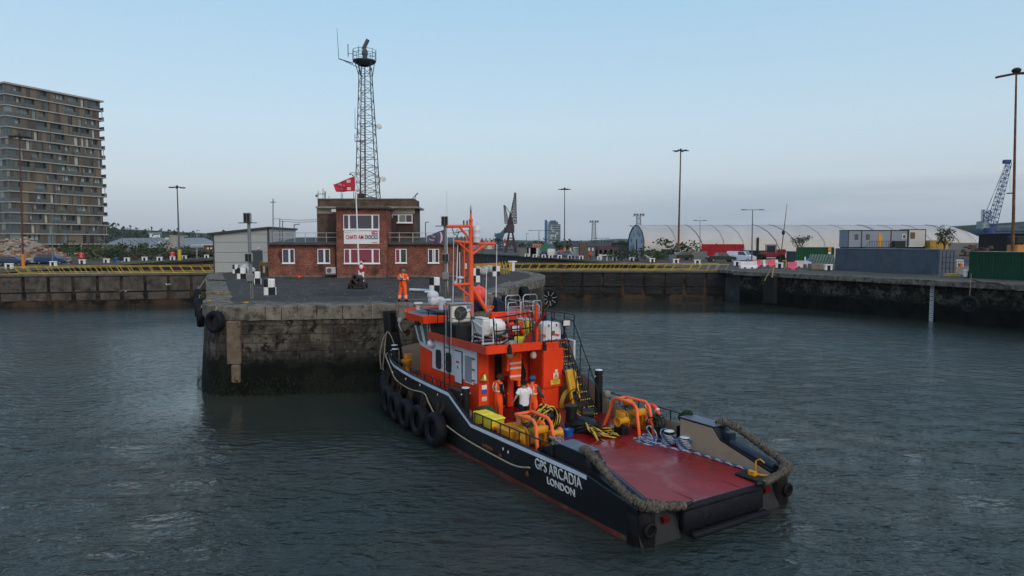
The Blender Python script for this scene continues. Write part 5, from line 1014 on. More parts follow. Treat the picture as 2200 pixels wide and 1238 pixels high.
def person(label, loc, rz, J=None, top=('jacket', HV), legs=('trousers', HV), sleeve=1.0, hat=None, hair=(.05, .035, .025), bands=True, scale=1.0, extra=None, group=None):
    """faces +Y before turning; a continuous skinned body, clothes over it"""
    j = {k: Vector(v) for k, v in BASEJ.items()}
    for k, v in (J or {}).items(): j[k] = Vector(v)
    t = thing('person', label, 'person', loc, rz, group); t.scale = (scale,) * 3
    V_ = []; E_ = []; Rr = []
    def av(p, r, par=None):
        V_.append(tuple(p)); Rr.append(r)
        if par is not None: E_.append((par, len(V_) - 1))
        return len(V_) - 1
    pel = av(j['pel'], .13); wai = av(j['wai'], .12, pel); che = av(j['che'], .135, wai); nb = av(j['nek'] + Vector((0, 0, -.04)), .062, che); nk = av(j['nek'] + Vector((0, 0, .02)), .055, nb)
    hd = av(j['hed'], .095, nk); tp = av(j['top'], .075, hd); fw = (j['hed'] - Vector((0, 0, 0))); nz_ = av(j['hed'] + Vector((0, .115, -.01)), .018, hd)
    for s in (-1, 1): av(j['hed'] + Vector((s * .1, 0, 0)), .02, hd)
    for s, a, e, w_ in ((-1, 'shl', 'ell', 'wrl'), (1, 'shr', 'elr', 'wrr')):
        sh = av(j[a], .065, che); el_ = av(j[e], .043, sh); wr = av(j[w_], .03, el_); d = (j[w_] - j[e]).normalized(); pm_ = av(j[w_] + d * .07, .038, wr)
        side = d.cross(Vector((0, 1, 0))).normalized() if abs(d.y) < .9 else Vector((1, 0, 0)); cl = Vector((0, .5, 0)) if abs(d.y) < .9 else Vector((0, 0, -.5))
        for q in range(4):
            o_ = Vector((0, (q - 1.5) * .021, 0)) if abs(d.y) < .9 else Vector(((q - 1.5) * .021, 0, 0)); f1 = av(j[w_] + d * .12 + o_, .010, pm_); av(j[w_] + d * (.16 + .008 * (1.5 - abs(q - 1.2))) + o_ + Vector((-s * .012, 0, -.006)), .008, f1)
        th = av(j[w_] + d * .06 + Vector((-s * .025, .03, 0)), .012, wr); av(j[w_] + d * .10 + Vector((-s * .035, .045, 0)), .009, th)
    for h_, k_, a_, to in (('hil', 'knl', 'anl', 'tol'), ('hir', 'knr', 'anr', 'tor')):
        hp = av(j[h_], .095, pel); kn_ = av(j[k_], .06, hp); an = av(j[a_], .043, kn_); av(j[to], .04, an)
    me = skin_mesh(V_, E_, Rr, 1); me.materials.clear(); me.materials.append(SKIN); bo = bpy.data.objects.new('body', me); C.objects.link(bo); bo.parent = t
    # top garment: elliptical loft plus sleeves
    def ell(c, rx, ry, k=16): return [Vector((c[0] + rx * math.cos(2 * math.pi * i / k), c[1] + ry * math.sin(2 * math.pi * i / k), c[2])) for i in range(k)]
    b = mb(); P_ = j['pel']; Wv = j['wai']; Ch = j['che']; Nk = j['nek']
    b.loft([ell(P_ + Vector((0, 0, -.08)), .185, .135), ell(P_ + Vector((0, 0, .03)), .18, .135), ell(Wv, .172, .13), ell(Ch + Vector((0, 0, -.05)), .20, .142), ell(Ch + Vector((0, 0, .06)), .205, .135), ell(Nk + Vector((0, -.01, -.075)), .15, .095), ell(Nk + Vector((0, 0, -.015)), .075, .07)])
    for a, e, w_ in (('shl', 'ell', 'wrl'), ('shr', 'elr', 'wrr')):
        mid = j[a] * .5 + j['che'] * .5 + Vector((0, 0, .05))
        if sleeve >= 1: b.tube([mid, j[a], j[e], j[e].lerp(j[w_], .92)], [.085, .085, .066, .05], 10)
        elif sleeve > 0: b.tube([mid, j[a], j[a].lerp(j[e], sleeve * 1.4)], [.085, .085, .082], 10)
        else: b.tube([mid, j[a]], [.085, .080], 10)
    b.build(top[0], top[1], t)
    if sleeve <= 0 and extra and 'under' in extra:
        q = mb()
        for a, e, w_ in (('shl', 'ell', 'wrl'), ('shr', 'elr', 'wrr')): q.tube([j[a], j[e], j[e].lerp(j[w_], .92)], [.075, .06, .047], 10)
        q.build('sleeves', extra['under'], t)
    b = mb()
    for s, h_, k_, a_ in ((-1, 'hil', 'knl', 'anl'), (1, 'hir', 'knr', 'anr')):
        b.tube([j['pel'] + Vector((s * .05, 0, .02)), j[h_] + Vector((0, 0, -.05)), j[k_], j[a_] + Vector((0, 0, .03))], [.11, .115, .09, .082], 12)
    b.loft([ell(P_ + Vector((0, 0, -.12)), .165, .12), ell(P_ + Vector((0, 0, .04)), .175, .13)]); b.build(legs[0], legs[1], t)
    b = mb()
    for a_, to in (('anl', 'tol'), ('anr', 'tor')): b.tube([j[a_] + Vector((0, -.07, -.03)), j[a_] + Vector((0, -.03, .0)), j[to].lerp(j[a_], .4), j[to] + Vector((0, .04, -.01))], [.04, .062, .052, .035], 10)
    b.build('boots', pm('boot_black', (.012, .012, .012), .6), t)
    if bands:
        b = mb()
        for z, rx, ry in ((.02, .188, .143), (.17, .187, .14)): 
            c = Wv + Vector((0, 0, z)); b.loft([ell(c, rx + .012, ry + .012), ell(c + Vector((0, 0, .05)), rx + .014, ry + .014)], cap=False)
        for a_, k_ in (('anl', 'knl'), ('anr', 'knr')):
            for u in (.28, .45): p0 = j[a_].lerp(j[k_], u); p1 = j[a_].lerp(j[k_], u + .1); b.tube([p0, p1], .094, 12, cap=False)
        for e, w_, a in (('ell', 'wrl', 'shl'), ('elr', 'wrr', 'shr')):
            if sleeve >= 1: b.tube([j[e].lerp(j[w_], .3), j[e].lerp(j[w_], .45)], .066, 10, cap=False); b.tube([j[a].lerp(j[e], .6), j[a].lerp(j[e], .75)], .079, 10, cap=False)
        for s in (-1, 1): b.tube([Wv + Vector((s * .1, -.142, .05)), Ch + Vector((s * .1, -.150, .0)), Ch + Vector((s * .09, -.11, .13))], .017, 5); b.tube([Wv + Vector((s * .1, .142, .05)), Ch + Vector((s * .1, .150, .0)), Ch + Vector((s * .09, .11, .13))], .017, 5)
        b.build('reflective_band', REF, t)
    b = mb(); hc = j['hed'] + Vector((0, -.012, .035))
    if hat:
        b.ball(hc + Vector((0, 0, .02)), .112, 14, 9, (1, 1.1, 1)); b.build('hair', pm('hair%d' % int(hair[0] * 1000), hair, .9), t); b = mb(); b.ball(hc + Vector((0, 0, .045)), .122, 14, 9, (1, 1.1, .82)); b.box(hc + Vector((0, .14, .02)), (.15, .10, .015), bev=.005); b.build('cap', hat, t)
    else: b.ball(hc, .116, 14, 9, (1, 1.08, 1)); b.build('hair', pm('hair%d' % int(hair[0] * 1000), hair, .9, bump=.8, bscale=30), t)
    return t, j
NAVY = pm('navy_cloth', (.012, .014, .024), .85, var=.3, bump=.4); TEE = pm('white_cotton', (.70, .71, .72), .85, var=.06, scale=6, bump=.5, bscale=9)
def face(x, s, tx, ts): a = BW(x, s, 0); c = BW(tx, ts, 0); d = c - a; return math.atan2(d.y, d.x) - math.pi / 2
person('crewman in a full orange hi-vis suit over black sleeves standing at the deckhouse door', BW(9.25, 1.55, .76), face(9.25, 1.55, 9.3, 4), dict(hed=(0, .07, 1.60), top=(0, .06, 1.68), elr=(.24, .0, 1.16), wrr=(.14, .25, 1.06), ell=(-.24, 0, 1.16), wrl=(-.14, .26, 1.06)), top=('vest', HV), sleeve=0, hair=(.06, .035, .02), scale=1.05, extra=dict(under=NAVY))
person('crewman in a white T-shirt and dark trousers seen from behind by the rope coil', BW(7.95, 1.85, .76), face(8.0, 1.85, 12, 2.3), dict(elr=(.29, .0, 1.16), wrr=(.28, .12, .93), ell=(-.32, .02, 1.17), wrl=(-.36, .16, .98)), top=('t_shirt', TEE), legs=('trousers', NAVY), sleeve=.38, hat=pm('cap_black', (.012, .013, .014), .8), bands=False, scale=1.02)
person('crewman in an orange hi-vis vest and blue cap standing beside the white T-shirt', BW(8.35, 2.45, .76), face(8.3, 2.45, 9.8, 4.3), dict(hed=(0, .06, 1.61), elr=(.30, .06, 1.15), wrr=(.36, .26, .98), ell=(-.22, .06, 1.15), wrl=(-.08, .28, 1.08)), top=('vest', HV), legs=('trousers', HV), sleeve=0, hat=pm('cap_blue', (.03, .09, .20), .8, var=.3, scale=12), hair=(.04, .03, .02), scale=1.02, extra=dict(under=pm('grey_sleeve', (.07, .07, .09), .8)))
# ================================================================== beyond the pier: quays, yard, town
WP = pm('bollard_white', (.72, .73, .72), .6, var=.08, scale=3, col2=(.25, .2, .15), c2=.66, c2s=4); BP_ = pm('bollard_black', (.012, .012, .013), .5)
CONC = pm('concrete', (.22, .21, .19), .9, var=.25, scale=1.5, bump=.3, bscale=8); YP = pm('yellow_rail_paint', (.55, .40, .05), .6, var=.3, scale=1.2, col2=(.40, .16, .04), c2=.52, c2s=.6)
POLE = pm('galvanised_pole', (.10, .11, .12), .55, var=.2); RUSTP = pm('rusty_pole', (.13, .055, .03), .8, var=.5, scale=1.5, col2=(.22, .10, .05), c2=.5, c2s=.9)
LEAF = pm('foliage', (.045, .065, .03), .8, var=.5, scale=1.1, col2=(.075, .085, .04), c2=.52, c2s=.8); BARK = pm('bark', (.06, .045, .035), .9, var=.3)
def crown(b, c, r, n, sz, hollow=.35):
    """leaf clumps spread through an uneven crown; nothing inside is solid"""
    lob = [(Vector((random.gauss(0, .5), random.gauss(0, .5), random.gauss(0.05, .38))), random.uniform(.4, .7)) for _ in range(8)]
    for _ in range(n):
        l, lr = random.choice(lob); d = Vector((random.gauss(0, 1), random.gauss(0, 1), random.gauss(0, 1))).normalized() * lr * random.uniform(hollow, 1.0) + l
        p = Vector((c[0] + d.x * r[0], c[1] + d.y * r[1], c[2] + d.z * r[2])); s = sz * random.uniform(.5, 1.3)
        u = Vector((random.gauss(0, 1), random.gauss(0, 1), random.gauss(0, .7))).normalized(); v = u.cross(Vector((random.gauss(0, 1), random.gauss(0, 1), random.gauss(0, 1)))).normalized()
        b.add([p - u * s, p + v * s * .6, p + u * s, p - v * s * .6 + Vector((0, 0, .2 * s))], [(0, 1, 2, 3)])
def tree(name, label, cat, p, h, w, n=500, sz=.35, trunk=.3, group=None, mat=LEAF):
    t = thing(name, label, cat, p, random.uniform(0, 6), group); b = mb(); crown(b, (0, 0, h * (.5 + trunk / 2)), (w / 2, w / 2, h * (1 - trunk) * .62), n, sz); b.build('crown' if name == 'tree' else 'foliage', mat, t)
    b = mb(); b.tube([(0, 0, -.2), (.05, 0, h * trunk), (.1, .05, h * .8)], [h * .03 + .04, h * .022 + .03, .02], 7)
    for k in range(5): a = k * 1.3; b.tube([(.03, 0, h * trunk * (.8 + k * .12)), (w * .3 * math.cos(a), w * .3 * math.sin(a), h * (.5 + .08 * k))], [.05, .015], 5)
    b.build('trunk' if name == 'tree' else 'stems', BARK, t); return t
# ---- white lock bollards
def bollard():
    t = thing('bollard', 'x', 'bollard', (0, 0, 0)); b = mb()
    b.box((-.34, 0, .38), (.26, .4, .62), bev=.03); b.build('leg', WP, t); b = mb(); b.box((.34, 0, .38), (.26, .4, .62), bev=.03); b.build('leg', WP, t)
    b = mb(); b.box((0, 0, .72), (1.06, .5, .14), bev=.05); b.build('cap', WP, t); b = mb(); b.box((0, 0, .03), (1.1, .6, .06)); b.box((0, 0, .35), (.42, .3, .6)); b.build('base', BP_, t); return t
BL = [(20, 579, 'white bollard at the near end of the left lock, beside the yellow post'), (115, 573, 'white bollard in front of the blue car nearer the middle on the left quay'), (177, 568, 'white bollard under the larger red lifebuoy board'), (229, 566, 'white bollard left of the blue bin'), (273, 563, 'white bollard just right of the blue bin'), (311, 561, 'white bollard below the middle of the long thicket'), (343, 561, 'white bollard between the thicket and the smaller red board'), (371, 560, 'white bollard under the smaller red lifebuoy board'), (396, 557, 'white bollard just right of the yellow footed lamp mast'), (444, 555, 'small white bollard nearest the grey shed on the left lock edge')]
proto = bollard()
def setb(t, px, py, lab, g): p = G(px, py); t.location = p; t['label'] = lab; t['group'] = g
setb(proto, *BL[0], 'white bollards along the left lock')
for px, py, lab in BL[1:]: dup(proto, G(px, py), random.uniform(-.2, .2), lab, 'white bollards along the left lock')
BRs = [(1131.5, 552.5), (1149, 554), (1168, 554.5), (1183, 555), (1202, 556), (1224, 557), (1248.5, 558), (1288, 559.5), (1320.5, 561), (1357, 561.5), (1401, 564.4), (1452, 566.7), (1498, 569), (1582.5, 572), (1674, 577), (1779, 582), (2082, 597)]
wh = ['farthest white bollard on the right lock edge, under the dark crane', 'second white bollard right of the dark crane foot', 'white bollard in front of the green skip', 'white bollard below the orange walled school', 'white bollard below the glass tower\'s right edge', 'white bollard near the foot of the tall thin lamp mast', 'white bollard in front of the brown brick pillar', 'white bollard at the left end of the long white rail', 'white bollard at the right end of the long white rail', 'white bollard in front of the white gable of the tent shed', 'white bollard left of the parked dark estate car', 'white bollard in front of the dark estate car', 'white bollard beside the person in orange', 'white bollard at the corner in front of the white van', 'white bollard between the striped barriers and the yellow frame', 'white bollard at the left end of the long grey container', 'white bollard in front of the near green container']
for (px, py), lab in zip(BRs, wh): dup(proto, G(px, py), random.uniform(-.2, .2), lab, 'white bollards along the right lock and quay', )
# ---- lock gates: floating caissons with a walkway and folded yellow rails
PANEL = pm('gate_panel', (.078, .070, .060), .85, var=.5, scale=.8, col2=(.018, .018, .017), c2=.50, c2s=.9, c2w=.2, bump=.4, bscale=4); GATE_D = pm('gate_dark', (.012, .011, .010), .8, var=.4, scale=1, col2=(.060, .038, .024), c2=.44, c2s=.5)
def gate(label, A, B, panel, slant):
    A = Vector(A); B = Vector(B); L0 = (B - A).length; rz = math.atan2(B.y - A.y, B.x - A.x); t = thing('lock_gate', label, 'lock gate', (A.x, A.y, 0), rz)
    b = mb(); b.b2((0, .05, -2), (L0, 4.6, 3.55)); b.build('gate_body', GATE_D, t)
    b = mb(); b.b2((0, -.25, 3.55), (L0, 4.9, 3.78)); b.build('walkway', pm('gate_deck', (.10, .095, .085), .9, var=.3), t)
    n = 11; w_ = L0 / n
    for k in range(n):
        b = mb(); b.b2((k * w_ + .22, -.12, 1.7), ((k + 1) * w_ - .1, .06, 3.45), bev=.03); b.b2((k * w_ + .3, -.05, .7), ((k + 1) * w_ - .2, .06, 1.55), bev=.03); b.build('gate_panel', panel, t)
    for y0, off in ((-.15, 0), (4.7, .55)):
        m = int(L0 / 1.15); b = mb(); b.cyl((.2, y0, 3.86), (L0 - .2, y0, 3.86), .04, n=5); b.cyl((.2 + slant * .5, y0, 4.58), (L0 - .2 + slant * .5, y0, 4.58), .035, n=5)
        for k in range(m + 1): x = .2 + (L0 - .4) * k / m; b.cyl((x, y0, 3.8), (x + slant * .5, y0, 4.58), .032, n=5)
        b.build('railing', YP, t)
    b = mb(); b.box((-.1, 0, 4.2), (.3, .2, .7), rz=.3, bev=.05); b.build('railing_end', YP, t)
gate('long lock gate with pale concrete panels and yellow railing on the left', (-58.5, 77.5), (-31.3, 84), PANEL, -1)
gate('dark lock gate with a yellow slanted railing on the right of the pier', (-1.6, 90), (27.9, 89), pm('gate_panel_dark', (.020, .020, .020), .85, var=.5, scale=.8, col2=(.085, .08, .07), c2=.58, c2s=2.4, bump=.4, stretch=(.5, .5, 2.2)), 1)
# ---- left bank
GRASS = pm('dry_grass', (.085, .075, .04), .95, var=.5, scale=.4, col2=(.05, .06, .028), c2=.5, c2s=.25)
sheet('grass', [(-75, 80), (-59.5, 79.5), (-66, 146), (-76, 245), (-400, 245), (-400, 80)], GZ + .03, GRASS, 'stuff')
# apartment tower
A0 = Vector((-146, 200)); A1 = Vector((-134, 226)); FD = (A1 - A0).normalized(); FN = Vector((FD.y, -FD.x)); AL = (A1 - A0).length
at_ = thing('apartment_tower', 'tall bronze clad apartment block with pale floor slabs and glass balconies on the left', 'apartment block', (A0.x, A0.y, GZ), math.atan2(FD.y, FD.x))
FH, NF, Z0 = 3.09, 15, 3.1
BRZ_ = [pm('bronze_a', (.115, .104, .082), .6, metal=.1, var=.1), pm('bronze_b', (.095, .082, .066), .6, metal=.1, var=.1), pm('bronze_c', (.155, .132, .095), .6, metal=.1, var=.1), pm('bronze_d', (.075, .066, .058), .6, var=.1)]
AGL = [glass('flat_glass', (.045, .07, .075), .1), glass('flat_glass_pale', (.14, .19, .19), .1), glass('flat_glass_dark', (.015, .022, .028), .1)]
BAL = pm('balcony_glass', (.075, .095, .098), .3, var=.15); SLAB = pm('slab_pale', (.36, .335, .31), .7, var=.08)
b = mb(); b.b2((.6, 1.0, 0), (AL - .6, 17, Z0 + NF * FH)); b.build('tower_core', BRZ_[3], at_)
rnd = random.Random(11); wins = []; bals = []; wall = mb()
for f in range(NF):
    z = Z0 + f * FH; b = mb(); b.b2((-.35, -.35, z - .14), (AL + .7, 17.4, z + .14)); b.build('floor_slab', SLAB, at_)
    x = .3
    while x < AL - 1.2:
        kind = rnd.random(); w_ = rnd.choice((1.1, 1.4, 2.0, 3.0, 3.4)) if kind < .56 else rnd.choice((.7, .9, 1.2, 1.7)); w_ = min(w_, AL - .8 - x)
        if kind < .56: wins.append((x, z, w_, w_ > 1.9))
        else: wall.cur = rnd.randrange(4); wall.b2((x, .02 + rnd.random() * .06, z + .14), (x + w_, .9, z + FH - .14))
        x += w_
        if kind < .56: ww = rnd.choice((.5, .8, 1.2)); wall.cur = rnd.randrange(3); wall.b2((x, .03, z + .14), (min(x + ww, AL - .3), .9, z + FH - .14)); x += ww
wall.cur = 1
for f in range(NF):
    z = Z0 + f * FH
    for y in (1.2, 4.8, 8.5, 12.5): wall.cur = rnd.randrange(4); wall.b2((-.02, y, z + .14), (.6, y + 1.7, z + FH - .14)); wall.b2((AL - .6, y, z + .14), (AL + .02, y + 1.7, z + FH - .14))
wall.build('wall_cladding', BRZ_, at_)
b = mb(); z = Z0 + NF * FH; b.b2((-.5, -.5, z - .15), (AL + .8, 17.6, z + .2)); b.build('roof_slab', SLAB, at_); b = mb(); b.b2((-.4, -.4, z + .2), (AL + .7, 17.5, z + .32)); b.build('roof_edge', pm('roof_blue', (.03, .04, .06), .5), at_)
for k, (x, z, w_, bal) in enumerate(wins):
    if k < 100:
        b = mb(); b.b2((x, .80 if bal else .3, z + .14), (x + w_, 1.0, z + FH - .14)); wo = b.build('window', AGL[rnd.choice((0, 0, 1, 2))], at_)
        b = mb(); n = max(1, round(w_ / 1.0))
        for i in range(n + 1): b.b2((x + w_ * i / n - .03, (.76 if bal else .26), z + .14), (x + w_ * i / n + .03, (.80 if bal else .30), z + FH - .14))
        for i in range(n): 
            if rnd.random() < .3: b.cur = 1; b.b2((x + w_ * i / n + .05, .785 if bal else .285, z + .3), (x + w_ * (i + .8) / n, .80 if bal else .30, z + FH - .2)); b.cur = 0
        b.build('frame', [BRZ_[3], pm('curtain', (.36, .38, .36), .8)], wo)
rest = mb()
for (x, z, w_, bal) in wins[100:]: rest.b2((x, .6, z + .14), (x + w_, 1.0, z + FH - .14))
if len(wins) > 100: o = rest.build('window', AGL[0], at_); o['kind'] = 'stuff'
k = 0
for (x, z, w_, bal) in wins:
    if bal and k < 60: b = mb(); b.b2((x - .1, -.28, z + .1), (x + w_ + .1, -.25, z + 1.2)); b.b2((x - .1, -.30, z + 1.2), (x + w_ + .1, -.23, z + 1.25)); b.build('balcony', BAL, at_); k += 1
for f in range(0, NF):
    z = Z0 + f * FH; b = mb(); b.b2((-.3, -.3, z + .1), (2.6, -.27, z + 1.2)); b.build('balcony', BAL, at_); b = mb(); b.b2((-.32, -.3, z + .1), (-.28, 4, z + 1.2)); b.build('balcony', BAL, at_); b = mb(); b.b2((AL + .6, -.3, z + .1), (AL + .64, 4, z + 1.2)); b.build('balcony', BAL, at_)
    for (x0, y0, x1, y1) in ((.05, .12, 2.3, .6), (-.0, .3, .6, 1.1), (-.05, 2.95, .6, 4.7), (-.05, 6.6, .6, 8.4)): b = mb(); b.b2((x0, y0, z + .14), (x1, y1, z + FH - .14)); b.build('corner_window', AGL[1 if (f + int(y0)) % 3 == 0 else 0], at_)
    b = mb(); b.b2((AL + .35, .2, z + .14), (AL + .5, .35, z + FH - .14)); b.build('corner_post', SLAB, at_) if f % 4 == 1 else None
b = mb(); b.b2((-.5, -.5, 0), (AL + .5, 17, .4)); b.build('podium', SLAB, at_)
for x in (13, 20, 27): b = mb(); b.b2((x, -.3, 0), (x + .3, 0, Z0)); b.build('column', SLAB, at_)
# rubble heap and thicket
b = mb(); rnd = random.Random(5)
for k in range(1500):
    px = rnd.uniform(-160, 150); u = (px + 160) / 310; Y = rnd.uniform(112, 134); hmax = 4.0 * (1 - max(0, (px - 60)) / 95) ** .8 * (1 - abs(Y - 123) / 13) + .2; x = (px - 1100) / FPX * Y; s = rnd.uniform(.12, .5)
    b.cur = 1 if (hmax < 2.0 and rnd.random() < .7) else (2 if rnd.random() < .15 else 0)
    b.box((x, Y, GZ + max(0, hmax) + rnd.uniform(-.25, .2)), (s * rnd.uniform(.8, 2.2), s * 1.4, s * .8), M=Matrix.Rotation(rnd.uniform(0, 3), 4, 'Z') @ Matrix.Rotation(rnd.uniform(-.6, .6), 4, 'X'))
b.cur = 0; rg = []
for i in range(9):
    Y = 111 + i * 3; rg.append([Vector(((px - 1100) / FPX * Y, Y, GZ + max(-.3, 4.0 * (1 - max(0, (px - 60)) / 95) ** .8 * (1 - abs(Y - 123) / 13) if px < 154 else -.3))) for px in range(-170, 160, 10)])
b.loft(rg, closed=False, cap=False); o = b.build('rubble', [pm('rubble_stone', (.30, .25, .20), .95, var=.35, scale=.6), pm('rubble_brick', (.24, .11, .07), .95, var=.3), pm('rubble_dark', (.09, .075, .06), .95)]); o['kind'] = 'stuff'; tag(o, 'heap of pale broken concrete and red brick rubble below the tower', 'rubble')
lab = ['dark bush at the foot of the rubble heap behind the first blue car', 'low olive bush growing on the rubble heap', 'broad dark green bush at the right end of the rubble', 'tall bush right of the rubble under the tower', 'olive bush behind the larger red lifebuoy board', 'dark bush right of the larger red lifebuoy board', 'bush above the blue bin', 'bush in front of the warehouse gable', 'high dark bush in the middle of the thicket', 'rounded bush left of the smaller red board', 'bush behind the smaller red lifebuoy board', 'small bush beside the yellow footed mast', 'low bush right of the yellow footed mast', 'low grey green bush near the brick office']
LEAF2 = pm('foliage_olive', (.07, .078, .038), .85, var=.5, scale=1.1, col2=(.10, .075, .045), c2=.55, c2s=.9)
for k, (px, yb, wpx, ytop) in enumerate([(25, 560, 46, 541), (95, 548, 40, 528), (148, 560, 50, 528), (170, 555, 50, 523), (205, 560, 55, 533), (215, 561, 48, 535), (243, 560, 44, 530), (262, 560, 50, 533), (298, 559, 62, 527), (330, 559, 48, 531), (358, 558, 44, 536), (382, 556, 34, 540), (410, 554, 40, 541), (436, 553, 34, 543)]):
    p = G(px, max(yb, 552)) + Vector((0, 5, 0)); D = p.y; tree('bush', lab[k], 'bush', p, (yb - ytop) / FPX * D * 1.0, wpx / FPX * D * 1.25, 420, .3, .02, 'thicket bushes on the left bank', LEAF2 if k in (1, 4, 6, 9, 12) else LEAF)
# far hill, wood, warehouses
HILL = pm('hill_green', (.035, .05, .028), .95, var=.4, scale=.02)
def ridge(name, pts, D, depth):
    b = mb(); n = len(pts)
    vs = []
    for dy, hs in ((-depth, 0), (-depth * .5, .55), (0, 1), (depth, .9)):
        for px, py in pts: x = (px - 1100) / FPX * D; z = CAM_H + (522 - py) / FPX * D; vs.append((x, D + dy, GZ - 1 + (z - GZ + 1) * hs))
    b.add(vs, [(k * n + i, k * n + i + 1, (k + 1) * n + i + 1, (k + 1) * n + i) for k in range(3) for i in range(n - 1)], True); o = b.build(name, HILL); o['kind'] = 'structure'; return o
ridge('hills', [(-200, 500), (60, 498), (230, 492), (300, 494), (360, 500), (460, 503), (600, 512), (760, 521), (900, 522)], 700, 200)
ridge('hills', [(940, 522), (1060, 517), (1110, 516), (1180, 518), (1260, 517), (1330, 513), (1400, 516), (1700, 520), (2000, 520)], 1500, 300)
ridge('hills', [(2040, 522), (2110, 500), (2135, 490), (2170, 480), (2220, 475), (2400, 470), (2700, 500)], 420, 100)
b = mb(); rnd2 = random.Random(2); FAR = pm('far_foliage', (.035, .05, .030), .9, var=.5, scale=.03, col2=(.055, .068, .038), c2=.52, c2s=.04)
for k in range(170):
    px = rnd2.uniform(190, 640); top = np.interp(px, [190, 230, 285, 330, 350, 460, 640], [486, 484, 487, 497, 495, 504, 514]); D = rnd2.uniform(560, 700)
    py = top + rnd2.uniform(0, 16); s = rnd2.uniform(4.5, 9); crown(b, ((px - 1100) / FPX * D, D, CAM_H + (522 - py) / FPX * D - s * .6), (s, s, s * .8), 46, 1.5, .6)
o = b.build('far_wood', FAR); o['kind'] = 'stuff'; tag(o, 'dark wooded hillside behind the warehouse roofs on the left', 'wood')
b = mb()
for k in range(150):
    px = rnd2.uniform(950, 1700); D = rnd2.uniform(480, 900); s = rnd2.uniform(3, 6); crown(b, ((px - 1100) / FPX * D, D, GZ + rnd2.uniform(0, 4)), (s, s, s * .7), 34, 1.4, .6)
o = b.build('far_wood', FAR); o['kind'] = 'stuff'; tag(o, 'low distant belt of trees behind the town buildings right of the mast', 'wood')
ROOFM = pm('warehouse_roof', (.20, .21, .215), .6, var=.12, scale=.05); CLAD = pm('warehouse_wall', (.27, .28, .27), .7, var=.08, scale=.1)
t = thing('warehouse', 'long low grey roofed warehouse below the wooded hill on the left', 'warehouse', V(345, 540, 300))
def rl(t, px, py, Y): return V(px, py, Y) - t.location
b = mb(); a, r1, r2, c = rl(t, 226, 524, 290), rl(t, 262, 512, 305), rl(t, 440, 511, 305), rl(t, 470, 524, 292)
zg = GZ - t.location.z
b.add([a, r1, r2, c, rl(t, 290, 533, 280), rl(t, 470, 531, 280)], [(0, 4, 1), (1, 4, 5, 2), (2, 5, 3), (0, 1, 4)]); b.build('roof', ROOFM, t)
b = mb(); b.b2((a.x + 2, -18, zg), (c.x, 10, rl(t, 300, 534, 281).z)); b.build('wall', CLAD, t)
for px in range(275, 435, 12):
    b = mb(); b.beam(rl(t, px, 515, 300), rl(t, px + 14, 524, 290), .35, .1); b.build('roof_rib', pm('rib_dark', (.10, .11, .12), .6), t)
b = mb(); b.b2(tuple(rl(t, 363, 505.5, 310)), tuple(rl(t, 404, 509, 318))); b.build('roof_light_box', CLAD, t)
t = thing('office_block', 'pale grey lift tower with small white sign in front of the warehouse', 'building', V(350, 540, 270))
b = mb(); b.b2((rl(t, 338, 0, 270).x, 0, zg), (rl(t, 353, 0, 270).x, 6, rl(t, 0, 510, 270).z)); b.b2((rl(t, 353, 0, 270).x, -1, zg), (rl(t, 364, 0, 270).x, 6, rl(t, 0, 509, 270).z)); b.build('wall', pm('lift_tower', (.34, .34, .31), .8), t)
b = mb(); b.b2(tuple(rl(t, 355, 511, 268.9)), tuple(rl(t, 361.5, 515, 268.7))); b.b2(tuple(rl(t, 341, 519, 269.9)), tuple(rl(t, 348, 524, 269.7))); b.build('sign', WHITE, t)
t = thing('roof_sign', 'white lettered Kent sign standing on the warehouse roof', 'sign', V(333, 512, 300))
text_part('lettering', 'Kent', 2.4, facing((0, 0, 1.0), (0, -1, 0)), pm('sign_white', (.85, .86, .86), .5), t, depth=.1, bold=.05); b = mb(); b.b2((-3, .2, 1.7), (3, .3, 2.6)); b.b2((-2.6, .3, -.6), (-2.5, .4, 2.4)); b.b2((2.5, .3, -.6), (2.6, .4, 2.4)); b.build('sign_board', pm('sign_teal', (.15, .25, .25), .5), t)
t = thing('brick_office', 'low red brick office with white windows beside the warehouse', 'building', V(445, 540, 250))
b = mb(); b.b2((rl(t, 422, 0, 250).x, 0, zg), (rl(t, 475, 0, 250).x, 8, rl(t, 0, 527, 250).z)); b.build('wall', pm('far_brick', (.16, .065, .05), .9), t); b = mb(); b.b2((rl(t, 395, 0, 250).x, -.6, rl(t, 0, 527, 250).z), (rl(t, 475, 0, 250).x, 8, rl(t, 0, 525.3, 250).z)); b.build('roof_edge', WHITE2, t)
for px in (445, 452, 458): b = mb(); b.b2(tuple(rl(t, px, 532, 249.9)), tuple(rl(t, px + 3.5, 536, 249.8))); b.build('window', WHITE, t)
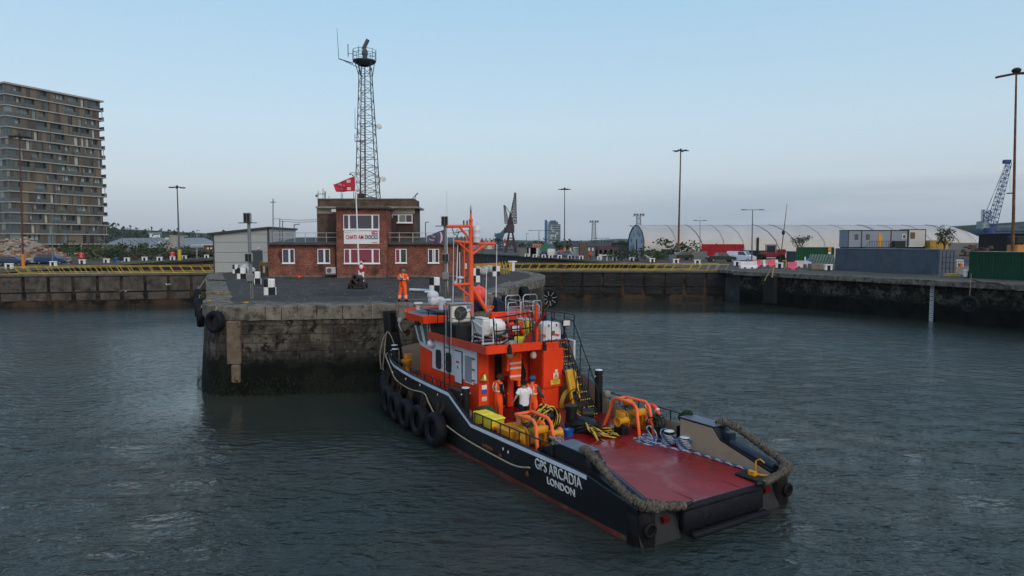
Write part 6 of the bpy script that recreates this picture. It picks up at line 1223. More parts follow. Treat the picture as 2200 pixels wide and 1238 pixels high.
# blue cars, bin, lifebuoy boards
TYREM = pm('car_tyre', (.015, .015, .015), .8); RIM = pm('car_rim', (.25, .26, .27), .35, metal=.6)
def car(label, loc, rz, col, kind='hatch', group=None, rough=.3):
    t = thing('van' if kind == 'van' else 'parked_car', label, 'van' if kind == 'van' else 'car', loc, rz, group); cm = pm('paint_%d_%d_%d' % tuple(int(c * 99) for c in col), col, rough, coat=.5, var=.05)
    pr = {'hatch': ([(-2.1, .35), (2.1, .35), (2.12, .75), (1.15, .95), (-1.9, 1.0), (-2.12, .7)], [(1.1, .93), (.45, 1.42), (-1.3, 1.46), (-1.95, .98)], 1.75), 'suv': ([(-2.3, .4), (2.3, .4), (2.32, .85), (1.2, 1.08), (-2.2, 1.12), (-2.32, .8)], [(1.15, 1.06), (.5, 1.62), (-1.9, 1.66), (-2.25, 1.1)], 1.9),
          'pickup': ([(-2.6, .45), (2.5, .45), (2.52, .9), (1.3, 1.1), (-2.6, 1.12), (-2.65, .8)], [(1.25, 1.08), (.7, 1.7), (-.7, 1.72), (-1.0, 1.1)], 1.9), 'van': ([(-2.5, .35), (2.45, .35), (2.5, .95), (1.75, 1.25), (-2.5, 1.28), (-2.52, .7)], [(1.75, 1.23), (1.05, 1.93), (-2.35, 1.98), (-2.5, 1.26)], 1.95)}[kind]
    b = mb(); M = Matrix.Rotation(R(90), 4, 'X'); w_ = pr[2]; b.prism(pr[0], -w_ / 2, w_ / 2, M=M)
    top = pr[1]; n = len(top); vs = [(x, -w_ / 2 + .02 + (.14 if 0 < i < n - 1 else .03), z) for i, (x, z) in enumerate(top)] + [(x, w_ / 2 - .02 - (.14 if 0 < i < n - 1 else .03), z) for i, (x, z) in enumerate(top)]
    b.add(vs, [tuple(range(n)), tuple(range(n, 2 * n))[::-1]] + [(i, n + i, n + (i + 1) % n, (i + 1) % n) for i in range(n)]); b.build('body', cm, t)
    gm = glass('car_glass', (.03, .04, .045), .05); T = [Vector((x, 0, z)) for x, z in top]; cen = sum(T, Vector()) / n
    def sh(p, k=.84): return cen + (p - cen) * k
    for s in (-1, 1):
        b = mb(); P = [sh(p) for p in T]; ys = [w_ / 2 - .04 - (.12 if 0 < i < n - 1 else .04) + .035 for i in range(n)]; x0 = -.2 if kind == 'van' else -9
        P = [Vector((max(p.x, x0), 0, p.z)) for p in P]; b.add([(p.x, s * y, p.z) for p, y in zip(P, ys)], [tuple(range(n))]); b.build('side_window', gm, t)
    b = mb(); a, c = T[0], T[1]; q0, q1 = a.lerp(c, .12), a.lerp(c, .9); off = Vector((.02, 0, .02)); b.add([(q0 + off) + Vector((0, -w_ / 2 + .16, 0)), (q0 + off) + Vector((0, w_ / 2 - .16, 0)), (q1 + off) + Vector((0, w_ / 2 - .25, 0)), (q1 + off) + Vector((0, -w_ / 2 + .25, 0))], [(0, 1, 2, 3)]); b.build('windscreen', gm, t)
    for x in (pr[0][1][0] - .75, pr[0][0][0] + .8):
        for s in (-1, 1): b = mb(); b.lathe((x, s * (w_ / 2 - .1), .34), [(.2, -.11), (.33, -.11), (.34, 0), (.33, .11), (.2, .11)], 18, ax='Y'); wl = b.build('wheel', TYREM, t); b = mb(); b.lathe((x, s * (w_ / 2 - .1), .34), [(0, -.1), (.2, -.09), (.2, .09), (0, .1)], 12, ax='Y'); b.build('rim', RIM, wl)
    for s in (-1, 1): b = mb(); b.box((pr[0][1][0], s * (w_ / 2 - .25), pr[0][2][1] - .1), (.06, .34, .14), bev=.02); b.build('headlight', pm('headlamp', (.55, .57, .6), .15), t); b = mb(); b.box((pr[0][0][0] - .02, s * (w_ / 2 - .12), pr[0][5][1] + .1), (.05, .16, .2), bev=.02); b.build('tail_light', pm('taillamp', (.4, .02, .02), .3), t)
    return t
car('dark blue parked car at the left edge of the picture beside the yellow post', G(28, 571), .1, (.015, .03, .075), 'hatch'); car('mid blue parked car below the brick rubble left of the red board', G(112, 568), .15, (.02, .06, .15), 'suv')
t = thing('litter_bin', 'blue bin standing in the grass between two white bollards', 'bin', G(248.5, 565)); b = mb(); b.lathe((0, 0, 0), [(0, 0), (.34, 0), (.4, .8), (.36, .82), (.2, .95), (0, 1)], 14); b.build('bin_body', pm('bin_blue', (.02, .08, .25), .5), t); b = mb(); b.box((0, -.37, .7), (.4, .1, .12)); b.build('bin_slot', BP_, t)
for px, py, s, lab_ in ((176, 566, 1.1, 'larger red lifebuoy board with white marks on the left quay'), (371, 561, 1.0, 'smaller red lifebuoy board with white marks near the yellow footed mast')):
    p = G(px, py); t = thing('lifebuoy_board', lab_, 'sign', p, 0, 'red lifebuoy boards'); b = mb(); b.cyl((0, 0, 0), (0, 0, 1.2), .05, n=6); b.build('post', POLE, t); b = mb(); b.box((0, -.05, 1.35), (.95 * s, .08, .95 * s), bev=.1); b.build('board', pm('board_red', (.45, .015, .02), .5), t)
    b = mb(); b.tube([(.3 * math.cos(a), -.11, 1.35 + .3 * math.sin(a)) for a in [R(40 + 10 * k) for k in range(11)]], .04, 5); b.tube([(.3 * math.cos(a), -.11, 1.35 + .3 * math.sin(a)) for a in [R(220 + 10 * k) for k in range(11)]], .04, 5); b.box((0, -.11, 1.35), (.16, .02, .12)); b.build('white_mark', WHITE, t)
# ---- lamp masts
def lamp_mast(label, px, ybase, ytop, px_top=None, kind='ring', mat=POLE, r=.13, base=None, D=None, group='lamp masts', wd=1.0):
    p = G(px, ybase) if D is None else Vector((*V(px, ybase, D)[:2], GZ)); q = V(px_top or px, ytop, p.y) - p; h = q.z; t = thing('lamp_mast', label, 'lamp post', p, 0, group)
    b = mb(); b.tube([(0, 0, 0), q * .5, q], [r, r * .75, r * .5], 9); b.build('pole', mat, t)
    if base: b = mb(); b.cyl((0, 0, 0), q * (base[0] / h), r * 1.7, n=10); b.build('pole_foot', base[1], t)
    if kind == 'ring':
        b = mb(); b.torus(q, .5 * wd, .06, 14, 5); b.lathe(q, [(.16, -.3), (.2, .2), (.1, .35), (0, .4)], 8); b.build('head_ring', STEEL, t)
        for a in range(6): b = mb(); A = a * math.pi / 3; b.box(q + Vector((.95 * wd * math.cos(A), .95 * wd * math.sin(A), -.12)), (.8 * wd, .45, .14), rz=A, bev=.03); b.build('lamp_head', STEEL, t)
    elif kind == 'double':
        b = mb(); b.cyl(q - Vector((wd, 0, 0)), q + Vector((wd, 0, 0)), .05, n=6); b.build('cross_arm', mat, t)
        for s in (-1, 1): b = mb(); b.box(q + Vector((s * (wd + .3), 0, 0)), (.9, .3, .12), bev=.04); b.build('lamp_head', STEEL, t)
    elif kind == 'single':
        b = mb(); b.cyl(q, q + Vector((wd, 0, .15)), .05, n=6); b.build('cross_arm', mat, t); b = mb(); b.box(q + Vector((wd + .2, 0, .15)), (.7, .3, .1), bev=.03); b.build('lamp_head', STEEL, t)
    elif kind == 'wing':
        for s in (-1, 1): b = mb(); b.beam(q, q + Vector((s * 2.6, 0, -.5 if s < 0 else .1)), .5, .25); b.build('lamp_wing', pm('wing_red_dark', (.05, .012, .018), .6), t)
        b = mb(); b.lathe(q, [(.3, 0), (.55, .3), (.55, .5), (.3, .7), (0, .75)], 12); b.build('head_cap', STEEL, t)
    return t
ORB = pm('orange_foot', (.55, .20, .05), .7); YFB = pm('yellow_foot', (.5, .36, .05), .7)
lamp_mast('tall reddish lamp mast with an orange foot in front of the apartment tower', 50, 578, 293, 42, mat=pm('red_brown_pole', (.10, .045, .04), .7), base=(2.0, ORB))
lamp_mast('thin blue grey lamp mast in front of the apartment tower', 113, 570, 450, 112, 'single', pm('blue_grey_pole', (.14, .18, .21), .6), .09, wd=.1)
lamp_mast('lone lamp mast with a yellow foot left of the grey shed', 386, 560, 402, 380.5, base=(2.2, YFB), r=.2, wd=1.2)
lamp_mast('tall thin lamp mast right of the glass tower with an orange foot', 1213, 552, 406, 1213, base=(2.3, ORB), r=.18, wd=1.2)
lamp_mast('tallest rust red lamp mast rising before the white tent shed', 1457, 557, 323, 1462.5, mat=RUSTP, r=.25, wd=1.3, base=(1.3, ORB))
lamp_mast('double armed street lamp before the red container', 1504, 556, 474, 1504, 'double', r=.1, wd=.8)
lamp_mast('taller double armed street lamp behind the white van', 1615, 566, 451, 1617, 'double', r=.13, wd=1.2)
lamp_mast('rusty lamp mast with dark wing shaped lights at the right edge of the picture', 2175, 578, 158, 2183.5, 'wing', RUSTP, .22)
lamp_mast('small double armed lamp in front of the orange school', 1158, 556, 495, 1158, 'double', r=.12, wd=1.6)
lamp_mast('slim lamp post right of the dark crane', 1131, 549, 503, 1131, 'single', r=.1, wd=.1)
lamp_mast('slim pale lamp post at the white gable of the tent shed', 1365, 560, 487, 1364, 'single', pm('pale_pole', (.3, .33, .36), .6), .12, wd=-1)
lamp_mast('slim lamp post over the slate roofed houses', 1293, 552, 512, 1293, 'double', r=.1, wd=1.2)
lamp_mast('short lamp post above the pale warehouse roof on the left', 263, 545, 497, 263, 'single', r=.12, wd=.1)
lamp_mast('white flag staff standing between the warehouse and the grey shed', 423, 556, 497, 423, 'single', pm('pale_pole', (.3, .33, .36), .6), .1, wd=.05)
def lattice(b, a, c, w0, w1, n, r=.05):
    """square lattice mast from a to c"""
    a = Vector(a); c = Vector(c); d = (c - a).normalized(); X = d.cross(Vector((0, 1, 0))).normalized(); Y = d.cross(X); cs = [(-1, -1), (1, -1), (1, 1), (-1, 1)]
    def pt(k, i): u = k / n; w_ = (w0 + (w1 - w0) * u) / 2; return a.lerp(c, u) + X * cs[i][0] * w_ + Y * cs[i][1] * w_
    for i in range(4): b.cyl(pt(0, i), pt(n, i), r * 1.5, r * 1.2, n=5)
    for k in range(n):
        for i in range(4):
            j = (i + 1) % 4; b.cyl(pt(k, i), pt(k, j), r, n=4); b.cyl(pt(k, i), pt(k + 1, j), r, n=4) if (k + i) % 2 else b.cyl(pt(k, j), pt(k + 1, i), r, n=4)
def flood_tower(label, px, yb, yt, D=None):
    p = Vector((*V(px, yb, D or G(px, yb).y)[:2], GZ)); q = V(px, yt, p.y) - p; t = thing('floodlight_tower', label, 'floodlight tower', p, 0, 'lattice floodlight towers'); b = mb(); lattice(b, (0, 0, 0), q, 2.2, 1.4, 14, .05); b.build('lattice', POLE, t)
    b = mb(); b.box(q, (4.2, 2.4, .15)); b.build('platform', POLE, t)
    for s in (-1.6, -.6, .6, 1.6): b = mb(); b.box(q + Vector((s, -.8, .5)), (.7, .3, .6), bev=.05); b.build('lamp_head', STEEL, t)
flood_tower('lattice floodlight tower above the slate roofed houses', 1276, 545, 478, 300); flood_tower('lattice floodlight tower poking up behind the white tent shed', 1372, 545, 464, 260)
# ---- cranes
def W0(px, py, D): return V(px, py, D)
DCR = pm('crane_dark', (.065, .050, .058), .7, var=.2, scale=.3)
t = thing('dockside_crane', 'dark purple grey portal crane with two raised lattice jibs', 'crane', (*V(1097, 545, 250)[:2], GZ)); r_ = lambda px, py, D=250: W0(px, py, D) - t.location
b = mb(); 
for px in (1083, 1111): b.tube([r_(px, 548), r_(1094 if px < 1097 else 1101, 500)], [.45, .35], 6); b.tube([r_(px + (3 if px < 1097 else -3), 547, 262), r_(1094 if px < 1097 else 1101, 500)], [.4, .3], 6)
for py, a, c in ((537, 1086, 1108), (525, 1089, 1106), (512, 1091, 1104)): b.cyl(r_(a, py), r_(c, py), .22, n=6)
b.cyl(r_(1086, 537), r_(1104, 512), .18, n=5); b.cyl(r_(1108, 537), r_(1091, 512), .18, n=5); b.build('portal', DCR, t)
b = mb(); b.b2(tuple(r_(1087, 500, 247)), tuple(r_(1105, 484, 255)), bev=.2); b.b2(tuple(r_(1083, 501, 248)), tuple(r_(1088, 489, 252)), bev=.1); b.build('machine_house', DCR, t)
b = mb(); b.add([r_(1089, 484), r_(1104, 484), r_(1098, 458), r_(1095, 458), r_(1089, 484, 253), r_(1104, 484, 253), r_(1098, 458, 253), r_(1095, 458, 253)], [(0, 1, 2, 3), (7, 6, 5, 4), (0, 3, 7, 4), (1, 5, 6, 2)]); b.build('gantry', DCR, t)
b = mb(); lattice(b, r_(1103, 480), r_(1107, 414), 2.2, .5, 11, .12); b.cyl(r_(1097, 458), r_(1106, 414), .12, n=4); b.build('jib', DCR, t)
b = mb(); lattice(b, r_(1089, 480), r_(1083.5, 441), 1.4, .4, 7, .10); b.cyl(r_(1096, 458), r_(1084, 441), .12, n=4); b.build('jib', DCR, t)
TCR = pm('crane_teal', (.03, .10, .13), .6)
t = thing('dockside_crane', 'small teal crane beside the dark portal crane', 'crane', (*V(1072, 545, 300)[:2], GZ)); r_ = lambda px, py, D=300: W0(px, py, D) - t.location
b = mb(); lattice(b, r_(1072, 546), r_(1072, 512), 4, 3, 6, .2); b.build('portal', TCR, t); b = mb(); b.b2(tuple(r_(1066, 514, 296)), tuple(r_(1080, 505, 304)), bev=.2); b.build('machine_house', TCR, t); b = mb(); lattice(b, r_(1076, 508), r_(1084, 495), 2, 1, 4, .15); lattice(b, r_(1069, 508), r_(1068, 501), 2, 2, 2, .15); b.build('jib', TCR, t)
BCR = pm('crane_blue', (.02, .05, .16), .5)
t = thing('harbour_crane', 'blue harbour crane with long lattice jib behind the right end of the tent shed', 'crane', (*V(2118, 545, 190)[:2], GZ)); r_ = lambda px, py, D=190: W0(px, py, D) - t.location
b = mb(); lattice(b, r_(2128, 492), r_(2168, 350), 1.9, .9, 17, .055); b.build('jib', BCR, t); b = mb(); b.b2(tuple(r_(2161, 351)), tuple(r_(2174, 343) + Vector((0, 1.5, 0))), bev=.1); b.build('jib_head', BCR, t)
b = mb(); b.cyl(r_(2124, 545), r_(2124, 490), 1.3, n=12); b.build('tower', BCR, t); b = mb(); b.b2(tuple(r_(2111, 494)), tuple(r_(2128, 475) + Vector((0, 3, 0))), bev=.3); b.build('cab', pm('cab_grey', (.25, .30, .32), .5), t)
b = mb(); lattice(b, r_(2121, 474), r_(2121, 451), 1.3, 1.2, 4, .06); lattice(b, r_(2112, 476), r_(2112, 450), .6, .6, 6, .035); b.build('mast_frame', BCR, t)
b = mb(); b.cyl(r_(2119, 452), r_(2163, 352), .05, n=4); b.cyl(r_(2121, 452), r_(2161, 349), .05, n=4); b.cyl(r_(2170, 351), r_(2170, 415), .04, n=4); b.b2(tuple(r_(2168, 414, 189)), tuple(r_(2173, 417, 190))); b.build('cable', POLE, t)
t = thing('derrick_pole', 'thin leaning pole with a dark ball halfway up beside the green container', 'pole', G(1676, 563)); q = V(1691, 438, t.location.y) - t.location; b = mb(); b.tube([(0, 0, 0), q * .5, q], [.07, .08, .04], 6); b.build('pole', RUSTP, t); b = mb(); b.ball(V(1683, 500, t.location.y) - t.location, .42, 12, 8, (.7, .7, 1)); b.build('ball', STEEL, t)
# ---- white tent shed
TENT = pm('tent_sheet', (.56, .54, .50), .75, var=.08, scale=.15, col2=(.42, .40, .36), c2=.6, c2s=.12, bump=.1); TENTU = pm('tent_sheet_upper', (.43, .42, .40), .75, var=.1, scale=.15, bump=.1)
t = thing('tent_shed', 'long white fabric covered shed with arched frames behind the yard', 'shed', (31, 160, GZ))
PR = [(0, 0), (.3, 4.1), (2.6, 6.0), (6, 7.2), (8.5, 7.75), (11, 7.95), (13.5, 7.75), (16, 7.2), (19.4, 6.0), (21.7, 4.1), (22, 0)]
LT = 86
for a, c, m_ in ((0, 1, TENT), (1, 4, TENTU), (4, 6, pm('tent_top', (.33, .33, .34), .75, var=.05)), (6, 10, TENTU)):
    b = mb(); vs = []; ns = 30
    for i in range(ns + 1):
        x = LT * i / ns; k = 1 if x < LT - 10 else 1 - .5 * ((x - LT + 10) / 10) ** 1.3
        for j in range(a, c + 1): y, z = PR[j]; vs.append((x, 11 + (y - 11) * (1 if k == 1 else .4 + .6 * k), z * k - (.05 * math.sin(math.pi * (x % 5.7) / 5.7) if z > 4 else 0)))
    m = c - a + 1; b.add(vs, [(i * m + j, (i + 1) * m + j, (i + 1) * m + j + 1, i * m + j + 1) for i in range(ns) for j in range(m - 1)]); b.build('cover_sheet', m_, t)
b = mb(); b.add([(0, y, z) for y, z in PR], [tuple(range(11))]); b.build('gable', pm('gable_pale', (.40, .44, .48), .8, var=.12, scale=.5), t)
b = mb(); b.tube([(-.1, y, z) for y, z in PR], .16, 5); b.b2((-.12, 9.6, 0), (-.04, 11.4, 4.4)); b.b2((-.12, 2.0, 0), (-.04, 4.2, 1.8)); [b.b2((-.1, y, z), (-.03, y + .5, z + 1)) for y, z in ((5.5, 5), (8, 5.4), (13.5, 5), (3.2, 3.4), (17.5, 3.6), (12, 5.6))]; b.build('gable_door', STEEL, t)
for x, d_, dark in ((7, .8, 0), (12, 2.5, 1), (18, 1, 0), (22, 2, 0), (29, 3.5, 1), (33, 4.5, 1), (41, 2.0, 0), (48, 3, 0), (55, 3, 1), (60, 2, 0), (66, 2.5, 0), (72, 3, 1), (76, 3, 0)):
    b = mb(); b.tube([(x + (d_ * (1 - z / 8)) * 1, y - .03, z + .03) for y, z in PR[:6]], .07 if dark else .04, 4); b.build('frame_rib', STEEL if dark else POLE, t)
t = thing('tent_shed', 'second pale shed seen behind the right end of the long tent shed', 'shed', V(2180, 540, 215)); b = mb(); b.b2((-16, 0, GZ - t.location.z), (30, 14, rl(t, 0, 512, 215).z)); b.build('wall', TENT, t); b = mb(); b.b2((-16.5, -.5, rl(t, 0, 512, 215).z), (30.5, 14.5, rl(t, 0, 507, 215).z)); b.build('roof', pm('roof_bluegrey', (.25, .28, .3), .6), t)
t = thing('blue_shed', 'low blue and slate roofed sheds on the rise at the right edge', 'shed', V(2180, 505, 260)); b = mb(); b.b2((-12, 0, -12), (30, 14, 1.6)); b.build('wall', pm('blue_wall', (.03, .09, .16), .6), t)
b = mb(); b.add([(-13, -.5, 1.6), (31, -.5, 1.6), (31, 7, 5.5), (-10, 7, 3.2)], [(0, 1, 2, 3)]); b.build('roof', pm('slate_patchy', (.06, .065, .075), .7, var=.6, scale=.3, col2=(.25, .25, .26), c2=.6, c2s=.25), t)
# ---- containers, cabins, yard clutter
def container(label, A, B, wdt, h, col, z=GZ, doors=True):
    A = Vector(A[:2]); B = Vector(B[:2]); d = B - A; L0 = d.length; t = thing('shipping_container', label, 'container', (A.x, A.y, z), math.atan2(d.y, d.x)); m_ = pm('container_%d_%d_%d' % tuple(int(c * 999) for c in col), col, .6, var=.18, scale=.8, col2=tuple(c * .6 + .03 for c in col), c2=.6, c2s=2.5)
    b = mb(); n = int(L0 / .15) * 2; pts = []; b.b2((.05, .06, .15), (L0 - .05, wdt - .06, h - .06)); y0 = 0
    for k in range(n + 1): pts.append((.12 + (L0 - .24) * k / n, 0 if (k // 1) % 4 in (0, 1) else .055))
    b.add([(x, y, .16) for x, y in pts] + [(x, y, h - .1) for x, y in pts], [(k, k + 1, n + 2 + k, n + 1 + k) for k in range(n)]); b.build('side_wall', m_, t)
    b = mb()
    for x in (.06, L0 - .06):
        for y in (.06, wdt - .06): b.box((x, y, h / 2), (.14, .14, h))
    for z_ in (.08, h - .05):
        b.b2((0, -.012, z_ - .07), (L0, .09, z_ + .07)); b.b2((0, wdt - .09, z_ - .07), (L0, wdt + .01, z_ + .07)); b.b2((-.012, 0, z_ - .07), (.09, wdt, z_ + .07)); b.b2((L0 - .09, 0, z_ - .07), (L0 + .012, wdt, z_ + .07))
    b.build('corner_frame', m_, t); b = mb(); b.b2((.02, .02, h - .02), (L0 - .02, wdt - .02, h + .03)); b.build('roof', pm('container_roof', (.25, .28, .32), .6, var=.2), t)
    if doors:
        b = mb(); b.b2((L0 - .02, .12, .2), (L0 + .02, wdt - .12, h - .16)); d_ = b.build('door', m_, t)
        b = mb(); [b.cyl((L0 + .05, wdt * u, .2), (L0 + .05, wdt * u, h - .2), .025, n=5) for u in (.16, .38, .62, .84)]; [b.b2((L0 + .02, wdt * u, z_), (L0 + .05, wdt * (u + .18), z_ + .06)) for u in (.12, .36, .56, .78) for z_ in (.7, 1.3, 1.9)]; b.build('lock_rod', STEEL, d_)
    return t
g0, g1 = G(1793.8, 580), G(2017, 591); container('long slate grey shipping container at the quay edge', g0, g1, 2.4, 2.78, (.085, .105, .135))
g0, g1 = G(2081, 597.5), G(2200, 603); dd = (g1 - g0).normalized(); container('dark green shipping container at the right edge of the picture', g0, g0 + dd * 12.2, 2.4, 2.62, (.008, .055, .028), doors=False)
container('smaller green container with rusty marks behind the stacked barriers', G(1710, 566), G(1790, 567), 2.4, 2.75, (.015, .075, .035)); container('dark grey container left of the small green container', G(1689, 564), G(1710, 566), 2.4, 2.0, (.06, .075, .08), doors=False)
p0, p1 = G(1507, 557), G(1593, 558); container('bright red container beyond the dark pickup', p0, p1, 2.4, 3.2, (.40, .018, .028)); container('dark blue grey container beside the red one', G(1590, 560), G(1628, 561), 2.4, 2.0, (.035, .045, .055)); 
for px, py, w_, h, c_, lab_ in ((1431, 558, 19, 22, (.02, .02, .022), 'black tall tank box left of the rusty lamp mast'), (1438, 560, 16, 12, (.12, .14, .17), 'small blue grey container behind the estate car')): p = G(px, py); container(lab_, p, p + Vector((w_ / FPX * p.y, .5, 0)), 2.2, h / FPX * p.y, c_, doors=False)
t = thing('hoarding', 'grey corrugated hoarding behind the person in orange', 'fence', G(1481, 559)); b = mb(); n = 30; w_ = 38 / FPX * t.location.y; b.add([(w_ * k / n, .06 * (k % 2), 0) for k in range(n + 1)] + [(w_ * k / n, .06 * (k % 2), 1.75) for k in range(n + 1)], [(k, k + 1, n + 2 + k, n + 1 + k) for k in range(n)]); b.build('panel', pm('hoarding_grey', (.16, .17, .17), .7, var=.2), t)
# cabins on stilts of containers
CY = 112; X = lambda px: (px - 1100) / FPX * CY; Zc = lambda py: CAM_H + (522 - py) / FPX * CY
container('dark container carrying the left part of the site cabins', (X(1822), CY + .5), (X(1900), CY + .5), 2.4, Zc(531) - GZ, (.03, .035, .035), doors=False); container('dark container carrying the cream cabin', (X(1903), CY + .5), (X(1990), CY + .5), 2.4, Zc(531) - GZ, (.03, .03, .03), doors=False)
CAB = pm('cabin_grey', (.22, .255, .30), .6, var=.08); CABC = pm('cabin_cream', (.50, .48, .44), .6, var=.06)
t = thing('site_cabin', 'long blue grey site cabin with an orange door on top of the containers', 'cabin', (X(1820), CY, Zc(531))); xx = lambda px: X(px) - X(1820); h = Zc(496) - Zc(531)
b = mb(); b.b2((0, 0, 0), (xx(1949), 3, h)); b.build('wall', CAB, t); b = mb(); b.b2((-.05, -.06, h), (xx(1949), 3.05, h + .12)); [b.b2((xx(px) - .06, -.05, 0), (xx(px) + .06, .01, h)) for px in (1820.8, 1849, 1912, 1948)]; b.build('frame', STEEL, t)
for px in (1834, 1858.5): b = mb(); b.b2((xx(px), -.04, 1.2), (xx(px + 8), .0, 2.1), bev=.02); b.build('window', GLASSD, t)
b = mb(); b.b2((xx(1936), -.04, 1.3), (xx(1944.5), .0, 2.1)); wo = b.build('window', WHITE, t); b = mb(); b.b2((xx(1937.5), -.06, 1.4), (xx(1943), -.03, 2.0)); b.build('pane', GLASSD, wo)
b = mb(); b.b2((xx(1885), -.05, .1), (xx(1893), .0, 2.2)); b.build('door', pm('door_orange', (.55, .28, .02), .5), t)
b = mb(); b.b2((xx(1850), -1.4, -.25), (xx(1912), 0, -.05)); [b.cyl((xx(px), -1.35, 0), (xx(px), -1.35, .95), .03, n=5) for px in range(1858, 1902, 5)]; b.cyl((xx(1858), -1.35, .95), (xx(1900), -1.35, .95), .035, n=5); b.cyl((xx(1858), -1.35, .95), (xx(1850), -1.35, .1), .035, n=5); b.build('landing', pm('landing_green', (.05, .06, .03), .8), t)
b = mb(); b.b2((xx(1914), -.9, -.2), (xx(1937), -.1, 1.0)); b.build('dark_screen', STEEL, t)
t = thing('site_cabin', 'cream site cabin with one brown window at the right end of the grey one', 'cabin', (X(1949), CY - .3, Zc(529))); xx = lambda px: X(px) - X(1949); b = mb(); b.b2((.02, 0, 0), (xx(1984), 3, h)); b.build('wall', CABC, t); b = mb(); b.b2((0, -.05, h), (xx(1984), 3.05, h + .1)); b.b2((xx(1983), -.04, 0), (xx(1984.2), .02, h)); b.build('frame', STEEL, t); b = mb(); b.b2((xx(1951), -.04, 1.2), (xx(1961), 0, 2.25), bev=.02); b.build('window', pm('brown_blind', (.10, .075, .05), .5), t)
t = thing('skip', 'ochre yellow skip standing right of the cream cabin', 'skip', (X(2009), CY, Zc(535))); b = mb(); w_ = 40 / FPX * CY / 2; b.prism([(-w_, 0), (w_ * .9, 0), (w_, 1.4), (-w_, 1.4)], -1, 1, M=Matrix.Rotation(R(90), 4, 'X')); b.build('skip_body', pm('skip_ochre', (.40, .24, .05), .7, var=.35, scale=1.2), t); b = mb(); [b.b2((x - .06, -1.06, 0), (x + .06, -1, 1.4)) for x in (-1.2, -.5, .3, 1)]; b.build('rib', pm('skip_ochre', (.4, .24, .05)), t)
tree('tree', 'small dark bushy tree right of the yellow skip', 'tree', V(2028, 537, 108), 3.5, 2.6, 620, .16, .15)
tree('bush', 'dark bush at the foot of the white gable', 'bush', G(1408, 563), 2.2, 6, 400, .3, .05); tree('bush', 'dark hedge left of the red container', 'bush', G(1483, 556), 3.3, 10, 600, .35, .05); tree('bush', 'low dark bush left of the white gable', 'bush', G(1335, 561), 2.4, 7, 400, .3, .05); tree('bush', 'straggly bush behind the small green container', 'bush', V(1722, 534, 125), 2.0, 4.0, 420, .16, .1)
# reach stacker
t = thing('reach_stacker', 'dark red container handler with a tall black mast behind the striped barriers', 'forklift', G(1655, 562), 2.9); FR = pm('stacker_red', (.22, .012, .016), .5, var=.15)
b = mb(); b.b2((-2.5, -1.2, .8), (1.8, 1.2, 1.7), bev=.15); b.b2((-2.6, -1.1, 1.5), (-1.2, 1.1, 2.3), bev=.15); b.build('chassis', FR, t)
for x in (-1.8, 1.5):
    for y in (-1.15, 1.15): b = mb(); b.lathe((x, y, .7), [(.25, -.25), (.65, -.25), (.7, 0), (.65, .25), (.25, .25)], 16, ax='Y'); b.build('wheel', TYREM, t)
b = mb(); [b.b2((2.2, y - .15, .3), (2.5, y + .15, 4.5)) for y in (-.8, .8)]; b.b2((2.2, -1, 4.2), (2.5, 1, 4.5)); b.b2((2.2, -1, 2.6), (2.5, 1, 2.8)); b.b2((2.5, -1.3, .6), (2.8, 1.3, 1.2)); b.build('lift_mast', STEEL, t)
b = mb(); [b.cyl((x, y, 1.7), (x, y, 3.1), .06, n=5) for x in (-.9, .8) for y in (-.8, .8)]; b.b2((-1, -.9, 3.1), (.9, .9, 3.2)); b.build('cab_frame', FR, t); b = mb(); b.b2((-.8, -.75, 1.7), (.7, .75, 3.05)); b.build('cab_glass', glass('car_glass'), t)
car('white van with dark windows parked right of the dark pickup', G(1592, 563), -.75, (.62, .68, .78), 'van'); car('dark estate car in front of the rusty lamp mast', G(1463, 559), 3.3, (.02, .022, .024), 'suv'); car('dark green black pickup beside the white van', G(1549, 563), .1, (.014, .02, .018), 'pickup')
for k, (px, py, c_, kd, lab_) in enumerate([(1186, 551, (.6, .6, .6), 'van', 'white van parked below the glass tower'), (1215, 552, (.1, .13, .2), 'hatch', 'blue grey car parked near the thin lamp mast'), (1165, 551, (.03, .03, .035), 'hatch', 'dark car parked below the orange school'), (1240, 553, (.25, .26, .28), 'hatch', 'silver car parked left of the brown brick pillar'), (1205, 550, (.35, .02, .02), 'hatch', 'red car parked far off between the glass tower and the lamp mast')]): car(lab_, G(px, py), random.uniform(-.3, 3), c_, kd, 'cars parked in the far yard')
# barriers
def barrier(label, px, py, col, w_=2.0, rz=0, g='water filled road barriers'):
    t = thing('road_barrier', label, 'barrier', G(px, py), rz, g); b = mb(); b.prism([(-.32, 0), (.32, 0), (.28, .25), (.14, .45), (.10, .98), (-.10, .98), (-.14, .45), (-.28, .25)], -w_ / 2 + .02, w_ / 2 - .02, M=Matrix.Rotation(R(90), 4, 'Z') @ Matrix.Rotation(R(90), 4, 'X')); b.build('barrier_body', pm('barrier_%d' % int(col[0] * 100 + col[1] * 10), col, .5, var=.15, scale=1.5), t)
    b = mb(); b.box((-.5, -.33, .1), (.3, .05, .14)); b.box((.5, -.33, .1), (.3, .05, .14)); b.build('slot', STEEL, t)
RD = (.62, .09, .12); WD = (.62, .62, .64)
barrier('grubby white barrier at the left end of the barrier row', 1606, 577, WD, 2.2, .1); barrier('second white barrier turned sideways beside the first red one', 1621, 576, WD, 1.2, .9); barrier('faded red barrier next to the white ones at the left', 1628, 572.5, RD, 1.5, 0); barrier('white barrier between the two faded red ones', 1641, 572.5, WD, 1.1, 0); barrier('faded red barrier at the right end of the row', 1654, 572.5, RD, 1.5, 0); barrier('white barrier end behind the right hand red one', 1664, 572, WD, 1.0, 0)
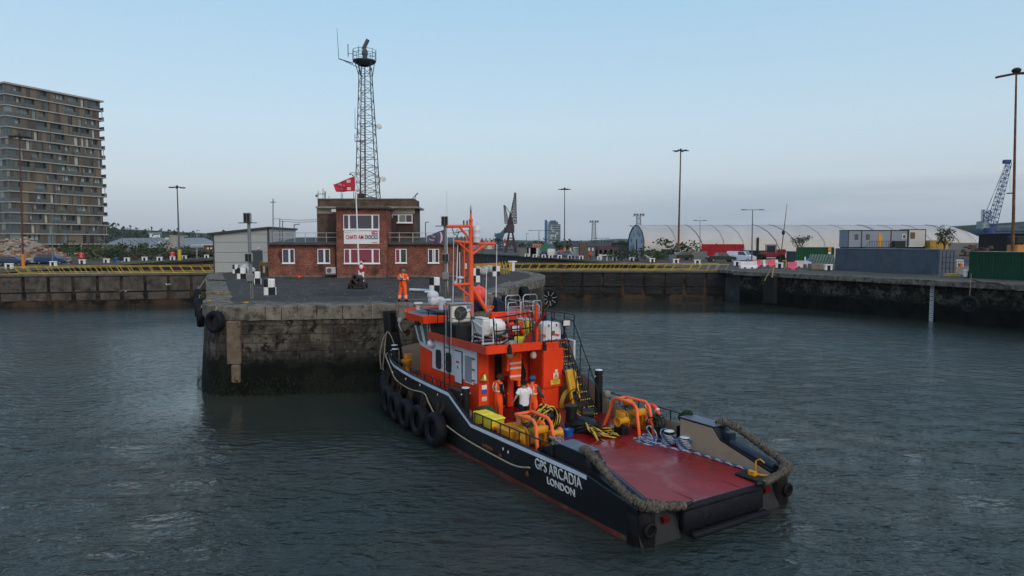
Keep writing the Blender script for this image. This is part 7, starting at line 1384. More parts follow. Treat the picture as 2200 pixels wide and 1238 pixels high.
barrier('pink plastic barrier beside the yellow frame', 1701, 579, (.55, .10, .18), 1.4, .2); barrier('low pale barrier far right of the pink one', 1722, 575, (.45, .42, .42), 2, 0)
t = thing('post_frame', 'small yellow steel post with a bent arm beside the pink barrier', 'post', G(1688, 578)); b = mb(); b.tube([(-.5, 0, 1.1), (.05, 0, 1.15), (.05, 0, 0)], .06, 6); b.b2((-.1, -.3, 0), (.9, .3, .1)); b.build('frame', YP, t)
t = thing('stone_block', 'weathered concrete block at the quay edge left of a white bollard', 'block', G(1757, 580.5)); b = mb(); b.box((0, 0, .42), (2.2, 1.2, .82), bev=.08); b.build('block', pm('block_conc', (.19, .16, .125), .95, var=.3, scale=2, bump=.5), t)
t = thing('service_pillar', 'slim white service pillar by the blue box', 'post', G(1729, 577)); b = mb(); b.box((0, 0, .8), (.16, .16, 1.6), bev=.02); b.build('post', WHITE, t); b = mb(); b.box((0, -.05, .3), (.4, .35, .6), bev=.03); b.build('base', GREY, t)
t = thing('blue_cabinet', 'blue cabinet with white front beside the slim white pillar', 'cabinet', G(1737, 574)); b = mb(); b.box((0, 0, .65), (.7, .5, 1.1), bev=.04); b.build('cabinet', pm('cab_blue', (.02, .13, .38), .5), t); b = mb(); b.box((.05, -.26, .45), (.42, .03, .6)); b.build('front_panel', WHITE, t)
t = thing('pallet', 'flat yellow pallet lying right of the grey container', 'pallet', G(2044, 595)); b = mb(); b.box((0, 0, .12), (1.1, .9, .1)); b.box((0, 0, .3), (.95, .85, .09)); b.build('boards', pm('pallet_yellow', (.62, .46, .03), .6), t)
t = thing('lifebuoy_board', 'narrow orange and white lifebuoy post left of the grey container', 'sign', G(1781, 572)); b = mb(); b.cyl((0, 0, 0), (0, 0, 2.6), .05, n=6); b.build('post', POLE, t); b = mb(); b.box((0, -.08, 2.6), (.42, .08, .6)); b.build('board', pm('board_orange', (.6, .22, .04), .5), t); b = mb(); b.box((0, -.08, 2.0), (.4, .08, .35)); b.build('white_mark', WHITE, t)
for k in range(9):
    t = thing('crowd_barrier', ['leftmost slanted galvanised barrier against the small green container'] [0] if k == 0 else ['second', 'third', 'fourth', 'fifth', 'sixth', 'seventh', 'eighth', 'ninth'][k - 1] + ' slanted galvanised barrier from the left by the small green container', 'barrier', G(1733 + 6.2 * k, 570 + .2 * k), 0, 'galvanised barriers leaning in a row'); b = mb(); b.tube([(0, 0, 0), (.55, 0, 1.7), (.95, 0, 1.7), (.4, 0, 0)], .03, 5); [b.cyl((.0 + .1 * j, 0, 0), (.55 + .1 * j, 0, 1.7), .014, n=4) for j in (1, 2, 3)]; b.build('frame', pm('galv_light', (.28, .34, .33), .5), t)
t = thing('water_tank', 'white caged liquid tank in the gap between the grey and green containers', 'tank', G(2057, 582)); b = mb(); b.box((0, 0, .9), (1.0, 1.0, 1.0), bev=.1); b.build('tank', WHITE2, t); b = mb(); [b.cyl((x, -.55, .2), (x, -.55, 1.5), .02, n=4) for x in (-.5, -.25, 0, .25, .5)]; [b.cyl((-.5, -.55, z), (.5, -.55, z), .02, n=4) for z in (.4, .8, 1.2, 1.5)]; b.box((0, 0, .15), (1.2, 1.1, .15)); b.build('cage', POLE, t)
t = thing('drum', 'orange and white traffic drum in the gap between the containers', 'drum', G(2063, 586)); b = mb(); b.lathe((0, 0, 0), [(.3, 0), (.26, .5), (.2, 1.1), (0, 1.12)], 12); b.build('drum_body', pm('drum_orange', (.6, .10, .03), .5), t); b = mb(); b.lathe((0, 0, 0), [(.272, .42), (.25, .7)], 12); b.build('white_band', WHITE, t)
t = thing('stone_wall', 'low pale stone wall in the gap between the containers', 'wall', G(2050, 590)); b = mb(); b.b2((-.8, 0, 0), (3.4, .5, .85)); b.build('wall', CONC, t)
t = thing('digger', 'orange machine parked behind the near green container at the right edge', 'excavator', V(2190, 545, 95)); b = mb(); b.b2((-1.2, -1, -1.6), (1.5, 1, 1.3), bev=.2); b.build('body', pm('digger_orange', (.50, .22, .05), .5), t); b = mb(); b.b2((-1.3, -1.1, 1.3), (0, .8, 2.4), bev=.1); b.build('cab', STEEL, t)
t = thing('dark_shed', 'black clad shed behind the rusty lamp mast at the right edge', 'shed', V(2165, 550, 125)); b = mb(); b.b2((0, 0, GZ - t.location.z), (16, 8, rl(t, 0, 503, 125).z)); b.build('wall', pm('black_clad', (.015, .014, .014), .7), t); b = mb(); b.b2((-.3, -.3, rl(t, 0, 503, 125).z), (16, 8.3, rl(t, 0, 503, 125).z + .15)); b.build('roof', STEEL, t)
t = thing('boundary_wall', 'long grey blockwork wall in front of the tent shed at the right', 'wall', V(2050, 545, 140)); b = mb(); b.b2((-6, 0, GZ - t.location.z), (24, .3, rl(t, 0, 522, 140).z)); b.build('wall', pm('block_wall', (.17, .18, .18), .9, var=.15), t)
for k, (px, yb, lab_) in enumerate([(2085, 540, 'heap of rusty scrap machinery before the grey blockwork wall'), (2122, 541, 'dark low vehicle hulk before the grey blockwork wall')]):
    t = thing('scrap_heap', lab_, 'scrap', V(px, yb, 120)); b = mb()
    for j in range(14): b.box((random.uniform(-1.6, 1.6), random.uniform(-.5, .5), random.uniform(-1, .9)), (random.uniform(.3, 1.2), .6, random.uniform(.2, .6)), rz=random.uniform(0, 3))
    b.build('scrap', pm('scrap_brown', (.09, .06, .05), .8, var=.6), t)
# white rail beside the lock, brick pillar, skips
t = thing('guard_rail', 'long low white rail between two bollards on the right lock edge', 'rail', G(1304, 561)); b = mb(); w_ = 17 / FPX * t.location.y; b.b2((-w_, 0, 1.0), (w_, .3, 1.3)); [b.b2((x - .08, 0, 0), (x + .08, .3, 1.0)) for x in (-w_ + .2, 0, w_ - .2)]; b.build('rail', WHITE2, t)
t = thing('brick_pillar', 'tall brown brick pillar on the right lock side', 'pillar', G(1254, 558)); b = mb(); b.b2((-.85, 0, 0), (.85, 1.7, 3.6)); b.build('pillar', masonry('brown_brick', (.09, .05, .04), (.12, .07, .05), (.13, .12, .11)), t); b = mb(); b.b2((-.95, -.1, 3.6), (.95, 1.8, 3.75)); b.build('capstone', CONC, t)
t = thing('lock_cabin', 'small cream cabin left of the brown brick pillar', 'cabin', G(1241, 557.5)); b = mb(); b.b2((-.7, 0, 1.1), (.7, 1.2, 2.3)); b.build('wall', CABC, t); b = mb(); b.b2((-.9, -.1, 2.3), (.9, 1.3, 2.6), bev=.1); b.build('roof', WHITE2, t); b = mb(); [b.b2((x - .1, .3, 0), (x + .1, .6, 1.1)) for x in (-.5, .5)]; b.build('leg', WHITE2, t)
t = thing('buoy_marker', 'red round marker right of the brown brick pillar', 'buoy', G(1268.5, 558)); b = mb(); b.ball((0, 0, 1.0), .55, 12, 8, (.8, .8, 1)); b.build('float', pm('marker_red', (.5, .03, .02), .5), t); b = mb(); b.cyl((0, 0, 0), (0, 0, .6), .08, n=6); b.build('post', STEEL, t)
t = thing('skip', 'green skip with a raised lid far off left of the glass tower', 'skip', G(1167, 550)); b = mb(); b.prism([(-2.2, 0), (1.8, 0), (2.6, 1.3), (-2.2, 1.3)], -1, 1, M=Matrix.Rotation(R(90), 4, 'X')); b.build('skip_body', pm('skip_green', (.03, .16, .09), .6), t); b = mb(); b.beam((-1.8, 0, .6), (1.5, 0, 3), .5, 1.6); b.build('lid', pm('skip_green', (.03, .16, .09)), t)
# rusty open shed right of the houses, dark sheds
t = thing('open_shed', 'rusty roofed open shed in front of the slate houses', 'shed', G(1310, 553)); Yq = t.location.y; s_ = Yq / FPX
b = mb(); b.b2((-25 * s_, 0, 16 * s_), (18 * s_, 6, 21 * s_)); b.build('roof', pm('rust_roof', (.11, .05, .045), .8, var=.5, scale=.5), t); b = mb(); [b.b2((x * s_ - .15, 0, 0), (x * s_ + .15, .3, 16 * s_)) for x in (-24, -14, -4, 8, 17)]; b.build('post', GREY, t); b = mb(); b.b2((-25 * s_, 5.5, 0), (18 * s_, 6, 16 * s_)); b.build('wall', STEEL, t)
t = thing('dark_shed', 'dark flat roofed shed left of the white gable', 'shed', G(1338, 552)); b = mb(); b.b2((-16 * s_, 0, 0), (10 * s_, 8, 30 * s_)); b.build('wall', pm('slate_wall', (.05, .055, .065), .8), t); b = mb(); b.b2((-17 * s_, -.3, 30 * s_), (11 * s_, 8.3, 31 * s_)); b.build('roof', STEEL, t)
# ---- town
D6 = 560
t = thing('glass_tower', 'blue glass office tower with white floor bands in the distance', 'tower', (*V(1187, 530, D6)[:2], GZ)); x_ = lambda px: (px - 1187) / FPX * D6; zt = lambda py: CAM_H + (522 - py) / FPX * D6 - GZ
b = mb(); b.b2((x_(1178), 0, 0), (x_(1204), 9, zt(482))); b.b2((x_(1180), 1, zt(482)), (x_(1199), 8, zt(477))); b.b2((x_(1182), 1, zt(477)), (x_(1195), 8, zt(474))); b.build('glass_block', glass('tower_glass', (.035, .085, .12), .3), t); b = mb(); b.b2((x_(1171), -.5, 0), (x_(1175), 8, zt(473))); b.build('stair_tower', pm('tower_blue', (.03, .10, .22), .5), t); b = mb(); b.b2((x_(1175), -.3, 0), (x_(1178), 8, zt(476))); b.build('pale_strip', pm('tower_pale', (.20, .30, .42), .5), t)
for k in range(9): b = mb(); py = 484 + k * 5.0; b.b2((x_(1177.5), -.4, zt(py) - .2), (x_(1204.4), 9.2, zt(py) + .2)); b.build('floor_band', pm('band_white', (.33, .38, .40), .6), t)
b = mb(); rq_ = random.Random(4); [b.b2((x_(1180 + rq_.uniform(0, 22)), -.3, zt(486 + 5 * rq_.randrange(8)) - .5), (x_(1180 + rq_.uniform(0, 22)) + .1, .0, zt(486 + 5 * rq_.randrange(8)) - .5 + .1)) for _ in range(0)]; [b.b2((x_(p), -.25, zt(q) - .7), (x_(p + 1.3), .0, zt(q) + .7)) for p, q in [(1180 + rq_.uniform(0, 21), 486.5 + 5 * rq_.randrange(8)) for _ in range(26)]]; b.build('blind', pm('blind_white', (.55, .58, .58), .6), t)
D7 = 330; x_ = lambda px: (px - 1160) / FPX * D7; zt = lambda py: CAM_H + (522 - py) / FPX * D7 - GZ
t = thing('school_building', 'orange and white walled building with a curved pale roof', 'building', (*V(1160, 540, D7)[:2], GZ))
b = mb(); b.b2((x_(1144.5), 0, 0), (x_(1171), 8, zt(524))); b.b2((x_(1171), 1, 0), (x_(1180), 8, zt(527))); b.build('wall', pm('coral_wall', (.62, .22, .14), .7, var=.1), t)
b = mb(); b.loft([[Vector((x_(p), y, zt(q))) for y in (-1, 9)] for p, q in ((1127, 523), (1135, 518.5), (1145, 516.5), (1155, 517), (1164, 520), (1172, 526))], closed=False, cap=False); b.loft([[Vector((x_(p), y, zt(q) - .3)) for y in (9, -1)] for p, q in ((1127, 523), (1135, 518.5), (1145, 516.5), (1155, 517), (1164, 520), (1172, 526))], closed=False, cap=False); b.build('roof', pm('school_roof', (.42, .40, .37), .6), t)
for r_i, py in enumerate((529, 534.5)):
    for px in range(1147, 1170, 5): b = mb(); b.b2((x_(px), -.1, zt(py) - .7), (x_(px + 3), .02, zt(py) + .6)); b.build('window', pm('school_window', (.10, .06, .06), .4), t)
b = mb(); b.b2((x_(1144.5), -.12, zt(532.5)), (x_(1171), .0, zt(531))); b.build('white_band', WHITE2, t)
cols_ = [('pink', (.42, .16, .17)), ('lilac', (.20, .15, .24)), ('brick red', (.24, .07, .055)), ('buff', (.36, .26, .15)), ('white', (.5, .48, .46)), ('coral', (.52, .18, .12)), ('grey', (.22, .22, .24)), ('ochre', (.40, .24, .10)), ('crimson', (.30, .05, .06))]
for k in range(9):
    px = 1019 + k * 8.2; nm_, c_ = cols_[k]; D8 = 380; t = thing('terraced_house', nm_ + ' gabled terraced house in the far row beyond the mast', 'house', (*V(px, 540, D8)[:2], GZ), 0, 'far terraced houses'); h = 6.2; w_ = 2.1
    b = mb(); b.b2((-w_ / 2, 0, 0), (w_ / 2, 8, h * .6)); b.add([(-w_ / 2, 0, h * .6), (w_ / 2, 0, h * .6), (0, 0, h)], [(0, 1, 2)]); b.build('wall', pm('house_' + nm_, c_, .8), t)
    b = mb(); b.add([(-w_ / 2 - .1, -.2, h * .58), (0, -.2, h + .08), (0, 8, h + .08), (-w_ / 2 - .1, 8, h * .58)], [(0, 1, 2, 3)]); b.add([(w_ / 2 + .1, -.2, h * .58), (0, -.2, h + .08), (0, 8, h + .08), (w_ / 2 + .1, 8, h * .58)], [(3, 2, 1, 0)]); b.build('roof', pm('slate', (.055, .055, .06), .7), t); b = mb(); b.b2((-.4, -.05, 2), (.4, .01, 3.2)); b.build('window', WHITE2, t)
D9 = 260; x_ = lambda px: (px - 1255) / FPX * D9; zt = lambda py: CAM_H + (522 - py) / FPX * D9 - GZ
def slate_house(label, a, c, top, eave, gab=None):
    t = thing('slate_house', label, 'house', (*V(1255, 545, D9)[:2], GZ)); b = mb(); b.b2((x_(a), 0, 0), (x_(c), 8, zt(eave))); b.build('wall', pm('grey_brick', (.13, .11, .105), .85, var=.15), t)
    b = mb(); b.add([(x_(a) - .4, -.4, zt(eave)), (x_(c) + .4, -.4, zt(eave)), (x_(c) - .5, 4, zt(top)), (x_(a) + .8, 4, zt(top))], [(0, 1, 2, 3)]); b.add([(x_(a) - .4, -.4, zt(eave)), (x_(a) + .8, 4, zt(top)), (x_(a) - .4, 8.4, zt(eave))], [(0, 1, 2)]); b.build('roof', pm('slate', (.055, .055, .06)), t)
    for px in range(int(a) + 5, int(c) - 2, 8): b = mb(); b.b2((x_(px), -.08, zt(eave) - 1.8), (x_(px + 3), .0, zt(eave) - .6)); b.build('window', WHITE2, t)
    if gab:
        b = mb(); b.add([(x_(gab - 8), -.6, 0), (x_(gab + 8), -.6, 0), (x_(gab + 8), -.6, zt(eave)), (x_(gab), -.6, zt(top + 1)), (x_(gab - 8), -.6, zt(eave))], [(0, 1, 2, 3, 4)]); b.build('gable', pm('gable_green', (.16, .23, .20), .8), t)
        b = mb(); b.beam((x_(gab - 8), -.75, zt(eave)), (x_(gab), -.75, zt(top + 1)), .35); b.beam((x_(gab + 8), -.75, zt(eave)), (x_(gab), -.75, zt(top + 1)), .35); b.build('barge_board', WHITE2, t)
slate_house('slate roofed grey brick house with a pale green white edged gable', 1219, 1280, 520.5, 529, 1252); slate_house('long dark slate roofed terrace right of the green gable', 1282, 1322, 520, 530)
tree('tree', 'round dark tree below the glass tower', 'tree', G(1203, 545), 4, 4.5, 400, .4, .15)
for k, (px, c_, lab_) in enumerate([(1142, (.5, .5, .5), 'white gas bottle store far left of the lamp post'), (1126, (.13, .14, .13), 'dark green storage box by the dark crane'), (1149, (.5, .5, .46), 'cream storage box below the orange school')]):
    p = G(px, 552); t = thing('storage_box', lab_, 'box', p, 0, 'storage boxes in the far yard'); b = mb(); b.box((0, 0, 1.2), (2.4, 2, 2.2), bev=.05); b.build('box', pm('sbox%d' % k, c_, .7), t); b = mb(); b.box((0, 0, 2.35), (2.6, 2.2, .1)); b.build('lid', GREY, t)
person('distant person in an orange coat walking behind the yellow gate railing', G(1487, 559), 1.2, dict(), top=('jacket', pm('orange_red_coat', (.8, .09, .04), .7)), legs=('trousers', pm('orange_red_coat', (.8, .09, .04))), bands=False)
# ---- things fixed on the right hand quay wall
gp = G(2004, 608, 3.6); t = thing('tide_gauge', 'white graduated tide board fixed down the quay wall below the grey container', 'tide gauge', (gp.x - .25, gp.y - .35, -.6), -.5); b = mb(); b.b2((-.16, -.05, 0), (.16, .05, 4.2)); b.build('board', pm('gauge_white', (.45, .50, .58), .6, var=.1), t); b = mb(); [b.b2((-.12 if k % 2 else 0, -.06, .3 + k * .2), (.12, -.05, .36 + k * .2)) for k in range(19)]; b.build('graduation', STEEL, t)
def wall_tyre(label, px, py, Rr, D, rz=0, ax='Y', g='tyres hung on the dock walls', rope=1.2):
    p = V(px, py, D); t = thing('tyre_fender', label, 'tyre', p, rz, g); b = make_tyre(Rr, Rr * .55, Rr * .6); b.build('tyre', RUBBER, t); b = mb(); b.tube([(0, -.05, Rr * .9), (.02, 0, Rr + rope)], .025, 5); b.build('rope', ROPEP, t); return t
wall_tyre('large tyre hanging on the right hand quay wall below the green container', 2083, 655, .8, 59.0, -1.0, rope=1.9)
t = thing('timber_fender', 'dark timber fender hanging by the quay corner below the striped barriers', 'fender', V(1655, 622, 79.5), -1.0); b = mb(); [b.box((x, 0, 0), (.5, .5, 3.2), bev=.06) for x in (-.55, 0, .55)]; b.build('timber', pm('wet_timber', (.02, .018, .017), .7), t); b = mb(); b.tube([(-.6, -.3, 1.0), (.1, 0, 2.6)], .07, 5); b.tube([(.4, -.3, 1.4), (.4, 0, 2.7)], .07, 5); b.build('strut', pm('strut_buff', (.35, .28, .15), .7), t)
t = thing('hose', 'long dark hose draped over the quay edge at the right', 'hose', G(2088, 600)); b = mb(); pts = [G(2088, 600, 4.1), G(2110, 607, 4.0), G(2150, 610, 4.05), V(2163, 620, 60.4), V(2180, 640, 58.5), V(2200, 650, 56.6), V(2230, 656, 54)]; b.tube([p - t.location for p in path_cr(pts)], .07, 6); pts = [G(2092, 601, 4.1), G(2125, 612, 4.0), V(2140, 622, 61.6), V(2165, 640, 59.5), V(2200, 648, 56.5)]; b.tube([p - t.location for p in path_cr(pts)], .05, 6); b.build('hose', pm('old_hose', (.06, .055, .05), .7), t)
# gulls
def gull(label, px, py, D, rz, s=.62):
    t = thing('gull', label, 'gull', V(px, py, D), rz, 'gulls flying low over the water'); b = mb(); GM = pm('gull_white', (.72, .72, .72), .7)
    b.loft([[Vector((r * math.cos(a), y, z + r * .9 * math.sin(a))) for a in [2 * math.pi * k / 10 for k in range(10)]] for y, r, z in ((-.22, .01, 0), (-.14, .035, 0), (-.02, .06, 0), (.1, .05, .01), (.17, .035, .03), (.22, .032, .035), (.26, .008, .03))])
    b.build('body', GM, t)
    for sg in (-1, 1):
        b = mb(); W_ = [(.04, .07, -.09, .02), (.28, .10, -.06, .16), (.5, .04, -.08, .10), (.66, -.06, -.09, .0)]; b.loft([[Vector((sg * x, y0, z)), Vector((sg * x, (y0 + y1) / 2, z + .015)), Vector((sg * x, y1, z)), Vector((sg * x, (y0 + y1) / 2, z - .006))] for x, y0, y1, z in W_]); b.build('wing', pm('gull_grey', (.45, .47, .5), .7), t)
    b = mb(); b.cyl((0, .25, .03), (0, .31, .02), .012, .004, n=6); b.build('beak', YEL2, t); t.scale = (s / .62,) * 3
gull('gull with raised wings flying lowest over the dark water at the left', 270, 626, 60, .6, .45); gull('gull gliding in front of the left lock gate beside the pier', 360, 612, 62, 2.6, .45); gull('gull skimming just above the yellow railing on the left', 261, 563, 76, 1.0, .5)
lp0 = G(2013, 603, 3.8); t = thing('wall_ladder', 'green weeded steel ladder beside the white tide board on the right quay wall', 'ladder', (lp0.x - .45, lp0.y - .55, 0), -1.05); b = mb()
for x in (-.22, .22): b.cyl((x, -.02, .3), (x, -.02, 3.9), .035, n=5)
for k in range(11): b.cyl((-.22, -.02, .5 + k * .3), (.22, -.02, .5 + k * .3), .02, n=5)
b.build('ladder_frame', pm('weedy_green', (.015, .045, .025), .8, var=.5), t); b = mb(); b.cyl((-.22, .3, 4.5), (-.22, -.02, 3.9), .03, n=5); b.cyl((.22, .3, 4.5), (.22, -.02, 3.9), .03, n=5); b.build('hand_hoop', POLE, t)
# ================================================================== on the pier
BRICK = masonry('red_brick', (.27, .075, .048), (.13, .034, .026), (.15, .11, .09), stain=(.075, .035, .028), st=.56)
BROWN = masonry('brown_brick_old', (.115, .070, .048), (.075, .045, .034), (.11, .095, .08), stain=(.05, .035, .028), st=.54)
LEADR = pm('lead_roof', (.072, .074, .070), .7, var=.2); CREAM = pm('cream_band', (.42, .38, .31), .8, var=.15, scale=1.5, col2=(.2, .16, .12), c2=.6, c2s=2)
UPVC = pm('window_frame_white', (.78, .79, .80), .4, var=.03)
of = thing('dock_office', 'two storey red brick dock office with low wings and a Chatham Docks sign', 'building', (-14, 62, PZ))
def pb(px0, py0, px1, py1, Y, dy, Yref=None):
    """box whose front face covers the given rectangle at distance Y and is dy deep"""
    a = V(px0, py1, Y) - of.location; c = V(px1, py0, Y) - of.location; return (a.x, a.y, a.z), (c.x, c.y + dy, c.z)
def part(nm, mat, rects, parent=None, bev=0):
    b = mb()
    for r_ in rects: b.b2(*pb(*r_), bev=bev)
    return b.build(nm, mat, parent or of)
part('wing', BRICK, [(577.5, 525, 725, 597, 62, 7)]); part('wing', BRICK, [(828, 525, 1003, 597, 62, 7)])
part('bay', BRICK, [(724, 447, 829, 596.8, 61, 6.5)]); part('upper_storey', BROWN, [(682, 446, 890, 530, 64.5, 4)])
part('plinth', pm('plinth_stone', (.16, .13, .10), .9, var=.3), [(577, 592, 724.5, 600, 61.94, .3), (829, 592, 1003, 600, 61.94, .3), (724.3, 592.5, 829, 601, 60.95, .2)])
part('parapet', BROWN, [(682.5, 428, 890, 446.5, 64.3, .3), (682.5, 428, 684, 446.5, 64.6, 3.5), (888.5, 428, 890, 446.5, 64.6, 3.5)]); part('parapet_coping', CONC, [(681, 426.4, 891, 428.3, 64.2, .6)])
part('cornice', CONC, [(678, 443.5, 897, 447.5, 63.8, 4.8)]); part('frieze', CREAM, [(682, 447.5, 725, 459, 64.4, .2)]); part('frieze', CREAM, [(829, 447.5, 890.5, 459, 64.4, .2)])
part('bay_cornice', LEADR, [(721, 443.8, 832, 448, 60.6, 7.5)]); part('eaves', LEADR, [(574, 521.3, 724, 526.2, 61.6, 8), (829, 521, 1006, 525.5, 61.6, 8)])
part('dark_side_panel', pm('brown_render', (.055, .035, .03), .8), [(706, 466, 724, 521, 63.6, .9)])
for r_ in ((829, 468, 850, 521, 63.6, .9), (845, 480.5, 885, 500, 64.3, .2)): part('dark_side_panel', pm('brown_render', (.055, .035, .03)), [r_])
b = mb()
for a, c in (((578, 516), (724, 516)),): pass
# shallow roofs on the wings
b = mb(); z0 = V(0, 521.3, 61.6).z - PZ; l, r_ = V(574, 0, 62).x + 14, V(724, 0, 62).x + 14; b.prism([(l, -.2), (r_, -.2), (r_, 7), (l, 7)], z0, z0, ztop=[z0 + .01, z0 + .01, z0 + .5, z0 + .5]); l, r_ = V(829, 0, 62).x + 14, V(1006, 0, 62).x + 14; b.prism([(l, -.2), (r_, -.2), (r_, 7), (l, 7)], z0, z0, ztop=[z0 + .01, z0 + .01, z0 + .5, z0 + .5]); b.build('wing_roof', LEADR, of)
def window(px0, py0, px1, py1, Y, mull, curt=None, sillh=True, gl=None):
    a = V(px0, py1, Y) - of.location; c = V(px1, py0, Y) - of.location; w_, h_ = c.x - a.x, c.z - a.z; e = .06
    b = mb(); y = a.y - .04
    b.b2((a.x, y, a.z), (a.x + e, y + .12, c.z)); b.b2((c.x - e, y, a.z), (c.x, y + .12, c.z)); b.b2((a.x + e, y, c.z - e), (c.x - e, y + .12, c.z)); b.b2((a.x + e, y, a.z), (c.x - e, y + .12, a.z + e))
    for m_, wd in mull: b.b2((a.x + w_ * m_ - wd / 2, y - .01, a.z + e), (a.x + w_ * m_ + wd / 2, y + .11, c.z - e))
    wo = b.build('window', UPVC, of); b = mb(); b.b2((a.x - .05, y - .06, a.z - .08), (c.x + .05, y + .05, a.z)); b.build('sill', UPVC, wo)
    b = mb(); b.b2((a.x + e, y + .05, a.z + e), (c.x - e, y + .07, c.z - e)); b.build('pane', gl or glass('office_glass', (.03, .03, .045), .15), wo)
    if curt:
        for u0, u1, m2 in curt: b = mb(); b.b2((a.x + e + (w_ - 2 * e) * u0, y + .036, a.z + e), (a.x + e + (w_ - 2 * e) * u1, y + .048, c.z - e)); b.build('curtain', m2, wo)
PINK = pm('pink_curtain', (.20, .028, .055), .45, var=.35, scale=7, stretch=(6, 1, .4), spec=.6); LIL = pm('lilac_blind', (.045, .038, .06), .4, var=.2, scale=5, stretch=(6, 1, .4), spec=.7); GRN = pm('teal_pane', (.03, .05, .05), .15)
window(738, 461.5, 814.5, 493, 60.96, [(.16, .14), (.21, .001), (.81, .14)], [(0, 1, LIL)]); window(739.6, 535, 815.7, 566, 60.96, [(.17, .16), (.80, .16)], [(0, 1, PINK)])
window(607, 535, 632.6, 565.5, 61.96, [(.58, .16)], [(0, .5, LIL)]); window(682.6, 535, 708.7, 565.5, 61.96, [(.55, .16)], [(0, .5, LIL)])
window(849.8, 535, 873.6, 565, 61.96, [(.42, .14)], [(0, .36, PINK), (.45, 1, GRN)]); window(919.8, 535, 943.2, 565, 61.96, [(.45, .1), (.62, .1)], None)
window(842, 461, 886, 478.5, 64.2, [(.33, .12), (.68, .05)], [(.36, .66, pm('pale_blind', (.18, .20, .19), .5))])
sgn = part('sign_board', pm('sign_board_white', (.72, .74, .77), .45, var=.02), [(739, 494.2, 814.5, 524.3, 60.93, .06)])
c0 = V(776.5, 510, 60.9) - of.location; text_part('sign_lettering', 'CHATHAM', .50, facing((c0.x - .60, c0.y, c0.z - .0), (0, -1, 0)), pm('sign_letter_red', (.50, .02, .03), .5), sgn, width=1.56, depth=.01, bold=.007); text_part('sign_lettering', 'DOCKS', .50, facing((c0.x + .895, c0.y, c0.z - .0), (0, -1, 0)), pm('sign_letter_black', (.02, .02, .022), .5), sgn, width=1.12, depth=.01, bold=.007)
part('sign_logo', pm('logo_red', (.55, .01, .04), .5), [(798.6, 496.6, 810.8, 503.8, 60.90, .02)], sgn); part('sign_underline', pm('logo_red', (.55, .01, .04)), [(799, 520.8, 811, 522, 60.9, .02)], sgn); lg = V(801.5, 500.2, 60.88) - of.location
b = mb(); b.torus(lg, .07, .02, 12, 5, M=Matrix.Rotation(R(90), 4, 'X')); b.b2((lg.x + .14, lg.y, lg.z - .06), (lg.x + .32, lg.y + .005, lg.z + .07)); b.build('logo_mark', WHITE, sgn); text_part('sign_small_print', 'Welcome to', .14, facing((c0.x - 1.25, c0.y, c0.z + .42), (0, -1, 0)), pm('print_grey', (.45, .45, .45), .6), sgn, depth=.005)
# roof railings
for a, c in ((588, 724), (829, 1003)):
    b = mb(); p0, p1 = V(a, 517, 62.2) - of.location, V(c, 517, 62.2) - of.location; zt_, zm_ = V(0, 500.5, 62.2).z - PZ, V(0, 510, 62.2).z - PZ
    b.cyl((p0.x, p0.y, zt_), (p1.x, p1.y, zt_), .025, n=5); b.cyl((p0.x, p0.y, zm_), (p1.x, p1.y, zm_), .025, n=5); n = 6
    for k in range(n + 1): x = p0.x + (p1.x - p0.x) * k / n; b.cyl((x, p0.y, p0.z - .2), (x, p0.y, zt_), .03, n=5)
    b.build('roof_railing', pm('railing_pale', (.42, .43, .43), .6), of)
b = mb(); p = V(592, 505, 65) - of.location
for px, pt_, Y in ((586.5, 427, 63), (601, 471, 66), (607, 474, 66)): a, c = V(px, 522, Y) - of.location, V(px, pt_, Y) - of.location; b.cyl(a, c, .045, n=5)
a, c = V(581, 434.5, 63) - of.location, V(592, 434.5, 63) - of.location; b.cyl(a, c, .04, n=5)
for ya, yb_ in ((471, 473.5), (475, 478)):
    b.tube([V(601, ya, 66) - of.location, V(640, yb_, 65.5) - of.location, V(682, ya + 1, 65) - of.location], .02, 4)
b.tube([V(587, 471, 63) - of.location, V(601, 470, 66) - of.location], .02, 4); b.build('roof_aerial', POLE, of)
b = mb(); b.b2(*pb(799, 574.5, 0, 589, 61.4, .5)) if False else b.b2(*pb(700, 574.5, 721, 588.5, 61.3, .5), bev=.03); acu = b.build('air_conditioner', pm('ac_white', (.50, .50, .48), .5), of); b = mb(); cc = V(707, 581.5, 61.28) - of.location; b.lathe(cc, [(0, 0), (.2, 0), (.21, -.02), (.21, .02)], 18, ax='Y'); b.build('fan_grille', GREY, acu); part('bracket', GREY, [(693.5, 589, 722.5, 591, 61.0, .9)])
part('drain_pipe', STEEL, [(720.5, 527, 723.2, 597, 61.8, .15), (986, 526, 989.5, 597, 61.85, .12)]); part('chimney', BROWN, [(768, 416, 781, 446, 66, 1)]); part('roof_tank', pm('tank_green', (.035, .06, .045), .7), [(783, 424, 806, 430, 67, 1.5)])
part('wall_box', WHITE2, [(999, 566, 1003, 578, 61.9, .2)]); part('cctv_camera', WHITE2, [(712, 449.5, 722, 455.5, 63.8, .3)])
b = mb()
for px, y0, y1 in ((683.5, 410, 427), (694, 405, 427), (697.5, 411, 427), (699.5, 411, 427), (733, 414, 427), (736, 416, 427), (760, 412, 428), (707, 421, 427), (893, 418, 428)): b.cyl(V(px, y1, 64.5) - of.location, V(px, y0, 64.5) - of.location, .028, n=4)
b.cyl(V(680, 417, 64.5) - of.location, V(700, 417, 64.5) - of.location, .03, n=4); b.ball(V(680, 421, 64.5) - of.location, .12, 8, 6); b.cyl(V(885, 428, 64.5) - of.location, V(898, 415, 64.5) - of.location, .03, .06, n=5); b.build('parapet_aerials', POLE, of)
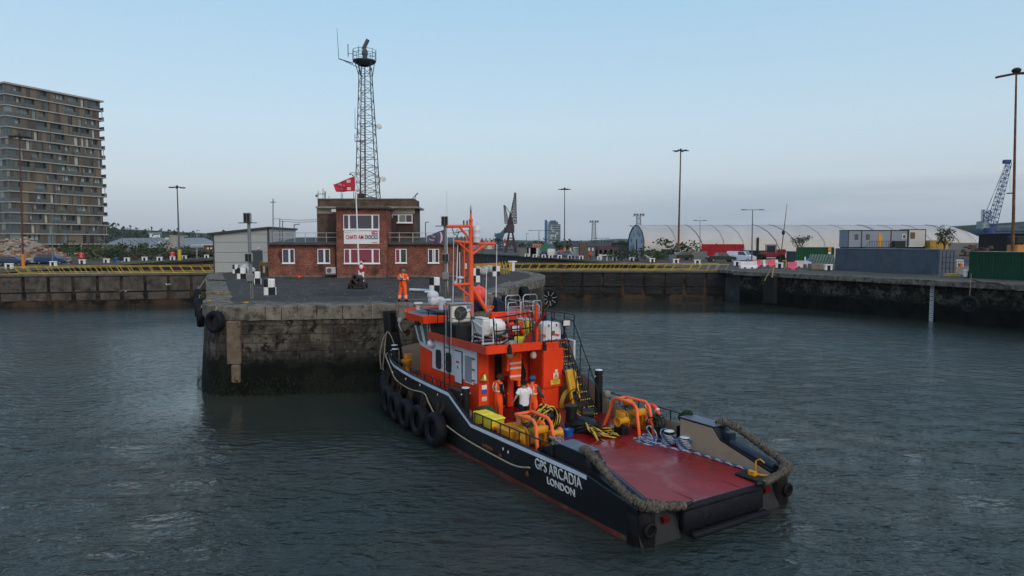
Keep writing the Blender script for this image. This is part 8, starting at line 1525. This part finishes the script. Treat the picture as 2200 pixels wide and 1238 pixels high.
# ---- radar mast
rm = thing('radar_mast', 'tall lattice radar mast with a railed platform above the dock office', 'mast', (*V(791, 440, 68)[:2], V(0, 436, 68).z)); r_ = lambda px, py, Y=68: V(px, py, Y) - rm.location
LM = pm('mast_steel', (.055, .065, .08), .6, var=.2)
top = r_(785, 143); base = Vector((0, 0, -.5)); n = 17; cs = [(-1, -1), (1, -1), (1, 1), (-1, 1)]
def mp_(u, i): w_ = 1.06 + (.50 - 1.06) * u; return base.lerp(top, u) + Vector((cs[i][0] * w_, cs[i][1] * w_, 0))
for i in range(4): b = mb(); b.cyl(mp_(0, i), mp_(1, i), .05, .04, n=6); b.build('leg', LM, rm)
b = mb(); us = [1 - (1 - k / n) ** 1.0 for k in range(n + 1)]
for k in range(n):
    for i in range(4):
        j = (i + 1) % 4; b.cyl(mp_(us[k], i), mp_(us[k], j), .022, n=4)
        if k < 5: b.cyl(mp_(us[k], i), mp_(us[k + 1], j), .022, n=4); b.cyl(mp_(us[k], j), mp_(us[k + 1], i), .022, n=4)
        elif (k + i) % 2: b.cyl(mp_(us[k], i), mp_(us[k + 1], j), .022, n=4)
        else: b.cyl(mp_(us[k], j), mp_(us[k + 1], i), .022, n=4)
b.build('bracing', LM, rm)
b = mb()
for s_ in (-.18, .18): b.cyl(base + Vector((-.55 + s_, 0, 0)), top + Vector((-.25 + s_, 0, 0)), .03, n=4)
for k in range(60): p = (base + Vector((-.55, 0, 0))).lerp(top + Vector((-.25, 0, 0)), k / 60); b.cyl(p - Vector((.18, 0, 0)), p + Vector((.18, 0, 0)), .016, n=4)
b.cyl(base + Vector((-.3, .2, 0)), top + Vector((-.1, .2, 0)), .05, n=5); b.build('ladder', pm('cable_red', (.12, .05, .05), .7), rm)
pc = r_(783, 134); b = mb(); b.lathe(pc, [(.5, -.35), (1.1, .0), (1.15, .05), (1.15, .14), (0, .14)], 10); 
for i in range(4): b.cyl(mp_(.93, i), pc + Vector((cs[i][0] * .8, cs[i][1] * .8, 0)), .04, n=4)
pl_ = b.build('platform', LM, rm); b = mb()
for zz in (.45, .8, 1.12): b.torus(pc + Vector((0, 0, zz)), 1.14, .022, 10, 4)
for k in range(10): A = 2 * math.pi * k / 10; b.cyl(pc + Vector((1.14 * math.cos(A), 1.14 * math.sin(A), .1)), pc + Vector((1.14 * math.cos(A), 1.14 * math.sin(A), 1.12)), .022, n=4)
b.build('railing', LM, pl_)
b = mb(); b.lathe(pc + Vector((.05, 0, .1)), [(.28, 0), (.22, .5), (.3, .6), (.3, .9), (.16, 1.2), (0, 1.25)], 12); b.beam(pc + Vector((-.12, 0, 1.2)), pc + Vector((.4, -.1, 2.15)), .22, .3); b.build('radar', pm('radar_grey', (.09, .10, .11), .6), rm)
b = mb(); b.tube([pc + Vector((-1.1, 0, -.1)), r_(730, 127), r_(728, 127)], .05, 5); b.cyl(pc + Vector((-.6, 0, -.5)), r_(733, 128), .03, n=4); b.cyl(r_(728, 128), r_(723.7, 60), .03, .015, n=4); b.cyl(r_(748, 122), r_(747.5, 95), .04, n=4); b.cyl(r_(748, 115), r_(758, 116), .025, n=4); b.cyl(r_(771, 113), r_(771, 98), .02, n=4); b.build('whip_aerial', LM, rm)
b = mb(); b.cyl(r_(770, 279), r_(763, 276), .03, n=4); b.cyl(r_(763, 277), r_(762.5, 233), .03, .015, n=4); b.build('whip_aerial', LM, rm)
b = mb(); 
for z_ in (288, 296, 304): b.tube([r_(771, z_), r_(762.5, z_, 67.4), r_(762.5, z_, 68.6), r_(771, z_)], .025, 4)
for Y in (67.4, 68.6): b.cyl(r_(762.5, 288, Y), r_(762.5, 304, Y), .025, n=4)
b.cyl(r_(762.5, 304), r_(785, 304), .04, n=4); b.build('side_cage', LM, rm)
for px, py in ((815, 272.5), (823.5, 385)):
    b = mb(); b.lathe(r_(px, py, 67.2), [(0, 0), (.22, .02), (.24, -.03), (.24, -.22), (.0, -.24)], 16, ax='Y'); ds = b.build('dish', pm('dish_white', (.62, .60, .54), .5), rm); b = mb(); b.tube([r_(px - 14, py - 4, 67.6), r_(px - 7, py - 4, 67.6), r_(px - 7, py + 7, 67.6), r_(px - 14, py + 7, 67.6)], .04, 5); b.build('dish_bracket', LM, ds)
# ---- grey shed
sh = thing('metal_shed', 'pale grey clad metal shed with a mono pitch roof beside the dock office', 'shed', (*G(460, 586, PZ)[:2], PZ)); SY = sh.location.y; s_ = lambda px, py, Y=None: V(px, py, Y or SY) - sh.location
CL = pm('shed_cladding', (.36, .38, .375), .55, var=.04); x1 = s_(565, 0).x; zl, zr = s_(0, 503).z, s_(0, 490.5).z
b = mb(); b.add([(0, 0, 0), (x1, 0, 0), (x1, 0, zr), (0, 0, zl)] + [(0, 9, 0), (x1, 9, 0), (x1, 9, zr), (0, 9, zl)], [(0, 1, 2, 3), (7, 6, 5, 4), (1, 5, 6, 2), (0, 3, 7, 4)]); b.build('cladding', CL, sh)
b = mb(); [b.b2((0, -.012, z), (x1, .0, z + .035)) for z in (1.05, 2.1, 3.15, 4.0)]; b.build('cladding_joint', GREY, sh)
b = mb(); b.prism([(-.5, zl - .1), (x1 + .15, zr - .02), (x1 + .15, zr + .16), (-.5, zl + .1)], -9.3, .3, M=Matrix.Rotation(R(90), 4, 'X')); b.build('roof', pm('shed_trim', (.05, .058, .065), .6), sh); b = mb(); b.b2((x1 - .12, -.03, 0), (x1 + .05, .1, zr)); b.b2((-.03, -.03, 0), (.1, .1, zl)); b.build('corner_trim', pm('shed_trim', (.05, .058, .065)), sh)
b = mb(); b.b2((s_(526.6, 0).x, -.03, .05), (s_(551, 0).x, .0, s_(0, 538).z)); dr = b.build('door', pm('shed_door', (.045, .06, .065), .5), sh); b = mb(); b.b2((s_(548, 0).x, -.06, 1.0), (s_(549, 0).x, -.03, 1.2)); b.build('handle', STAIN, dr); b = mb(); b.ball((s_(543, 0).x, -.08, s_(0, 534).z), .1, 8, 6); b.build('wall_lamp', WHITE, sh)
# ---- signal posts
def signal_post(label, px, yb, pxt, yt, y2, ycab):
    p = G(px, yb, PZ); t = thing('signal_post', label, 'signal post', p, 0, 'grey signal posts on the pier edge'); r_ = lambda a, c: V(a, c, p.y) - p; q = r_(pxt, yt + 8)
    b = mb(); b.tube([(0, 0, 0), q], [.10, .085], 10); b.build('post', pm('post_grey', (.17, .19, .20), .6, var=.12), t)
    b = mb()
    for k in range(4): A = k * math.pi / 2 + .4; c, s2 = math.cos(A), math.sin(A); b.prism([(.08, 0), (.32, 0), (.09, 1.15)], -.012, .012, M=Matrix.Rotation(A, 4, 'Z') @ Matrix.Rotation(R(90), 4, 'X'))
    b.box((0, 0, .02), (.62, .62, .04)); b.build('base_plates', pm('post_base', (.085, .085, .08), .8, var=.3), t)
    for py, hh in ((yt + 8, .52), (y2, .46)):
        c = q * ((r_(pxt, py).z) / q.z); c = Vector((c.x, -.16, c.z)); b = mb(); b.box(c, (.38, .22, hh), bev=.02); hs = b.build('signal_head', pm('signal_grey', (.25, .27, .28), .6), t); b = mb(); [b.box(c + Vector((d_, -.115, 0)), (.155, .015, hh * .88)) for d_ in (-.088, .088)]; b.build('signal_lens', BP_, hs)
    c = r_(pxt, yt + 19); b = mb(); b.cyl((c.x - .55, 0, c.z), (c.x + .45, 0, c.z), .025, n=5); b.build('cross_bar', POLE, t)
    c = r_(px - 1, ycab); b = mb(); b.box((c.x, -.16, c.z), (.36, .22, .42), bev=.02); b.build('cabinet', pm('cabinet_grey', (.20, .20, .19), .7), t); return t
signal_post('grey signal post with two black lamp heads on the left of the pier', 541, 643, 534, 460, 553.5, 596); signal_post('grey signal post with two black lamp heads behind the tug mast', 959, 639, 956, 467, 553.7, 592.5)
t = thing('whip_aerial', 'thin white whip aerial rising behind the right signal post', 'aerial', G(961, 640, PZ) + Vector((0, .3, 0))); q = V(959.8, 409, t.location.y) - t.location; b = mb(); b.tube([(0, 0, 0), q], [.025, .012], 5); b.build('rod', WHITE2, t); b = mb(); b.cyl((0, 0, 0), (0, 0, .3), .05, n=6); b.build('foot', GREY, t)
# ---- checkered bollards
def checker(label, px, py, w_=.62, h=.98, flip=0, rz=.0):
    t = thing('checkered_bollard', label, 'bollard', G(px, py, PZ), rz, 'black and white bollards on the pier'); b = mb(); prof = [(w_ / 2, 0), (w_ / 2, h / 2), (w_ / 2, h - .06), (w_ / 2 - .04, h - .01), (0, h)]; n = 8
    # rounded square column; quarters alternate black and white
    def ring(k, z): 
        o = []
        for i in range(32):
            a = 2 * math.pi * i / 32 + .0001; c, s2 = math.cos(a), math.sin(a); m_ = (abs(c) ** 5 + abs(s2) ** 5) ** (-1 / 5); o.append(Vector((k * m_ * c, k * m_ * s2, z)))
        return o
    lv = [(w_ / 2, 0), (w_ / 2, h / 2), (w_ / 2, h - .05), (w_ / 2 - .05, h), (.01, h + .005)]
    for li in range(4):
        A, B = ring(*lv[li]), ring(*lv[li + 1])
        for i in range(32): b.cur = ((i // 8) + (0 if li < 1 else 1) + flip) % 2; j = (i + 1) % 32; b.add([A[i], A[j], B[j], B[i]], [(0, 1, 2, 3)])
    b.cur = 0; b.build('column', [WP, BP_], t); b = mb(); b.box((0, 0, .01), (w_ + .1, w_ + .1, .04)); b.build('base', GREY, t)
checker('checkered bollard nearest the camera right of the left signal post', 580.5, 634.5); checker('checkered bollard half hidden behind the left signal post cabinet', 551, 612); checker('checkered bollard just left of the left signal post', 520, 600, .7); checker('farthest checkered bollard in front of the metal shed', 507, 588, .55, .9); checker('checkered bollard right of the man in orange on the pier', 934, 629.5, .64); checker('checkered bollard right of the tug mast foot', 1023, 607, .62, 1.1, 1); checker('checkered bollard beside the white bags at the right pier edge', 1066, 594, .7, .95)
t = thing('gas_bottle_rack', 'cluster of white wrapped bags beside the left signal post', 'bags', G(534, 599, PZ)); b = mb(); [b.ball((random.uniform(-.6, .5), random.uniform(-.2, .2), random.uniform(.3, .9)), random.uniform(.25, .4), 10, 7, (1, 1, 1.1)) for _ in range(6)]; b.build('bag', pm('white_bag', (.40, .41, .42), .7, var=.3, scale=5, bump=1, bscale=5), t); t.name = 'bag_pile'
t = thing('bag_pile', 'row of white bags lying between two checkered bollards on the right', 'bags', G(1044, 592, PZ)); b = mb(); [b.ball((random.uniform(-1.2, 1.2), random.uniform(-.2, .2), random.uniform(.2, .65)), random.uniform(.25, .42), 10, 7, (1.1, 1, 1)) for _ in range(11)]; b.build('bag', pm('white_bag', (.4, .41, .42)), t)
# ---- cannon and statue
IRON = pm('cannon_iron', (.018, .018, .019), .5, var=.3)
t = thing('cannon', 'old black ship\'s cannon on a low wheeled carriage pointing at the camera', 'cannon', G(769, 620, PZ), 0); M_ = Matrix.Rotation(R(84), 4, 'X')
b = mb(); b.lathe((0, .75, .62), [(0, -.1), (.1, -.06), (.26, 0), (.27, .12), (.25, .5), (.22, .9), (.19, 1.35), (.17, 1.5), (.22, 1.55), (.22, 1.62), (.11, 1.63), (.10, 1.3), (0, 1.3)], 20, M=M_); b.build('barrel', IRON, t)
b = mb(); [b.prism([(-.8, .2), (.75, .2), (.75, .62), (.3, .62), (.1, .5), (-.3, .45), (-.5, .32), (-.8, .3)], x - .06, x + .06, M=Matrix.Rotation(R(90), 4, 'Z') @ Matrix.Rotation(R(90), 4, 'X') @ Matrix.Diagonal((-1, 1, 1, 1))) for x in (-.32, .32)]; b.b2((-.3, -.5, .22), (.3, .6, .32)); b.cyl((-.55, -.5, .2), (.55, -.5, .2), .06, n=8); b.cyl((-.55, .55, .2), (.55, .55, .2), .06, n=8); b.build('carriage', pm('carriage_wood', (.035, .028, .025), .8, var=.3), t)
for x in (-.5, .5):
    for y in (-.5, .55): b = mb(); b.lathe((x, y, .2), [(0, -.05), (.19, -.05), (.2, 0), (.19, .05), (0, .05)], 16, ax='X'); b.build('wheel', IRON, t)
st_, _ = person('painted figure in a red coat and white shirt with a black beard behind the cannon', G(777, 610, PZ), math.pi, dict(wrr=(.16, .2, 1.1), elr=(.27, .02, 1.16)), top=('coat', pm('coat_red', (.38, .015, .03), .5)), legs=('breeches', WP), bands=False, hair=(.62, .62, .60), scale=.98)
st_.name = 'statue'; st_['category'] = 'statue'; b = mb(); b.ball((0, .09, 1.57), .085, 10, 7, (1, .7, 1)); b.build('beard', BP_, st_); b = mb(); b.ball((0, .1, 1.32), .16, 12, 8, (1, .45, 1.1)); b.build('shirt_front', WP, st_); b = mb(); b.lathe((-.18, .0, 1.72), [(0, .0), (.14, .02), (.13, .1), (0, .14)], 12); b.build('hat_tuft', pm('tuft_crimson', (.20, .01, .03), .7), st_)
# ---- flagpole, flags
fp = thing('flagpole', 'white flagpole leaning slightly in front of the dock office', 'flagpole', G(772, 600, PZ)); FY = fp.location.y; q = V(763, 374, FY) - fp.location; b = mb(); b.tube([(0, 0, 0), q], [.075, .045], 8); b.build('pole', pm('flagpole_white', (.72, .73, .74), .4), fp); b = mb(); b.ball(q, .09, 8, 6); b.build('finial', WHITE, fp); b = mb(); b.cyl(q + Vector((-.45, 0, .1)), q + Vector((.1, 0, .12)), .02, n=4); b.box(q + Vector((-.4, 0, -.02)), (.22, .1, .1), bev=.02); b.box(q + Vector((-.2, 0, -.12)), (.12, .1, .12), bev=.02); b.build('camera_bracket', STEEL, fp)
def flag(label, C4, Y, mat, nrm=-.1):
    """C4: hoist top, hoist bottom, fly bottom, fly top in picture positions measured at distance Y"""
    P = [V(px, py, Y) for px, py in C4]; t = thing('flag', label, 'flag', P[0]); b = mb(); nu, nv = 16, 10; F = lambda u, v: (P[0].lerp(P[1], v)).lerp(P[3].lerp(P[2], v), u) - P[0] + Vector((0, .10 * math.sin(u * 9 + v * 2) * u, .03 * math.sin(u * 7) * u))
    for sgn_ in (0, .012): pass
    vs = [F(i / nu, j / nv) for i in range(nu + 1) for j in range(nv + 1)]; vs2 = [v + Vector((0, .012, 0)) for v in vs]; m = nv + 1
    b.add(vs, [(i * m + j, i * m + j + 1, (i + 1) * m + j + 1, (i + 1) * m + j) for i in range(nu) for j in range(nv)], True); b.add(vs2, [(i * m + j, (i + 1) * m + j, (i + 1) * m + j + 1, i * m + j + 1) for i in range(nu) for j in range(nv)], True); b.build('cloth', mat, t); return t, F
def flag_text(t, F, body, size, u, v, mat, sx=.8, w_=1.6):
    me = text_mesh(body, size, sx, .001); P0, P1, P3 = F(0, 0), F(0, 1), F(1, 0); W_ = (P3 - P0).length; H_ = (P1 - P0).length
    for vt in me.vertices:
        x, y, z = vt.co; uu = u + (x) / W_; vv = v - y / H_; p = F(min(1, max(0, uu)), min(1, max(0, vv))); vt.co = p + Vector((0, -.015 - z, 0))
    me.materials.clear(); me.materials.append(mat); o = bpy.data.objects.new('flag_lettering', me); C.objects.link(o); o.parent = t
FW = pm('flag_print', (.62, .50, .50), .7)
t, F = flag('red flag with pale reversed lettering flying from the white flagpole', [(763, 378), (762.5, 411), (722.5, 413), (715.5, 397)], FY, pm('flag_red', (.42, .03, .05), .75, var=.1, bump=.2), 0); flag_text(t, F, 'PEEL PORTS', .30, .52, .48, FW, .75); flag_text(t, F, 'GROUP', .13, .62, .72, FW, 1.0)
b = mb(); [b.b2(tuple(F(.30 + .0 * k, v) + Vector((-.16, -.03, -.14))), tuple(F(.30, v) + Vector((.16, -.015, .1)))) for k, v in ((0, .2), (1, .78))]; b.build('flag_crest', FW, t)
t, F = flag('violet grey flag with a pale crescent and reversed lettering on the right signal post', [(955.5, 493), (954.5, 527), (919, 521), (917, 507)], G(959, 639, PZ).y - .1, pm('flag_violet', (.085, .08, .13), .75, var=.1, bump=.2)); flag_text(t, F, 'GPS', .27, .56, .34, FW, .9); flag_text(t, F, 'MARINE', .24, .60, .66, FW, .8)
b = mb(); A_ = [R(a) for a in range(-70, 75, 12)]; b.tube([F(.30 - .13 * math.cos(a), .5 - .42 * math.sin(a)) + Vector((0, -.03, 0)) for a in A_], [.012 + .045 * math.cos(a) for a in A_], 5); b.build('flag_crest', FW, t)
# reversed print, as it is seen from the back of both flags
for o in [o for o in bpy.data.objects if o.name.startswith('flag_lettering')]:
    xs = [v.co.x for v in o.data.vertices]; c = (min(xs) + max(xs)) / 2
    for v in o.data.vertices: v.co.x = 2 * c - v.co.x
    o.data.flip_normals()
# ---- the man in orange on the pier
person('man in an orange hi-vis suit with a dark harness standing on the pier edge', G(866, 648, PZ), -.25, dict(hed=(.02, .05, 1.60), top=(.02, .04, 1.68), ell=(-.27, .03, 1.19), wrl=(-.16, .26, 1.18), elr=(.28, .02, 1.17), wrr=(.20, .24, 1.08), anl=(-.21, -.02, .09), tol=(-.26, .13, .04), knl=(-.16, .03, .5), anr=(.17, 0, .09), tor=(.2, .14, .04)), hair=(.20, .17, .15), scale=.99)
mo = [o for o in bpy.data.objects if o.name.startswith('person') and o.parent is None][-1]
b = mb(); b.tube([(-.16, -.05, 1.44), (-.1, -.155, 1.3), (0, -.175, 1.12), (0, -.165, .8)], .02, 5); b.tube([(.16, -.05, 1.44), (.1, -.155, 1.3), (0, -.175, 1.12)], .02, 5); b.tube([(.2 * math.cos(a), .155 * math.sin(a), 1.14) for a in [2 * math.pi * k / 16 for k in range(16)]], .018, 5, closed=True); b.build('harness', BP_, mo)
# ---- small things on the pier
t = thing('white_pipe', 'long white pipe lying on the pier beside the checkered bollard', 'pipe', G(881, 627, PZ)); q = G(929, 629, PZ) - t.location; b = mb(); b.cyl((0, 0, .13), q + Vector((0, 0, .13)), .09, n=10); b.cyl((0, .35, .1), q * .9 + Vector((0, .35, .1)), .07, n=8); b.build('pipe', pm('pipe_white', (.55, .57, .60), .5), t); b = mb(); b.ball(q + Vector((0, 0, .16)), .17, 10, 8); b.build('pipe_end', WHITE2, t)
t = thing('steel_beam', 'yellow steel beam barrier between the shed and the office', 'barrier', G(560, 592, PZ)); q = V(581, 570, 63) - t.location; b = mb(); b.beam((0, 0, 1.1), (q.x, q.y, 1.1), .3, .35); b.b2((-.12, -.12, 0), (.12, .12, 1.2)); b.b2((.4, .1, 0), (.6, .3, 1)); b.build('beam', pm('beam_ochre', (.22, .13, .03), .7, var=.3), t)
t = thing('steel_beam', 'yellow steel beam right of the tug mast above the bags', 'barrier', G(1016, 590, PZ)); q = V(1074, 570, t.location.y + 3) - t.location; b = mb(); b.beam((0, 0, .85), (q.x, q.y, .85), .4, .4); b.b2((-.1, -.1, 0), (.1, .1, .9)); b.b2((q.x - .1, q.y - .1, 0), (q.x + .1, q.y + .1, .9)); b.build('beam', pm('beam_orange', (.42, .20, .03), .7, var=.2), t)
t = thing('chain_post', 'black and white bollard at the far right corner of the pier', 'bollard', G(1099, 583, PZ)); b = mb(); b.box((-.16, 0, .5), (.24, .5, 1.0), bev=.03); b.build('column', YP, t); b = mb(); b.box((.18, 0, .5), (.34, .5, 1.0), bev=.03); b.box((.1, 0, 1.05), (1.0, .6, .14), bev=.04); b.build('white_column', WP, t); t.name = 'mooring_post'
for k, (px, yb) in enumerate([(1078, 589), (1084, 589), (1090, 588)]):
    p = G(px, yb, PZ); t = thing('trestle', ['left', 'middle', 'right'][k] + ' one of three thin yellow trestles beside the right checkered bollard', 'trestle', p, 0, 'yellow trestles'); b = mb(); b.cyl((0, 0, 0), (-.25, 0, 1.25), .03, n=5); b.cyl((.2, .3, 0), (-.25, 0, 1.25), .03, n=5); b.build('legs', YP, t)
t = thing('white_post', 'slim white post left of the tug mast on the pier', 'post', G(988, 619, PZ)); b = mb(); b.cyl((0, 0, 0), V(987.5, 542, t.location.y) - t.location, .035, n=6); b.build('post', WHITE2, t); b = mb(); b.cyl((0, 0, 0), (0, 0, .05), .12, n=8); b.build('foot', GREY, t)
t = thing('traffic_cone', 'small orange cone lying by the office wall', 'cone', G(642, 597, PZ)); b = mb(); b.cyl((0, 0, .08), (.3, 0, .12), .09, .02, n=10); b.build('cone', HV, t); b = mb(); b.box((-.02, 0, .1), (.03, .24, .24)); b.build('base', HV, t)
for k, (px, py, lab_) in enumerate([(468, 604, 'pile of chain and rope on the left coping farther from the camera'), (471, 633, 'flat heap of yellow brown rope on the left coping nearer the camera')]):
    t = thing('rope_pile', lab_, 'rope pile', G(px, py, PZ), 0, 'rope heaps on the pier coping'); b = mb(); rr_ = random.Random(k)
    for j in range(16): cx, cy, r1, r2, a0 = rr_.uniform(-.45, .45), rr_.uniform(-.15, .15), rr_.uniform(.15, .45), rr_.uniform(.08, .25), rr_.uniform(0, 6); b.tube([(cx + r1 * math.cos(a0 + .35 * i), cy + r2 * math.sin(a0 + .35 * i + j), .04 + .008 * j) for i in range(16)], .028, 5)
    b.build('rope', [pm('old_chain_rope', (.15, .12, .08), .9, var=.8, scale=9), pm('yellow_old_rope', (.22, .17, .09), .9, var=.6, scale=9)][k], t)
for k, (px, py, lab_) in enumerate([(1094, 607, 'farthest yellow ring shackle on the right pier coping'), (1112, 615, 'middle yellow ring shackle on the right pier coping'), (1052, 633, 'nearest yellow ring shackle on the right pier coping'), (450, 648, 'small yellow cleat at the left corner of the pier'), (529, 652, 'small yellow cleat below the left signal post')]):
    p = G(px, py, PZ + .05); t = thing('ring_shackle', lab_, 'shackle', p, random.uniform(0, 3), 'yellow shackles on the pier edge'); b = mb(); b.torus((0, 0, .05), .08, .028, 14, 6, M=Matrix.Diagonal((1.5, .8, 1, 1))); b.build('ring', pm('shackle_yellow', (.5, .30, .04), .6), t)
    if k < 3: b = mb(); b.tube([(.2, 0, .05), (.6, -.1, .06), (.9, -.1, -.2)], .03, 5); b.build('strop', STEEL, t)
t = thing('lamp_mast', 'small street lamp seen over the office roof behind the railing', 'lamp post', (*V(632, 520, 110)[:2], PZ)); q = V(632, 483, 110) - t.location; b = mb(); b.cyl((0, 0, 0), q, .08, n=6); b.build('pole', POLE, t); b = mb(); b.beam(q, q + Vector((.9, 0, .1)), .12); b.build('lamp_head', POLE, t)
t = thing('lamp_mast', 'small street lamp seen behind the violet flag', 'lamp post', (*V(914, 520, 110)[:2], PZ)); q = V(914, 478, 110) - t.location; b = mb(); b.cyl((0, 0, 0), q, .08, n=6); b.build('pole', POLE, t); b = mb(); b.beam(q, q + Vector((.6, 0, .05)), .12); b.build('lamp_head', POLE, t)
# tyres and roller on the pier walls
def ptyre(label, x, y, z, rz, Rr=.6): t = thing('tyre_fender', label, 'tyre', (x, y, z), rz, 'tyres hung round the pier head'); make_tyre(Rr, Rr * .5, Rr * .75).build('tyre', RUBBER, t); b = mb(); b.tube([(0, 0, Rr * .8), (.02, .1, Rr * 1.3)], .03, 5); b.build('rope', ROPEP, t)
p = V(467, 690, 33.05); ptyre('tyre hung on the near left corner of the pier beside the concrete strip', p.x, p.y - .25, p.z, -.45, .54)
ptyre('upper tyre hung on the left side of the pier', *V(424, 640, 44), -1.15, .6); ptyre('lower tyre hung on the left side of the pier', *V(427, 661, 41), -1.15, .6); ptyre('lowest tyre low down on the left side of the pier', *V(431, 682, 38.5), -1.15, .55)
ptyre('large tyre hung on the right side of the pier behind the tug', -.45, 42.8, 3.35, -1.42, .8); ptyre('dark tyre farther along the right side of the pier', .9, 50.6, 3.4, -1.42, .8)
t = thing('wheel_fender', 'big black roller fender with white spokes at the right end of the pier', 'roller fender', V(1180, 641, 61.5), 0); b = mb(); b.lathe((0, 0, 0), [(.0, -.2), (.35, -.22), (.75, -.3), (.85, -.2), (.85, .2), (.75, .3), (0, .3)], 26, ax='Y'); b.build('roller', RUBBER, t)
b = mb(); [b.beam((.25 * math.cos(a), -.27, .25 * math.sin(a)), (.66 * math.cos(a), -.32, .66 * math.sin(a)), .045, .04) for a in [2 * math.pi * k / 8 + .2 for k in range(8)]]; b.build('spoke', pm('spoke_white', (.42, .43, .42), .6), t); b = mb(); b.b2((-1.6, .1, -.3), (0, .3, .3)); b.build('bracket', STEEL, t)
t = thing('handrail', 'thin sloping steel handrail at the left rear corner of the pier', 'rail', G(440, 600, PZ)); b = mb(); b.tube([V(425, 625, t.location.y) - t.location, V(446, 592, t.location.y) - t.location], .05, 5); b.build('rail', CONC, t); b = mb(); b.box(V(452, 605, t.location.y) - t.location - Vector((0, 0, .3)), (.6, .5, 1.0), bev=.04); b.build('post', pm('buff_post', (.32, .28, .18), .8), t)
# ------------------------------------------------------------------ air between here and the far shore
b = mb(); b.box((0, 950, 30), (5200, 4500, 300.0)); hz = b.build('haze', [])
b = mb(); b.b2((-2600, -1250, -4), (2600, 3200, 175)); hz.data = bpy.data.meshes.new('haze'); hz.data.from_pydata(b.v, [], b.f); hz['kind'] = 'stuff'
hm = bpy.data.materials.new('haze_air'); hm.use_nodes = True; t_ = hm.node_tree; t_.nodes.clear(); o_ = t_.nodes.new('ShaderNodeOutputMaterial'); v_ = t_.nodes.new('ShaderNodeVolumePrincipled'); t_.links.new(v_.outputs[0], o_.inputs['Volume'])
v_.inputs['Color'].default_value = (.80, .88, 1.0, 1); v_.inputs['Density'].default_value = .00010; v_.inputs['Anisotropy'].default_value = 0; hz.data.materials.append(hm)
tag(hz, 'thin blue haze over the docks', 'haze')
